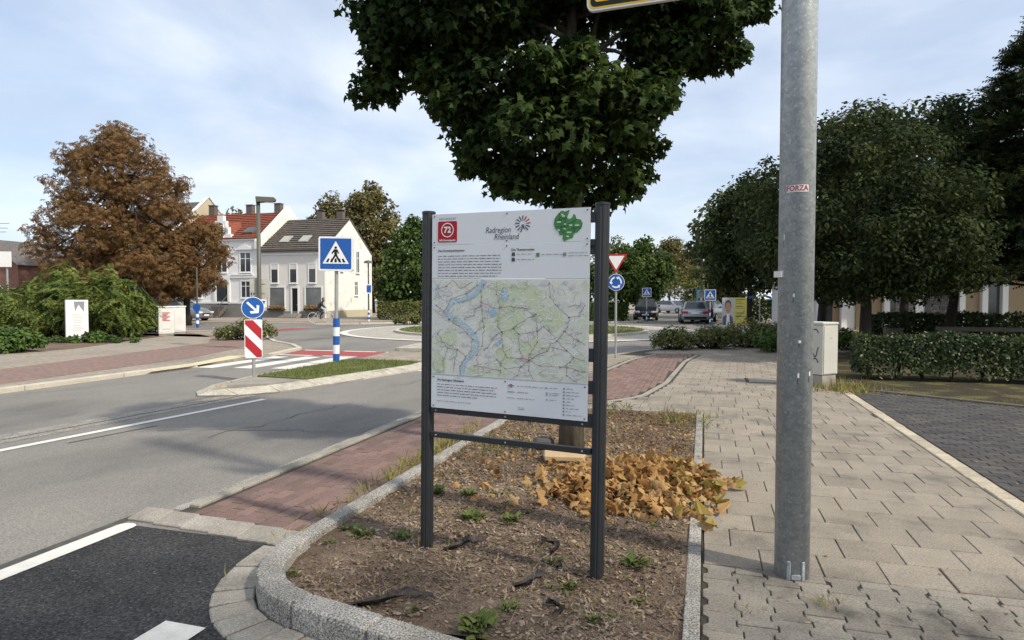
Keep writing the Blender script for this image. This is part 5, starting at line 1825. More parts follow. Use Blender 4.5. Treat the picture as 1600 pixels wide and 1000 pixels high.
for i in range(3):
    MB().box((-2.85, -0.25 - 0.26 * i, 0.28 - 0.10 * i), (1.5 + 0.1 * i, 0.5 + 0.52 * 0 + 0.02 * i, 0.16)).build('step', 'concrete', gh, bevel=0.01)
for y, z0, z1, w_ in ((2.75, 4.05, 5.85, 0.34), (5.6, 4.0, 5.9, 0.52), (5.3, 1.95, 3.15, 0.50)):
    window(gh, y, z0, z1, w_, 0.0, axis='y', trim=0.06)
for x in (-3.75, -1.3):
    MB().box((x, -0.055, 0.22), (0.55, 0.012, 0.20)).build('cellar_vent', 'black', gh)

# ---- white ornate house with red roof
wh = thing('townhouse', 'white ornate townhouse with red tiled roof and stepped dormer gable', 'house', (*hl(-GW, 0), 0), HA)
WW, WE, WR, WD = 9.4, 6.75, 9.55, 8.6
MB().prism([(-WW, 0), (-0.02, 0), (-0.02, WE), (-WW, WE)], 0.0, 0.3, 'xz').build('front_wall', 'plaster_white', wh)
MB().box((-WW / 2, -0.02, 0.55), (WW, 0.10, 1.10)).build('plinth', 'plinth', wh)
MB().box((-WW / 2, -0.05, 1.28), (WW, 0.14, 0.16)).build('base_band', 'plaster_white', wh)
MB().box((-WW / 2, -0.05, 3.52), (WW, 0.12, 0.22)).build('storey_band', 'plaster_white', wh)
MB().box((-WW / 2, -0.08, WE - 0.06), (WW, 0.20, 0.12)).build('cornice', 'plaster_white', wh)
MB().prism([(-0.3, WE - 0.9), (-0.3, WE - 0.2), (WD / 2, WR + 0.55), (WD + 0.3, WE - 0.2), (WD + 0.3, 0), (0.3, 0), (0.3, WE - 0.9)], -0.34, 0.02, 'yz').build('party_wall', 'plaster_stain', wh)
MB().prism([(0.0, 0), (0.0, WE), (WD / 2, WR), (WD, WE), (WD, 0)], -WW, -WW + 0.3, 'yz').build('side_wall', 'plaster_white', wh)
rf = MB().add([(-WW, -0.2, WE), (-0.34, -0.2, WE), (-0.34, WD / 2, WR), (-WW, WD / 2, WR), (-WW, WD, WE), (-0.34, WD, WE)], [(0, 1, 2, 3), (3, 2, 5, 4)]).build('roof', 'tile_red', wh)
tiles(rf, [(-WW, -0.24, WE + 0.0), (-0.34, -0.24, WE + 0.0), (-0.34, WD / 2, WR), (-WW, WD / 2, WR)], 14, 'tile_red')
for x, h_ in ((-1.1, 0.75), (-4.1, 0.7), (-8.2, 0.9)):
    c = MB().box((x, WD / 2, WR + 0.25), (0.62, 0.5, h_ + 0.2)).build('chimney', 'chimney', rf)
    MB().box((x, WD / 2, WR + 0.42 + h_ / 2), (0.72, 0.6, 0.07)).build('chimney_cap', 'chimney', c)
sl = math.atan2(WR - WE, WD / 2 + 0.24)
o = MB().box((0, 0, 0.10), (1.05, 1.1, 0.12)).build('skylight', 'chimney', rf)
o.location, o.rotation_euler = (-1.55, -0.24 + 0.27 * (WD / 2), WE + 0.27 * (WR - WE)), (sl, 0, 0)
MB().box((0, 0, 0.165), (0.88, 0.92, 0.012)).build('pane', 'glass', o)
# stepped dormer gable
xd = -3.85
steps = [(-1.05, WE - 0.05), (-1.05, WE + 0.45), (-0.80, WE + 0.45), (-0.80, WE + 1.05), (-0.55, WE + 1.05), (-0.55, WE + 1.60), (-0.30, WE + 1.60), (-0.30, WE + 2.05)]
dg = MB().prism([(xd + x, z) for x, z in steps] + [(xd - x, z) for x, z in steps[::-1]], -0.12, 0.22, 'xz').build('dormer_gable', 'plaster_white', wh)
window(dg, xd, WE + 0.15, WE + 1.15, 0.55, -0.12, name='dormer_window', trim=0.08)
MB().prism(circle(xd, WE + 1.16, 0.27, 12, 0, PI), -0.135, -0.12, 'xz').build('arch_pane', 'glass', dg)
MB().add([(xd - 0.8, 0.2, WE + 0.6), (xd, 0.2, WE + 1.5), (xd + 0.95, 0.2, WE + 0.35), (xd - 0.8, 2.6, WE + 1.4), (xd, 3.2, WE + 1.9), (xd + 0.95, 2.2, WE + 1.2)], [(0, 1, 4, 3), (1, 2, 5, 4)]).build('dormer_roof', 'tile_red', dg)
for x in (-1.45, -3.85, -6.4, -8.4):
    o = window(wh, x, 3.95, 5.55, 1.0, name='window', trim=0.10)
    MB().prism([(x - 0.95, 5.82), (x + 0.95, 5.82), (x, 6.35)], -0.16, -0.01, 'xz').build('pediment', 'plaster_white', o)
for x in (-1.45, -6.4, -8.4):
    window(wh, x, 1.75, 3.1, 0.85, name='window', trim=0.10)
MB().box((-1.75, -0.08, 3.68), (2.2, 0.14, 0.10)).build('balustrade_base', 'plaster_white', wh)
for k in range(9):
    MB().tube([(-2.7 + 0.24 * k, -0.08, 3.42), (-2.7 + 0.24 * k, -0.08, 3.66)], [0.04, 0.03], 6).build('baluster', 'plaster_white', wh)
en = MB().prism([(-4.4, 0.4), (-3.25, 0.4), (-3.25, 2.6)] + circle(-3.825, 2.6, 0.575, 10, 0, PI)[1:-1] + [(-4.4, 2.6)], -0.03, -0.004, 'xz').build('entrance', 'glass', wh)
MB().prism([(-4.65, 1.3), (-4.42, 1.3), (-4.42, 3.25), (-3.23, 3.25), (-3.23, 1.3), (-3.0, 1.3), (-3.0, 3.45), (-4.65, 3.45)], -0.12, -0.01, 'xz').build('surround', 'plaster_white', en)
for i in range(5):
    MB().box((-3.8, -0.45 - 0.25 * i, 0.85 - 0.2 * i), (1.3, 0.5, 0.2)).build('step', 'chimney', wh)
MB().tube([(-3.1, -0.3, 1.9), (-3.1, -1.4, 1.0), (-3.1, -1.4, 0.0)], 0.03, 6).build('handrail', 'chimney', wh)

# ---- beige house further left
bh = thing('townhouse', 'tall beige gabled house rising behind the brown tree', 'house', (*hl(-GW - WW - 0.05, 0.6), 0), HA)
MB().prism([(0, 0), (0, 7.6), (4.6, 11.3), (9.2, 7.6), (9.2, 0)], -0.35, 0.0, 'yz').build('gable_wall', 'plaster_beige', bh)
MB().prism([(-8, 0), (-0.36, 0), (-0.36, 7.4), (-8, 7.4)], 0.02, 0.3, 'xz').build('front_wall', 'plaster_beige', bh)
for s_ in (0, 1):
    MB().add([(0.06, 4.6, 11.42), (0.06, 9.3 * s_ - (0.1 if not s_ else 0), 7.55), (-0.42, 9.3 * s_ - (0.1 if not s_ else 0), 7.55), (-0.42, 4.6, 11.42)], [(0, 1, 2, 3)]).build('coping', 'plaster_white', bh)
MB().add([(-8, -0.2, 7.4), (-0.36, -0.2, 7.4), (-0.36, 4.6, 11.0), (-8, 4.6, 11.0)], [(0, 1, 2, 3)]).build('roof', 'tile_grey', bh)
for x in (-2.2, -4.8):
    for z in (1.3, 4.4):
        window(bh, x, z, z + 1.8, 1.0, 0.02)

# ---- brick house at the far left
kh = thing('brick_house', 'low red brick house with grey roof at the far left edge', 'house', (-35.5, 42.0, 0), -0.25)
MB().prism([(-6, 0), (4.3, 0), (4.3, 3.9), (1.9, 5.35), (-6, 5.35)], -0.2, 0.0, 'xz').build('gable_wall', 'house_brick', kh)
MB().prism([(0, 0), (7, 0), (7, 3.9), (0, 3.9)], 4.0, 4.28, 'yz').build('side_wall', 'house_brick', kh)
MB().add([(4.6, -0.5, 3.75), (1.9, -0.5, 5.45), (1.9, 7.2, 5.45), (4.6, 7.2, 3.75)], [(0, 1, 2, 3)]).build('roof', 'roof_slate', kh)
MB().add([(0.9, -0.45, 4.95), (1.9, -0.45, 5.5), (1.9, 0.0, 5.5), (-6.2, 0.0, 5.5), (-6.2, -1.2, 4.3), (-0.2, -1.2, 4.3)], [(0, 1, 2, 3, 4, 5)]).build('front_roof', 'roof_slate', kh)
for x in (-4, -1, 2.4):
    window(kh, x, 1.0, 2.4, 1.1, -0.2)
# tall aerial on its roof
an = thing('aerial', 'thin rake shaped television aerial standing on the brick house roof', 'aerial', (-33.4, 41.8, 5.35))
MB().tube([(0, 0, 0), (0, 0, 1.5)], 0.03, 6).build('mast', 'chimney', an)
for z, w_ in ((1.15, 0.9), (0.85, 0.7), (0.6, 0.5)):
    MB().box((0.25, 0, z), (w_, 0.02, 0.03)).build('rod', 'chimney', an)
# bright panel
pn = thing('hoarding', 'plain bright white hoarding panel at the left picture edge above the bushes', 'sign panel', (-22.35, 27.5, 0), 0.15)
MB().box((0, 0, 3.30), (1.6, 0.06, 0.66)).build('panel', 'white', pn, bevel=0.005)
for x in (-0.6, 0.6):
    MB().cyl((x, 0.06), 0.04, -0.1, 3.4, 10).build('post', 'steel', pn)

# ---- low building behind the trees on the right
rb = thing('pavilion_building', 'low building with tan panels, white pillars and dark stone wall behind the hedges', 'building', (16.2, 33.2, 0), -0.06)
MB().box((9, 3.4, 2.0), (19, 6, 4.1)).build('core', 'plaster_white', rb)
MB().box((9, 2.4, 4.25), (20, 8.4, 0.45)).build('roof', 'plaster_white', rb)
bits = [(0.0, 0.55, 'glass'), (0.55, 0.95, 'panel_tan'), (1.75, 2.35, 'panel_tan'), (2.38, 3.0, 'panel_tan'), (3.42, 3.7, 'glass'), (4.75, 5.15, 'plaster_white'), (7.2, 7.9, 'panel_tan'), (8.25, 8.9, 'glass'), (9.2, 10.4, 'panel_tan')]
for a, b_, m_ in bits:
    MB().box(((a + b_) / 2, 0.36, 1.9), (b_ - a, 0.10, 3.8)).build('wall_panel', m_, rb)
for x in (-0.1, 1.05, 3.2, 6.95, 8.06, 9.05):
    MB().box((x, 0.25, 1.95), (0.28, 0.34, 3.9)).build('pillar', 'plaster_white', rb)
for k in range(14):
    o = MB().box((4.2, 0.30, 0.45 + 0.21 * k), (0.98, 0.05, 0.16)).build('louver_slat', 'louver', rb)
    o.rotation_euler.x = 0.0
MB().box((6.0, 0.36, 1.6), (1.7, 0.12, 3.2)).build('stone_wall', 'mortar', rb)
sw = rb
for k in range(11):
    x = 5.2
    while x < 6.8:
        w_ = random.uniform(0.22, 0.5)
        w_ = min(w_, 6.84 - x)
        if w_ > 0.08:
            h_ = 0.26
            z_ = 0.12 + 0.29 * k
            jj = lambda: random.uniform(-0.025, 0.025)
            MB().prism([(x + 0.02 + jj(), z_ + jj()), (x + w_ - 0.02 + jj(), z_ + jj()), (x + w_ - 0.015 + jj(), z_ + h_ * 0.5), (x + w_ - 0.03 + jj(), z_ + h_ + jj()), (x + 0.03 + jj(), z_ + h_ + jj()), (x + 0.012 + jj(), z_ + h_ * 0.5)], 0.26, 0.30, 'xz').build('stone', 'stone_dark', rb)
        x += w_
bench = thing('stone_ledge', 'long dark stone ledge on low piers at the right edge behind the front hedge', 'stone ledge', (13.2, 18.6, 0), -0.25)
MB().box((2.0, 0, 0.72), (5.4, 0.5, 0.12)).build('top_slab', 'stone_ledge', bench, bevel=0.015)
for x in (-0.3, 2.0, 4.3):
    MB().box((x, 0, 0.32), (0.55, 0.36, 0.68)).build('pier', 'stone_ledge', bench, bevel=0.015)
bn = thing('planter', 'dark round planter in front of the rear hedge', 'planter', (12.4, 20.8, 0))
MB().tube([(0, 0, -0.05), (0, 0, 0.35), (0, 0, 0.62), (0, 0, 0.66), (0, 0, 0.66)], [0.22, 0.26, 0.29, 0.31, 0.24], 20).build('bowl', 'stone_ledge', bn)
n = 160
P = np.column_stack([rng.normal(0, 0.12, n), rng.normal(0, 0.12, n), rng.uniform(0.64, 0.80, n)])
V, F = scatter(P, np.tile([0, 0, 1.0], (n, 1)), rng.uniform(0.05, 0.1, n), T_DIA, 0.3, 0.8)
arr_mesh('leaves', V, F, 'hedge', bn)['kind'] = 'stuff'

# ------------------------------------------------------------------ left side: panel, cabinets
ip = thing('notice_panel', 'white upright notice panel half sunk in the green bushes', 'notice panel', (-16.6, 24.4, 0), yaw_to(-16.6, 24.4, 0.12))
pl = MB().box((0, 0, 0.78), (0.72, 0.22, 1.56)).build('panel', 'white', ip, bevel=0.008)
flat(pl, 'emblem', [(-0.10, 1.50), (0.24, 1.50), (0.22, 1.10), (0.05, 1.38), (-0.06, 1.12)], -0.1125, 'ink_grey')
mb = MB()
for i in range(11):
    if i == 6:
        continue
    mb.ribbon([(-0.20 + 0.04 * (i % 3), 1.02 - 0.062 * i), (0.22 - 0.05 * ((i * 2) % 3), 1.02 - 0.062 * i)], 0.014, -0.113)
mb.build('text_block', 'sign_back', pl)['kind'] = 'stuff'


def box_cabinet(label, x, y, w, d, h, ex, m='white_worn', red=False, name='utility_cabinet'):
    t = thing(name, label, 'cabinet', (x, y, 0), yaw_to(x, y, ex))
    MB().box((0, 0, 0.06), (w - 0.04, d - 0.04, 0.14)).build('base', 'concrete', t)
    bd = MB().box((0, 0, 0.10 + (h - 0.16) / 2), (w, d, h - 0.16)).build('body', m, t, bevel=0.01)
    MB().box((0, 0, h - 0.03), (w + 0.05, d + 0.05, 0.06)).build('lid', m, t, bevel=0.012)
    MB().box((0, -d / 2 - 0.006, h * 0.5), (w - 0.06, 0.012, h - 0.36)).build('door', m, t)
    if red:
        b_ = MB()
        for i in range(7):
            b_.ribbon([(-0.15, h * 0.78 - 0.055 * i), (0.14 - 0.06 * (i % 3), h * 0.78 - 0.055 * i)], 0.036, -d / 2 - 0.0145)
        b_.build('red_print', 'sign_red', bd)['kind'] = 'stuff'
        MB().ribbon([(-0.16, 0.30), (0.16, 0.30)], 0.02, -d / 2 - 0.0145).build('print_line', 'ink_grey', bd)
    return t


box_cabinet('cream cabinet with a block of red print beside the left pavement', -15.0, 27.7, 0.60, 0.5, 1.28, 0.10, red=True)
box_cabinet('cream cabinet with pasted notices standing behind the red printed one', -15.35, 29.3, 0.55, 0.5, 1.28, 0.5)
box_cabinet('small grey box on a stand half hidden at the right end of the bushes', -17.2, 29.0, 0.55, 0.3, 1.25, 0.0, 'cabinet')

# ------------------------------------------------------------------ posters on the far side
po = thing('election_poster', 'yellow and grey portrait poster board standing behind the rose bushes', 'poster', (13.2, 38.0, 0), yaw_to(13.2, 38.0, 0.05))
MB().box((0, 0.02, 0.85), (1.38, 0.05, 1.65)).build('board', 'poster_grey', po)
flat(po, 'yellow_field', [(-0.02, 0.03), (0.69, 0.03), (0.69, 1.67), (0.02, 1.67)], -0.0065, 'yellow_pale', 0.001)
mb = MB()
for i, (z, w_) in enumerate(((1.56, 0.5), (1.44, 0.3), (1.32, 0.42), (1.16, 0.42), (1.05, 0.5), (0.76, 0.5), (0.62, 0.3), (0.56, 0.55))):
    mb.ribbon([(0.07, z), (0.07 + w_, z)], 0.045 if i in (0, 3, 5, 7) else 0.025, -0.009)
mb.ribbon([(0.28, 0.12), (0.42, 0.36), (0.10, 0.40), (0.58, 0.9)], 0.03, -0.0105)
mb.ribbon([(0.45, 0.2), (0.6, 0.22)], 0.10, -0.0095)
mb.build('print', 'stone_ledge', po)['kind'] = 'stuff'
por = flat(po, 'suit', [(-0.66, 0.03), (-0.04, 0.03), (-0.10, 0.52), (-0.28, 0.68), (-0.42, 0.68), (-0.64, 0.52)], -0.0065, 'suit', 0.001)
flat(po, 'shirt', [(-0.46, 0.03), (-0.24, 0.03), (-0.28, 0.72), (-0.42, 0.72)], -0.008, 'white', 0.001)
flat(po, 'hair', [(-0.35 + 0.19 * math.cos(a * PI / 8), 1.18 + 0.36 * math.sin(a * PI / 8)) for a in range(16)], -0.0085, 'hair_grey', 0.001)
flat(po, 'face', [(-0.35 + 0.165 * math.cos(a * PI / 8), 1.06 + 0.34 * math.sin(a * PI / 8)) for a in range(16)], -0.010, 'skin', 0.001)
MB().ribbon([(-0.42, 0.92), (-0.35, 0.89), (-0.28, 0.92)], 0.03, -0.0115).build('mouth', 'badge_red', po)
for x in (-0.42, -0.28):
    MB().ribbon([(x - 0.035, 1.13), (x + 0.035, 1.13)], 0.025, -0.0115).build('eye', 'ink', po)
for x in (-0.5, 0.5):
    MB().box((x, 0.08, 0.8), (0.06, 0.06, 1.7)).build('stake', 'wood_pale', po)
p2 = thing('election_poster', 'light blue portrait poster fixed to a lamp post left of the crossing sign', 'poster', (13.35, 45.2, 0), yaw_to(13.35, 45.2))
MB().box((0, 0.02, 1.85), (0.62, 0.03, 0.76)).build('board', 'poster_blue', p2)
flat(p2, 'suit', [(-0.26, 1.48), (0.28, 1.48), (0.22, 1.62), (0.10, 1.68), (-0.10, 1.68), (-0.22, 1.62)], 0.003, 'suit', 0.001)
flat(p2, 'shirt', [(-0.06, 1.48), (0.08, 1.48), (0.09, 1.68), (-0.07, 1.68)], 0.0015, 'white', 0.001)
flat(p2, 'hair', [(0.02 + 0.15 * math.cos(a * PI / 8), 1.98 + 0.20 * math.sin(a * PI / 8)) for a in range(16)], 0.001, 'hair_grey', 0.001)
flat(p2, 'face', [(0.02 + 0.135 * math.cos(a * PI / 8), 1.90 + 0.22 * math.sin(a * PI / 8)) for a in range(16)], -0.0005, 'skin', 0.001)
MB().box((0, 0.02, 1.40), (0.66, 0.03, 0.12)).build('caption_strip', 'white_worn', p2)
MB().cyl((0.0, 0.08), 0.05, -0.1, 2.3, 10).build('post', 'olive_metal', p2)
sb = thing('street_sign', 'blue street name blades in a V on a thin grey post', 'sign', (14.4, 37.2, 0), yaw_to(14.4, 37.2))
MB().cyl((0, 0), 0.032, -0.1, 1.85, 10).build('post', 'steel', sb)
for sg_ in (-1, 1):
    o = MB().box((sg_ * 0.13, 0, 1.76), (0.30, 0.02, 0.13), sg_ * 0.5).build('blade', 'sign_blue', sb)
    o.rotation_euler.y = -sg_ * 0.35

# string of pennants across the far street
bt = thing('bunting', 'string of small pale pennants hung across the far street', 'bunting', (0, 0, 0))
a, b_ = Vector((11.0, 58.0, 3.05)), Vector((19.5, 58.0, 3.6))
pts = [a.lerp(b_, i / 24) - Vector((0, 0, 0.9 * math.sin(PI * i / 24))) for i in range(25)]
MB().tube(pts, 0.02, 5).build('cord', 'white_worn', bt)
for i in range(1, 24):
    p = pts[i]
    MB().prism([(p.x - 0.11, p.z), (p.x + 0.11, p.z), (p.x, p.z - 0.30)], p.y - 0.012, p.y + 0.012, 'xz').build('pennant', 'petal', bt)


# ------------------------------------------------------------------ cars


def car(name, label, x, y, rz, paint, L_=4.55, Wd=1.80, H=1.47, suv=False, group=None):
    """car facing local -y (its front); estate outline lofted from cross-sections"""
    t = thing(name, label, 'car', (x, y, -0.045), rz, group)
    hw_ = Wd / 2
    zb, zw = 0.24, 0.92 if not suv else 1.02
    # body: cross-sections along y: (y, half width, bottom, top)
    secs = [(-L_ / 2, hw_ * 0.72, 0.34, 0.60), (-L_ / 2 + 0.12, hw_ * 0.90, 0.22, 0.70), (-L_ / 2 + 0.65, hw_ * 0.985, zb, zw - 0.10), (-L_ / 2 + 1.25, hw_, zb, zw), (0.0, hw_, zb, zw + 0.02),
            (L_ / 2 - 0.75, hw_, zb, zw + 0.04), (L_ / 2 - 0.14, hw_ * 0.95, 0.28, zw + 0.03), (L_ / 2, hw_ * 0.86, 0.36, zw - 0.10)]
    b = MB()
    ring_ = lambda s_: [(-s_[1] * 0.94, s_[0], s_[2]), (s_[1] * 0.94, s_[0], s_[2]), (s_[1], s_[0], s_[2] + 0.18), (s_[1], s_[0], (s_[2] + s_[3]) / 2 + 0.1), (s_[1] * 0.93, s_[0], s_[3]), (-s_[1] * 0.93, s_[0], s_[3]), (-s_[1], s_[0], (s_[2] + s_[3]) / 2 + 0.1), (-s_[1], s_[0], s_[2] + 0.18)]
    vs, fs = [], []
    for s_ in secs:
        vs += ring_(s_)
    for i in range(len(secs) - 1):
        for k in range(8):
            fs.append((i * 8 + k, i * 8 + (k + 1) % 8, (i + 1) * 8 + (k + 1) % 8, (i + 1) * 8 + k))
    fs += [tuple(range(8)), tuple((len(secs) - 1) * 8 + k for k in range(8))]
    body = b.add(vs, fs).build('body', paint, t, smooth=True, bevel=0.03, seg=2)
    # cabin
    c = MB()
    y0, y1, y2, y3 = -L_ / 2 + 1.15, -L_ / 2 + 1.95, L_ / 2 - 0.62, L_ / 2 - 0.10
    wb, wt = hw_ * 0.92, hw_ * 0.70
    zt = H
    q = [(-wb, y0, zw), (wb, y0, zw), (wb, y3, zw + 0.03), (-wb, y3, zw + 0.03), (-wt, y1, zt - 0.03), (wt, y1, zt - 0.03), (wt, y2, zt), (-wt, y2, zt)]
    c.add(q, [(3, 2, 1, 0), (4, 5, 6, 7), (0, 1, 5, 4), (1, 2, 6, 5), (2, 3, 7, 6), (3, 0, 4, 7)])
    c.build('cabin', paint, t, smooth=False, bevel=0.05, seg=2)

    def pane(name_, i4, ins, off):
        P = [Vector(q[i]) for i in i4]
        cen_ = sum(P, Vector()) / 4
        n = (P[1] - P[0]).cross(P[3] - P[0]).normalized()
        if n.dot(cen_ - Vector((0, 0.2, 1.1))) < 0:
            n = -n
        P = [cen_ + (p - cen_) * ins + n * off for p in P]
        P2 = [p - n * 0.02 for p in P]
        MB().add(P + P2, [(0, 1, 2, 3), (7, 6, 5, 4), (0, 4, 5, 1), (1, 5, 6, 2), (2, 6, 7, 3), (3, 7, 4, 0)]).build(name_, 'glass', t)
    pane('windscreen', (0, 1, 5, 4), 0.86, 0.012)
    pane('rear_window', (2, 3, 7, 6), 0.84, 0.012)
    pane('side_window', (1, 2, 6, 5), 0.84, 0.012)
    pane('side_window', (3, 0, 4, 7), 0.84, 0.012)
    for sx in (-1, 1):
        for yy in (-L_ / 2 + 0.88, L_ / 2 - 0.85):
            w_ = MB().tube([(sx * (hw_ - 0.20), yy, 0.32), (sx * (hw_ - 0.17), yy, 0.32), (sx * (hw_ + 0.005), yy, 0.32), (sx * (hw_ + 0.02), yy, 0.32)], [0.28, 0.32, 0.32, 0.29], 20).build('wheel', 'tyre', t)
            MB().tube([(sx * (hw_ + 0.015), yy, 0.32), (sx * (hw_ + 0.03), yy, 0.32)], [0.20, 0.17], 14).build('rim', 'rim', w_)
        MB().box((sx * hw_ * 0.70, -L_ / 2 + 0.05, 0.66), (0.40, 0.14, 0.13), sx * 0.35).build('headlight', 'lamp_clear', t, bevel=0.02)
        MB().box((sx * hw_ * 0.74, L_ / 2 - 0.02, zw - 0.16), (0.42, 0.10, 0.16), -sx * 0.22).build('tail_light', 'tail_red', t, bevel=0.02)
        MB().box((sx * (hw_ + 0.08), -L_ / 2 + 1.55, zw + 0.08), (0.20, 0.10, 0.13)).build('mirror', paint, t, bevel=0.02)
    MB().box((0, L_ / 2 + 0.005, zw - 0.20), (0.52, 0.02, 0.11)).build('number_plate', 'white', t)
    MB().box((0, -L_ / 2 - 0.006, 0.46), (0.52, 0.02, 0.11)).build('number_plate', 'white', t)
    MB().box((0, L_ / 2 - 0.03, 0.42), (hw_ * 1.6, 0.10, 0.14)).build('rear_bumper', 'tyre', t, bevel=0.02)
    MB().box((0, -L_ / 2 + 0.01, 0.52), (hw_ * 0.9, 0.04, 0.16)).build('grille', 'black', t, bevel=0.01)
    return t


R0 = -TH
car('estate_car', 'silver estate car seen from behind beyond the rose bushes', 12.45, 44.0, PI + R0 + 0.08, 'car_silver')
car('parked_car', 'black car parked with its side to us right of the silver estate car', 14.6, 47.5, PI + R0 - 0.25, 'car_black', suv=True, H=1.62)
car('parked_car', 'dark car facing us under the trees left of the far street', 10.6, 50.5, R0 + 0.05, 'car_black', suv=True, H=1.72)
car('parked_car', 'white car parked at the far end of the street', 18.6, 74.0, R0 + 0.9, 'car_white')
car('parked_car', 'dark grey car next to the white one at the street end', 21.5, 75.5, R0 + 1.2, 'car_grey')
car('parked_car', 'pale car at the street end behind the silver estate roof', 22.2, 66.0, R0 - 0.4, 'car_silver')
car('parked_car', 'grey car parked in front of the white townhouse', -24.6, 47.5, PI / 2 + HA, 'car_grey', suv=True, H=1.6)
car('parked_car', 'dark blue car half hidden behind the bushes and cabinets', -22.4, 38.5, PI / 2 + HA, 'car_blue')

# ------------------------------------------------------------------ cyclist in front of the grey house
bx_, by_ = -13.0, 43.5
bk = thing('bicycle', 'pale bicycle ridden past the grey house', 'bicycle', (bx_, by_, 0.0), 0.12)
for x in (-0.52, 0.52):
    w_ = MB()
    w_.tube([(x + 0.33 * math.cos(2 * PI * k / 20), 0, 0.34 + 0.33 * math.sin(2 * PI * k / 20)) for k in range(21)], 0.022, 6, cap=False)
    o = w_.build('wheel', 'bike', bk)
    sp_ = MB()
    for k in range(8):
        sp_.tube([(x, 0, 0.34), (x + 0.32 * math.cos(PI * k / 4), 0, 0.34 + 0.32 * math.sin(PI * k / 4))], 0.006, 4)
    sp_.build('spokes', 'bike', o)
fr = MB()
for a, b_ in (((-0.52, 0, 0.34), (-0.08, 0, 0.30)), ((-0.52, 0, 0.34), (-0.18, 0, 0.76)), ((-0.08, 0, 0.30), (-0.20, 0, 0.86)), ((-0.08, 0, 0.30), (0.40, 0, 0.72)), ((-0.17, 0, 0.72), (0.38, 0, 0.80)), ((0.52, 0, 0.34), (0.36, 0, 0.98))):
    fr.tube([a, b_], 0.022, 6)
fr.build('frame', 'bike', bk)
MB().box((-0.21, 0, 0.89), (0.26, 0.15, 0.06)).build('saddle', 'black', bk, bevel=0.02)
MB().tube([(0.26, -0.26, 1.0), (0.36, -0.1, 1.0), (0.36, 0.1, 1.0), (0.26, 0.26, 1.0)], 0.016, 6).build('handlebar', 'black', bk)


def skin_body(name, verts, edges, radii, m, parent, root_i=0, sub=1):
    me = bpy.data.meshes.new(name)
    me.from_pydata(verts, edges, [])
    o = bpy.data.objects.new(name, me)
    COL.objects.link(o)
    md = o.modifiers.new('skin', 'SKIN')
    for i, r_ in enumerate(radii):
        me.skin_vertices[0].data[i].radius = (r_, r_) if isinstance(r_, (int, float)) else r_
    me.skin_vertices[0].data[root_i].use_root = True
    ms = o.modifiers.new('sub', 'SUBSURF')
    ms.levels = ms.render_levels = sub
    bpy.context.view_layer.update()
    m2 = bpy.data.meshes.new_from_object(o.evaluated_get(bpy.context.evaluated_depsgraph_get()))
    bpy.data.objects.remove(o)
    m2.materials.clear()
    m2.materials.append(M[m])
    m2.polygons.foreach_set('use_smooth', [True] * len(m2.polygons))
    return link(bpy.data.objects.new(name, m2), parent)


pe = thing('person', 'person in dark clothes riding the pale bicycle bent forward', 'person', (bx_, by_, 0.0), 0.12)
pv = [(-0.20, 0, 0.98), (-0.08, 0, 1.16), (0.06, 0, 1.32), (0.12, 0, 1.40), (0.17, 0, 1.46), (0.20, 0, 1.55), (0.22, 0, 1.63),
      (0.05, -0.17, 1.32), (0.14, -0.22, 1.12), (0.29, -0.24, 1.02), (0.05, 0.17, 1.32), (0.14, 0.22, 1.12), (0.29, 0.24, 1.02),
      (-0.19, -0.10, 0.93), (0.12, -0.12, 0.70), (-0.04, -0.12, 0.30), (0.06, -0.12, 0.24), (-0.19, 0.10, 0.93), (0.14, 0.12, 0.84), (0.06, 0.12, 0.46), (0.16, 0.12, 0.40)]
pedg = [(0, 1), (1, 2), (2, 3), (3, 4), (4, 5), (5, 6), (2, 7), (7, 8), (8, 9), (2, 10), (10, 11), (11, 12), (0, 13), (13, 14), (14, 15), (15, 16), (0, 17), (17, 18), (18, 19), (19, 20)]
prad = [0.15, 0.155, 0.15, 0.07, 0.06, 0.095, 0.09, 0.065, 0.05, 0.04, 0.065, 0.05, 0.04, 0.095, 0.07, 0.045, 0.04, 0.095, 0.07, 0.045, 0.04]
skin_body('body', pv, pedg, prad, 'cloth_dark', pe)
MB().tube([(0.21, 0, 1.46), (0.215, 0, 1.52), (0.22, 0, 1.60), (0.22, 0, 1.66)], [0.05, 0.10, 0.095, 0.05], 12).build('face', 'skin', pe, smooth=True)
MB().tube([(0.17, 0, 1.50), (0.18, 0, 1.58), (0.20, 0, 1.67), (0.21, 0, 1.70)], [0.09, 0.112, 0.09, 0.03], 12).build('hair', 'hair_grey', pe, smooth=True)
for sy in (-1, 1):
    hnd = MB()
    hnd.box((0.30, sy * 0.245, 1.015), (0.07, 0.07, 0.03))
    for k in range(4):
        hnd.tube([(0.31, sy * (0.215 + 0.02 * k), 1.02), (0.345, sy * (0.215 + 0.02 * k), 1.01), (0.335, sy * (0.215 + 0.02 * k), 0.985)], 0.010, 5)
    hnd.tube([(0.29, sy * 0.215, 1.01), (0.32, sy * 0.205, 0.99)], 0.011, 5)
    hnd.build('hand', 'skin', pe)

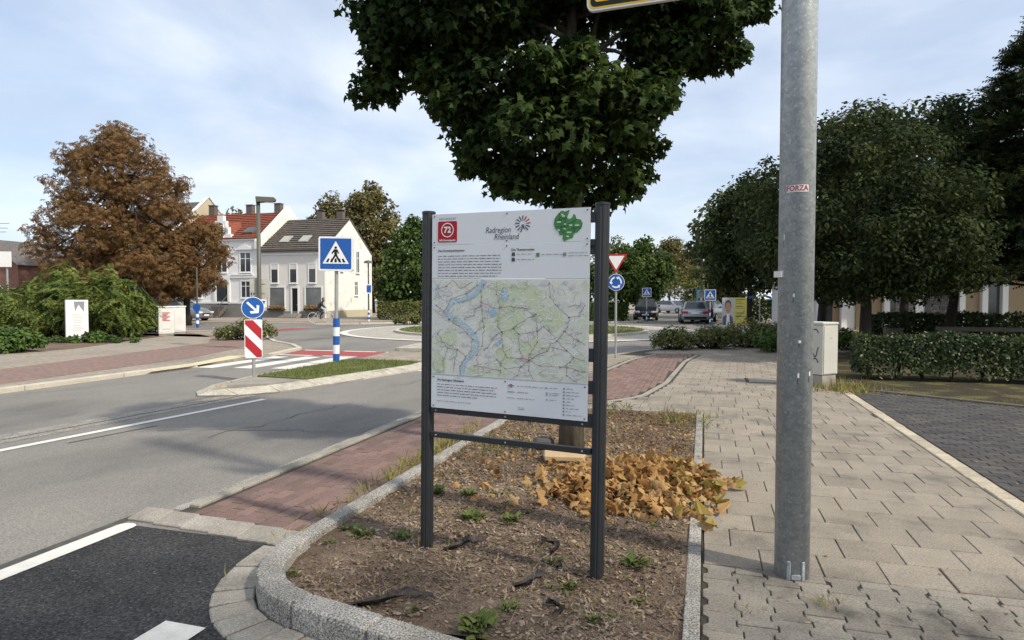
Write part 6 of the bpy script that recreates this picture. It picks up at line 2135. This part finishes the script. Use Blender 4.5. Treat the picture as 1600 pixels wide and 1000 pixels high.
# ------------------------------------------------------------------ trees
LOBES = [(-1.10, 4.40, .60, .7), (-1.32, 3.82, .38, .4), (-.72, 3.85, .55, .9), (-.26, 4.6, .7, 1.2), (0.0, 3.50, .68, 1.1), (.65, 3.47, .75, 1.2), (1.12, 3.55, .56, 1.0), (-.34, 3.34, .38, .5), (1.38, 3.70, .36, .5),
         (-.06, 2.86, .40, .5), (.34, 2.74, .36, .5), (.62, 2.68, .32, .5), (.90, 2.72, .32, .5), (1.17, 2.88, .34, .5), (1.32, 3.14, .30, .4), (-.36, 3.04, .28, .4), (1.92, 4.33, .52, .7), (2.38, 4.48, .30, .3), (2.22, 4.08, .24, .3),
         (1.55, 4.35, .50, .9), (1.45, 4.0, .40, .7), (-1.0, 4.08, .46, .7), (-.45, 4.2, .5, .9), (.4, 5.0, 1.05, 1.5), (1.3, 4.9, .85, 1.3), (-.7, 4.9, .6, 1.1), (.5, 5.55, .55, .7)]
_tree_clumps = []
for lx, lz, lr, ld in LOBES:
    for k in range(max(5, int(22 * lr * ld ** 0.5))):
        d_ = rng.normal(size=3)
        d_ = d_ / np.linalg.norm(d_) * rng.random() ** 0.4
        cr_ = min(lr * 0.6, rng.uniform(0.20, 0.40))
        _tree_clumps.append((lx - 0.61 + d_[0] * (lr - cr_ * 0.7), d_[1] * max(ld - cr_ * 0.7, 0.1), lz + d_[2] * (lr - cr_ * 0.7), cr_))
mt, mC, mP, mN = tree('maple_tree', 'dark green maple with lobed leaves standing in the bed right behind the map board', (0.61, 6.51),
                      [(2.45, 0.75, 0.0), (4.3, 2.30, 0.0), (6.1, 0.5, 0.0)], 0.115, 230, 0.46, 47000, 0.080, T_MAPLE, 'maple', 'bark', trunk_top=5.0, hollow=0.25, jitter=0.75, droop=0.9, nb=16,
                      C=np.array(_tree_clumps))
# the nearest leaves are single pieces of the tree
crown = [c for c in mt.children if c.name.startswith('crown')][0]
lv_me = bpy.data.meshes.new('leaf')
lv_me.from_pydata([tuple(v) for v in T_MAPLE[0]], [], [tuple(f) for f in T_MAPLE[1]])
lv_me.materials.append(M['maple'])
dist = np.linalg.norm(mP + np.array([0.61, 6.51, -1.6]), axis=1)
face = mP[:, 1] < 0.4
cand = np.argsort(dist + rng.uniform(0, 1.2, len(dist)))[:280]
for i in cand:
    p = mP[i] + np.array([0, -0.06, -0.03]) + rng.normal(0, 0.04, 3)
    nrm = Vector(mN[i] + 0.5 * rng.normal(size=3) + np.array([0, -0.3, 0])).normalized()
    o = shared('leaf', lv_me, mt, tuple(p))
    tip = Vector((random.gauss(0, 0.6), random.gauss(0, 0.6), -1)).normalized()
    tip = (tip - nrm * tip.dot(nrm)).normalized()
    o.rotation_euler = Matrix((tip.cross(nrm), tip, nrm)).transposed().to_euler()
    k = random.uniform(0.07, 0.115)
    o.scale = (k, k, k)

tree('maple_tree', 'broad round dark maple with a low crown behind the front hedge', (9.45, 17.2),
     [(1.75, 2.2), (2.3, 2.95), (3.2, 3.2), (4.2, 3.1), (5.2, 2.5), (5.9, 1.8), (6.6, 0.7)], 0.17, 240, 0.58, 44000, 0.12, T_LEAF, 'maple_far', trunk_top=4.6, hollow=0.25, jitter=0.45)
tree('maple_tree', 'dark maple with trunk hidden left of the steel mast', (15.4, 41.5),
     [(2.4, 2.4), (3.4, 3.4), (5.0, 3.9), (7.0, 3.4), (8.7, 2.0), (9.8, 0.5)], 0.2, 170, 0.85, 16000, 0.27, T_LEAF, 'maple_far', trunk_top=6.0, hollow=0.25, jitter=0.5)
tree('maple_tree', 'second dark round maple between the steel mast and the conifer', (14.3, 20.8),
     [(2.4, 2.2), (3.2, 3.3), (4.4, 3.6), (5.8, 3.4), (7.2, 2.4), (8.1, 0.8)], 0.17, 200, 0.62, 28000, 0.14, T_LEAF, 'maple_far', trunk_top=5.0, hollow=0.25, jitter=0.5)
tree('maple_tree', 'dark maple crown filling the gap right behind the steel mast', (11.9, 24.5),
     [(2.2, 2.4), (3.2, 3.4), (4.6, 3.7), (6.2, 3.2), (7.4, 2.0), (8.2, 0.6)], 0.18, 150, 0.7, 16000, 0.18, T_LEAF, 'maple_far', trunk_top=5.4, hollow=0.25, jitter=0.5)
tree('maple_tree', 'rearmost dark maple between round maple and conifer', (16.6, 27.0),
     [(2.6, 2.6), (3.8, 3.8), (5.4, 4.2), (7.2, 3.8), (8.8, 2.4), (9.8, 0.7)], 0.2, 160, 0.8, 15000, 0.21, T_LEAF, 'maple_far', trunk_top=6.4, hollow=0.25, jitter=0.5)
tree('broadleaf_tree', 'olive tinted tall tree peeking out behind the dark maple by the mast', (19.4, 55.0),
     [(1.5, 2.5), (4, 4.6), (7, 4.8), (9.5, 3.6), (11.2, 1.2)], 0.3, 110, 1.1, 8000, 0.42, T_DIA, 'tree_far', trunk_top=8.0)
for i, (lab, x, y, r, h, m_, nl) in enumerate((
        ('slim leafy street tree nearest to the small far crossing sign', 8.0, 46.5, 2.1, 5.9, 'tree_green', 7000),
        ('green street tree rising right of the small far crossing sign', 10.8, 52.0, 2.6, 6.6, 'tree_green', 8000),
        ('rounded green tree right above the white far car', 13.6, 66.0, 3.2, 6.6, 'tree_far', 6000),
        ('rusty tinted tree in the far background above the street', 22.6, 92.0, 5.2, 10.4, 'tree_olive', 6000),
        ('far green tree left of the rusty one', 15.5, 95.0, 5.6, 10.6, 'tree_far', 6000),
        ('yellow green young tree beside the far lamp post', 20.4, 72.0, 1.9, 5.4, 'tree_yellow', 3500),
        ('far tree closing the street behind the parked cars', 30.0, 98.0, 6.0, 11.0, 'tree_far', 6000),
        ('leafy tree seen just left of the give way sign', 5.2, 55.0, 3.0, 6.2, 'tree_green', 7000))):
    tree('broadleaf_tree', lab, (x, y), [(h * 0.24, r * 0.62), (h * 0.42, r * 0.98), (h * 0.62, r), (h * 0.84, r * 0.62), (h, r * 0.15)], 0.13 + 0.012 * r, 80, r * 0.27, nl, 0.13 + 0.055 * r, T_DIA, m_, group='trees along the far street', hollow=0.3)

# brown chestnuts on the left
tree('chestnut_tree', 'large rust brown horse chestnut towering over the left side', (-22.9, 38.0),
     [(1.6, 3.4), (2.6, 5.1, 0.1), (4.4, 5.5, 0.1), (6.4, 5.0, 0.0), (8.4, 4.3, 0.1), (10.2, 3.0, -0.1), (11.4, 1.6, -0.2), (12.2, 0.5, -0.3)] if False else
     [(1.6, 3.4, 0.0), (2.6, 5.0, 0.1), (4.4, 5.1, -0.1), (6.4, 4.6, -0.3), (8.4, 4.1, -0.3), (10.2, 3.0, -0.4), (11.4, 1.6, -0.4), (12.1, 0.5, -0.6)],
     0.34, 300, 0.85, 20000, 0.22, T_PALM, 'chestnut', inner=0.0, trunk_top=10.0, jitter=0.5, droop=0.8, hollow=0.2, nb=26)
tree('chestnut_tree', 'smaller rust brown chestnut in front of the white townhouse', (-20.1, 39.6),
     [(1.9, 1.9), (3.0, 2.9), (4.6, 3.0), (6.2, 2.3), (7.6, 0.9)], 0.22, 90, 0.65, 4800, 0.22, T_PALM, 'chestnut', inner=0.0, trunk_top=5.6, jitter=0.5, droop=0.8, hollow=0.2, nb=14)
tree('broadleaf_tree', 'olive brown tall tree rising behind the grey roof', (-16.0, 73.0),
     [(2, 2.5), (6, 3.6), (9.5, 3.9), (12.5, 3.0), (14.6, 1.0)], 0.35, 150, 1.1, 15000, 0.40, T_DIA, 'tree_olive', trunk_top=11)
tree('broadleaf_tree', 'lower olive tree behind the grey roof ridge', (-20.6, 74.0),
     [(3, 2.5), (7, 3.4), (10.5, 3.2), (13.0, 1.8), (14.0, 0.5)], 0.3, 120, 1.0, 11000, 0.38, T_DIA, 'tree_olive', trunk_top=10)
tree('broadleaf_tree', 'fresh green tree standing against the right of the white gable', (-7.9, 51.0),
     [(0.9, 2.0), (2.2, 2.9), (4.2, 3.1), (6.0, 2.4), (7.4, 1.3), (8.2, 0.4)], 0.22, 120, 0.85, 11000, 0.32, T_DIA, 'tree_green', trunk_top=6.0, hollow=0.3)
tree('broadleaf_tree', 'second green tree hidden mostly behind the map board', (-5.0, 52.0),
     [(0.9, 2.0), (2.2, 3.0), (4.2, 3.2), (6.0, 2.4), (7.4, 0.6)], 0.22, 90, 0.85, 7000, 0.32, T_DIA, 'tree_green', trunk_top=5.5, hollow=0.3)
tree('broadleaf_tree', 'thin tree showing above the red roof ridge', (-30.5, 70.0), [(4, 2.0), (8, 2.6), (10.5, 2.0), (11.6, 0.5)], 0.2, 50, 0.9, 2500, 0.4, T_DIA, 'tree_olive')
tree('spruce_tree', 'dark evergreen just showing at the left picture edge', (-38.4, 46.0), [(1, 2.2), (4, 1.8), (6.5, 0.9), (8.0, 0.2)], 0.2, 60, 0.6, 3000, 0.5, T_SPRAY, 'conifer', droop=0.3)
# the tree that shades the foreground stands outside the picture to the right
tree('maple_tree', 'leafy street tree on the pavement edge outside the view on the right', (5.3, -2.3),
     [(3.2, 1.8), (4.4, 3.0), (6.0, 3.3), (7.6, 2.7), (8.8, 1.0)], 0.16, 130, 0.75, 4200, 0.20, T_LEAF, 'maple_far', trunk_top=6.5, hollow=0.2)


def conifer(name, label, base, h, r, n_br, m):
    t = thing(name, label, 'tree', (base[0], base[1], 0))
    MB().tube([(0, 0, -0.1), (0, 0, h * 0.5), (0, 0, h)], [0.24, 0.15, 0.03], 10).build('trunk', 'bark_dark', t)
    br = MB()
    P, D, S = [], [], []
    for i in range(n_br):
        k = i / n_br
        z = 1.9 + (h - 2.1) * k
        l = r * (1 - k) ** 0.75 * random.uniform(0.7, 1.12) + 0.25
        a = i * 2.4 + random.uniform(-0.4, 0.4)
        d = Vector((math.cos(a), math.sin(a), 0))
        pts = [Vector((0, 0, z)) + d * (l * q) + Vector((0, 0, 0.30 * l * q - 0.42 * l * q * q + (0.10 * l if q == 1 else 0))) for q in (0, 0.35, 0.7, 1.0)]
        br.tube(pts, [0.035 * (1 - k) + 0.012, 0.025, 0.016, 0.006], 5)
        m_ = int(10 + 34 * l)
        for j in range(m_):
            q = 0.15 + 0.85 * math.sqrt(random.random())
            f_ = q * 3
            i0 = min(int(f_ if f_ < 3 else 2.99), 2)
            p = pts[i0].lerp(pts[i0 + 1], f_ - i0)
            w_ = 0.22 * l * (1.05 - q)
            P.append(p + Vector((random.gauss(0, w_), random.gauss(0, w_), random.gauss(0, 0.06))))
            side_ = Vector((-d.y, d.x, 0)) * random.choice((-1, 1)) * random.uniform(0.2, 0.9)
            D.append(d * 0.9 + side_ + Vector((0, 0, random.uniform(-0.45, 0.15))))
            S.append(random.uniform(0.28, 0.55))
    br.build('branches', 'bark_dark', t)['kind'] = 'stuff'
    P, D, S = np.array(P), np.array(D), np.array(S)
    V, F = scatter(P, np.tile([0, 0, 1.0], (len(P), 1)), S, T_SPRAY, jitter=0.35, twist=D)
    arr_mesh('crown', V, F, m, t)['kind'] = 'stuff'


conifer('conifer_tree', 'tall dark drooping conifer at the right picture edge', (15.5, 18.6), 9.9, 3.7, 220, 'conifer')

# ------------------------------------------------------------------ hedges and shrubs


def hedge(name, label, a, b_, w_, h, n, size, m, group=None, z0=0.12, core=True, tm=T_LEAF, cat='hedge'):
    """clipped hedge between two points"""
    a, b_ = Vector((*a, 0)), Vector((*b_, 0))
    L_ = (b_ - a).length
    t = thing(name, label, cat, tuple((a + b_) / 2), math.atan2(b_.y - a.y, b_.x - a.x), group)
    if core:
        st = MB()
        k = max(3, int(L_ / 0.45))
        for i in range(k):
            x = -L_ / 2 + L_ * (i + 0.5) / k + random.uniform(-0.1, 0.1)
            for q in range(3):
                st.tube([(x, 0, -0.05), (x + random.uniform(-0.08, 0.08), random.uniform(-0.08, 0.08), 0.25), (x + random.uniform(-0.25, 0.25), random.uniform(-w_ * 0.4, w_ * 0.4), h * 0.8)], [0.018, 0.014, 0.006], 5)
        st.build('stems', 'bark_dark', t)['kind'] = 'stuff'
    f_ = rng.random(n)
    P = np.column_stack([rng.uniform(-L_ / 2, L_ / 2, n), rng.uniform(-w_ / 2, w_ / 2, n), rng.uniform(z0, h, n)])
    nr = np.tile([0, 0, 1.0], (n, 1)).astype(float)
    # push most leaves to the clipped surface
    ax = rng.choice(5, size=n, p=[0.34, 0.22, 0.28, 0.08, 0.08])
    e = rng.normal(0, 0.022, n)
    for k, (c, v, d) in enumerate(((1, -w_ / 2, (0, -1, 0.25)), (1, w_ / 2, (0, 1, 0.25)), (2, h, (0, 0, 1)), (0, -L_ / 2, (-1, 0, 0.25)), (0, L_ / 2, (1, 0, 0.25)))):
        s_ = (ax == k) & (f_ < 0.78)
        P[s_, c] = v + e[s_]
        nr[s_] = d
    P[:, 2] += 0.03 * np.sin(P[:, 0] * 3.1) + 0.02 * np.sin(P[:, 0] * 7.7 + 1)
    low = P[:, 2] < z0 + 0.10 * (1 + np.sin(P[:, 0] * 4.3)) + 0.03
    keep = ~(low & (rng.random(n) < 0.75))
    P, nr = P[keep], nr[keep]
    V, F = scatter(P, nr, rng.uniform(size * 0.6, size * 1.3, len(P)), tm, 0.3, 0.65)
    arr_mesh('foliage', V, F, m, t)['kind'] = 'stuff'
    return t


hedge('hedge', 'clipped dark evergreen hedge along the driveway right of the cabinet', (7.0, 12.95), (13.0, 11.3), 0.75, 0.86, 26000, 0.075, 'hedge')
hedge('hedge', 'taller dark hedge behind the front hedge under the maple', (12.4, 22.2), (21.5, 21.0), 1.2, 1.05, 14000, 0.13, 'hedge')
hedge('hedge', 'clipped hedge at the foot of the green tree by the white gable', (-10.2, 49.2), (-3.5, 49.6), 1.2, 1.35, 9000, 0.18, 'rose')
hedge('hedge', 'dark block hedge behind the give way sign post', (4.5, 46.0), (8.2, 46.6), 1.3, 1.25, 7000, 0.17, 'tree_green')
hedge('hedge', 'dark hedge along the opposite pavement behind the poster', (16.5, 44.5), (27, 42.5), 1.0, 1.5, 9000, 0.2, 'hedge')


def shrub(name, label, x, y, rx, ry, h, n, size, m, tm=T_LEAF, nc=26, flowers=0, group=None, droop=0.4, z0=0.05, rc=0.5):
    t = thing(name, label, 'shrub', (x, y, 0), 0, group)
    C = []
    for i in range(nc):
        a, q = rng.uniform(0, 2 * PI), math.sqrt(rng.random())
        hh = h * (1 - 0.55 * q * q) * rng.uniform(0.55, 1.0)
        C.append((rx * 0.82 * q * math.cos(a), ry * 0.82 * q * math.sin(a), hh * 0.62, min(rc, hh * 0.5) * rng.uniform(0.75, 1.15)))
    C = np.array(C)
    st = MB()
    for c in C:
        st.tube([(c[0] * 0.3, c[1] * 0.3, -0.05), (c[0] * 0.7, c[1] * 0.7, c[2] * 0.5), (c[0], c[1], c[2])], [0.03, 0.02, 0.008], 5)
    st.build('stems', 'bark_dark', t)['kind'] = 'stuff'
    P, nr = clump_points(C, n, 0.9, 0.3)
    P[:, 2] = np.maximum(P[:, 2], z0 + 0.02)
    V, F = scatter(P, nr, rng.uniform(size * 0.7, size * 1.3, n), tm, droop, 0.55)
    arr_mesh('foliage', V, F, m, t)['kind'] = 'stuff'
    if flowers:
        P, nr = clump_points(C, flowers, 0.95, 0.97)
        V, F = scatter(P * np.array([1.03, 1.03, 1.03]), nr, rng.uniform(0.05, 0.10, flowers), T_LEAF, 0, 0.5)
        arr_mesh('blossoms', V, F, 'petal', t)['kind'] = 'stuff'
    return t


shrub('sumac_bush', 'big spreading green sumac bush behind the white notice panel', -17.7, 26.4, 2.6, 1.7, 4.3, 3600, 0.50, 'sumac', T_FROND, 56, droop=0.5, rc=0.8)
shrub('sumac_bush', 'darker sumac growth at the far left under the hoarding', -21.2, 26.8, 2.6, 1.6, 3.3, 2200, 0.50, 'sumac', T_FROND, 30, droop=0.5, rc=0.7)
shrub('laurel_shrub', 'low bright green shrub at the left edge by the pavement', -15.3, 19.2, 1.35, 0.85, 0.98, 3600, 0.13, 'shrub', T_LEAF, 26, rc=0.35)
shrub('ground_cover', 'low yellow green ground cover in front of the sumac bush', -15.6, 23.4, 2.6, 0.55, 0.42, 2400, 0.13, 'shrub', T_LEAF, 30, rc=0.2)
shrub('low_shrub', 'low dark shrub between the sumac and the cream cabinets', -17.0, 30.6, 1.3, 0.8, 1.15, 1800, 0.14, 'tree_green', T_LEAF, 16, rc=0.4)
for i, (lab, s_, t_, rx, ry, h, n, fl) in enumerate((
        ('left end of the white flowering rose bushes by the roundabout kerb', 20.9, -0.95, 0.85, 0.6, 1.0, 2600, 26),
        ('middle rose bush with few white blooms by the roundabout kerb', 21.6, 0.25, 0.95, 0.6, 1.1, 3000, 34),
        ('fullest rose bush in front of the silver car', 22.5, 1.35, 1.0, 0.65, 1.3, 3400, 60),
        ('rose bush with many blooms in front of the poster', 23.2, 2.25, 0.85, 0.6, 1.2, 2800, 80),
        ('rose bush at the right end of the row by the steel mast', 26.6, 4.3, 0.7, 0.5, 0.75, 1600, 60))):
    x, y = R(s_, t_)
    shrub('rose_bush', lab, x, y, rx, ry, h, n, 0.085, 'rose', T_LEAF, 22, fl, 'rose bushes at the roundabout', rc=0.30)
x, y = R(21.0, -17.2)
shrub('rose_bush', 'pale flowering rose bush at the corner behind the lamp post', x, y, 1.3, 1.0, 1.05, 3600, 0.10, 'rose', T_LEAF, 26, 110, rc=0.35)
x, y = R(20.0, -8.0)
shrub('rose_bush', 'low flowering bush on the second island behind the crossing', x, y, 0.7, 0.5, 0.4, 900, 0.09, 'rose', T_LEAF, 12, 25, rc=0.2)
x, y = R(39.5, -25)
shrub('rose_bush', 'small pale bush at the kerb before the green hedge', -6.6, 41.0, 1.4, 0.6, 0.75, 1400, 0.13, 'rose', T_LEAF, 14, 40, rc=0.3)
shrub('low_shrub', 'bright shrub behind the cabinet left of the maple trunk', 8.2, 19.5, 1.2, 0.8, 0.95, 1800, 0.12, 'shrub', T_LEAF, 16, rc=0.4)
shrub('low_shrub', 'small shrub right of the maple trunk', 10.6, 20.0, 0.8, 0.6, 0.85, 1100, 0.12, 'tree_green', T_LEAF, 12, rc=0.35)

# ------------------------------------------------------------------ the bed: leaf pile, weeds, bark, stone
pile = thing('leaf_pile', 'heap of dry orange maple leaves at the right side of the bed', 'leaf pile', (0, 0, 0))
dl_me = bpy.data.meshes.new('leaf')
_v = [(x * 0.8, y, z * 2.6 + 0.9 * x * x + 0.13 * math.sin(7 * x + 6 * y)) for x, y, z in T_MAPLE[0]]
dl_me.from_pydata(_v, [], [tuple(f) for f in T_MAPLE[1]])
dl_me.materials.append(M['dry_leaf'])
gl_me = dl_me.copy()
gl_me.materials.clear()
gl_me.materials.append(M['dry_green'])


def pile_h(s_, t_):
    k = ((s_ - 5.45) / 0.75) ** 2 + ((t_ + 0.50) / 0.80) ** 2
    return 0.14 * math.exp(-1.2 * k)


PV, PN, PS = [], [], []
cnt = 0
for i in range(1500):
    wd_ = 0.95 if random.random() < 0.8 else 1.8
    s_, t_ = random.gauss(5.42, 0.34 * wd_), random.gauss(-0.50, 0.33 * wd_)
    if t_ > 0.12 + random.random() ** 3 * 0.25 or s_ < 4.5:
        continue
    x, y = R(s_, t_)
    z = max(soil_z(x, y), 0.02) + pile_h(s_, t_) * random.uniform(0.25, 1.0) + 0.01
    if cnt < 260 and random.random() < 0.5:
        o = shared('leaf', gl_me if (t_ > -0.25 and random.random() < 0.6) else dl_me, pile, (x, y, z + 0.02),
                   random.uniform(0, 2 * PI), (1, 1, 1), (random.gauss(0, 0.8), random.gauss(0, 0.8)))
        k = random.uniform(0.075, 0.14)
        o.scale = (k * random.uniform(0.5, 1.0), k, k * random.uniform(1, 2.5))
        cnt += 1
    else:
        PV.append((x, y, z)); PS.append(random.uniform(0.05, 0.12))
n = len(PV)
V, F = scatter(np.array(PV), np.tile([0, 0, 1.0], (n, 1)), np.array(PS), (np.array(_v), T_MAPLE[1]), 0.0, 0.95)
arr_mesh('leaf_layer', V, F, 'dry_leaf', pile)['kind'] = 'stuff'
fan_x, fan_y = R(5.0, -1.15)
cl = thing('leaf_pile', 'small curled brown leaf cluster left of the big heap', 'leaf pile', (fan_x, fan_y, soil_z(fan_x, fan_y)))
for i in range(14):
    o = shared('leaf', dl_me, cl, (random.gauss(0, 0.07), random.gauss(0, 0.05), random.uniform(0.02, 0.06)), random.uniform(0, 6.28), (0.1, 0.11, 0.18), (random.gauss(0, 0.7), random.gauss(0, 0.7)))


_d = [(0, 0), (0.05, 0.1), (0.16, 0.18), (0.06, 0.28), (0.2, 0.40), (0.08, 0.50), (0.22, 0.64), (0.13, 0.80), (0, 1.0)]
T_DANDY = fan(_d + [(-x, y) for x, y in _d[-2:0:-1]], (0, 0.55), 0.5)


def weed(label, x, y, r, n, m='weed', up=0.7, group='weeds growing in the bed', tm=T_DANDY, sz=None, name='weed', wide=1.0):
    n = int(n * 1.3)
    r *= 0.68
    z = soil_z(x, y)
    P = np.column_stack([rng.normal(0, r * 0.25, n), rng.normal(0, r * 0.25, n), rng.uniform(0.0, 0.025, n)])
    a = rng.uniform(0, 2 * PI, n)
    tw = np.column_stack([np.cos(a), np.sin(a), rng.uniform(up * 0.4, up * 1.4, n)])
    T2 = (tm[0] * np.array([wide, 1, 1]), tm[1])
    V, F = scatter(P, np.column_stack([-np.cos(a) * 0.5, -np.sin(a) * 0.5, np.ones(n)]), rng.uniform(r * 0.5, r * 1.15, n) if sz is None else sz, T2, jitter=0.2, twist=tw)
    o = arr_mesh(name, V, F, m)
    o.location = (x, y, z)
    return tag(o, label, 'weed', group)


for lab, px, py, r, n in (('leafy rosette weed right of the right board post', 0.72, 3.72, 0.13, 26), ('tall weed at the bottom picture edge left of the right post', -0.17, 3.02, 0.16, 34), ('small weed close before the right board post', 0.28, 3.42, 0.11, 18),
                          ('thin weed low between the board posts', 0.26, 3.75, 0.10, 16), ('weed clump left of the left board post', -0.72, 4.15, 0.11, 22), ('weed tuft halfway up the bed left of the left post', -0.98, 4.22, 0.12, 24), ('weed tuft nearest the rounded kerb corner', -1.14, 4.33, 0.09, 16),
                          ('bushy weed patch behind the left board post', -0.28, 4.55, 0.13, 40), ('low weed patch left of the leaf heap', 0.0, 4.5, 0.12, 34), ('weed patch between board and trunk', -0.35, 5.1, 0.12, 34), ('yellowing weed at the left kerb behind the post', -0.62, 5.15, 0.13, 30),
                          ('pale weed at the bottom picture edge right of the right post', 0.40, 3.08, 0.09, 16), ('tiny weed beside the narrow edging near the post', 0.66, 3.28, 0.07, 12), ('weed beside the kerb left of the board', -1.25, 3.62, 0.07, 12), ('weed at the foot of the leaf heap', 0.62, 4.45, 0.08, 14),
                          ('broken weed stem by the bottom edge', -0.02, 3.2, 0.10, 14)):
    weed(lab, px, py, r, n)
PV, PN, PT, PS = [], [], [], []
for x, y in bed_points(70, 1.1):
    r_ = random.uniform(0.02, 0.055)
    for k in range(random.randint(5, 11)):
        a = random.uniform(0, 2 * PI)
        PV.append((x + random.gauss(0, r_ * 0.2), y + random.gauss(0, r_ * 0.2), soil_z(x, y) + 0.004))
        PN.append((-math.cos(a) * 0.5, -math.sin(a) * 0.5, 1))
        PT.append((math.cos(a), math.sin(a), random.uniform(0.2, 0.9)))
        PS.append(r_ * random.uniform(0.6, 1.2))
V, F = scatter(np.array(PV), np.array(PN), np.array(PS), T_DANDY, jitter=0.2, twist=np.array(PT))
arr_mesh('seedlings', V, F, 'weed', bed)['kind'] = 'stuff'
# grass tufts along edges
for lab, s_, t_, r, n, m_ in (('dry grass tuft on the far right corner of the bed', 8.75, -0.28, 0.16, 200, 'grass_dry'), ('green grass tuft at the far edge of the bed', 9.22, -1.25, 0.14, 110, 'grass'), ('dry grass fringe along the left kerb near the post', 5.6, -2.66, 0.16, 150, 'grass_dry'),
                              ('dry grass fringe along the left kerb further back', 6.4, -2.68, 0.18, 150, 'grass_dry'), ('small dry weeds at the kerb in the red path', 4.7, -2.66, 0.11, 80, 'grass_dry'), ('green growth on the right side of the bed', 8.2, -0.2, 0.10, 130, 'grass'),
                              ('grass patch on the left of the bed behind the board', 6.5, -2.2, 0.13, 170, 'grass'), ('moss tuft between the interlocking stones', 3.62, 0.62, 0.05, 60, 'grass_dry'), ('tiny moss tuft by the narrow edging', 3.4, 0.22, 0.045, 40, 'grass_dry')):
    x, y = R(s_, t_)
    tx_, ty_ = (0.6, 0.13) if 'kerb' in lab else (0.22, 0.22)
    if 'moss' in lab:
        tx_, ty_ = 0.05, 0.06
    ps = []
    for i in range(n):
        a, b_ = random.gauss(0, tx_), random.gauss(0, ty_ * (0.4 if 'kerb' in lab else 1))
        ps.append((a * DX + b_ * NX, a * DY + b_ * NY, 0.0))
    V, F = scatter(np.array(ps), np.column_stack([rng.normal(size=n), rng.normal(size=n), np.zeros(n)]), rng.uniform(r * 0.4, r, n), T_BLADE, jitter=0.1, twist=np.tile([0, 0, 1.0], (n, 1)) + 0.5 * rng.normal(size=(n, 3)))
    o = arr_mesh('grass_tuft', V, F, m_)
    o['kind'] = 'stuff'
    o.location = (x, y, 0.012)
    tag(o, lab, 'grass', 'grass tufts along the edges')
for lab, x, y, l, a in (('dark strip of torn fleece curling right of the left post', -0.30, 4.02, 0.30, 0.5), ('dark torn fleece standing up between the posts', 0.24, 3.98, 0.22, 1.5), ('dark crumpled fleece low between the posts', 0.12, 3.5, 0.24, 0.3), ('dark buried fleece along the near kerb', -0.62, 3.28, 0.42, 0.15), ('small dark scrap before the right post', 0.22, 3.2, 0.12, 1.2)):
    pts = []
    for k in range(7):
        q = k / 6 - 0.5
        pts.append((q * l, 0.05 * math.sin(q * 6), 0.03 * math.cos(q * 3)))
    b = MB()
    vs, fs = [], []
    for k, p in enumerate(pts):
        w_ = 0.016 * (1 - abs(k / 6 - 0.5)) + 0.005
        for j in range(4):
            vs.append((p[0] + random.gauss(0, 0.005), p[1] + (j / 3 - 0.5) * 2 * w_, p[2] + 0.018 * math.sin(j * 2.1 + k) + random.gauss(0, 0.003)))
    for k in range(6):
        for j in range(3):
            fs.append((k * 4 + j, k * 4 + j + 1, k * 4 + j + 5, k * 4 + j + 4))
    o = b.add(vs, fs).build('fleece_scrap', 'plastic_black', None, smooth=True)
    o.location, o.rotation_euler = (x, y, soil_z(x, y) + 0.015), (0, 0, a)
    tag(o, lab, 'scrap', 'dark scraps of weed fleece')
sx_, sy_ = 0.50, 6.15
o = MB().prism([(-0.22, -0.08), (0.16, -0.12), (0.24, 0.02), (0.10, 0.12), (-0.18, 0.09)], 0.0, 0.06).build('bark_slab', 'wood_pale', None, bevel=0.012)
o.location, o.rotation_euler = (sx_, sy_, soil_z(sx_, sy_) + 0.01), (0.1, 0.05, 0.2)
tag(o, 'pale slab of bark lying at the foot of the maple trunk', 'bark piece')
o = MB().prism([(-0.10, -0.08), (0.08, -0.09), (0.11, 0.05), (-0.02, 0.10), (-0.12, 0.04)], 0.0, 0.12).build('stone', 'stone_dark', None, bevel=0.03)
o.location = (0.33, 6.55, soil_z(0.33, 6.55))
tag(o, 'dark stone lying left of the maple trunk', 'stone')
fl_ = shared('fallen_leaf', lv_me, None, (0.90, 3.12, soil_z(0.9, 3.12) + 0.012), 0.6, (0.075, 0.075, 0.075))
fl_.data = fl_.data.copy()
fl_.data.materials.clear()
fl_.data.materials.append(M['logo_pale'])
tag(fl_, 'single pale green maple leaf lying near the bottom right of the bed', 'leaf')
# weeds at the cabinet and moss along the garden edge
P = []
for lab, x, y, n, r, m_ in (('dry grass growing around the foot of the utility cabinet', 5.75, 11.35, 320, 0.26, 'grass_dry'),):
    ps = np.column_stack([rng.normal(0.1, 0.32, n), rng.normal(-0.25, 0.20, n), np.zeros(n)])
    V, F = scatter(ps, np.column_stack([rng.normal(size=n), rng.normal(size=n), np.zeros(n)]), rng.uniform(r * 0.3, r, n), T_BLADE, jitter=0.1, twist=np.tile([0, 0, 1.0], (n, 1)) + 0.6 * rng.normal(size=(n, 3)))
    o = arr_mesh('grass_tuft', V, F, m_)
    o['kind'] = 'stuff'
    o.location = (x, y, 0)
    tag(o, lab, 'grass')
blades('edge_weeds', RP((12.2, 2.7), (13.0, 2.7), (11.7, 5.0), (9.6, 8.0), (8.9, 7.0), (10.7, 4.6)), 2000, 0.04, 0.0, 'grass_dry', None, 0.9, 'mossy strip of short weeds between driveway and hedge', 1.5)
n = 260
ps = []
while len(ps) < n:
    x, y = R(random.uniform(3.2, 11), random.uniform(0.1, 6.0))
    ps.append((x, y, 0.006))
V, F = scatter(np.array(ps), np.tile([0, 0, 1.0], (n, 1)), rng.uniform(0.01, 0.035, n), T_LEAF, 0.0, 0.15)
arr_mesh('leaf_litter', V, F, 'mulch', pav)['kind'] = 'stuff'
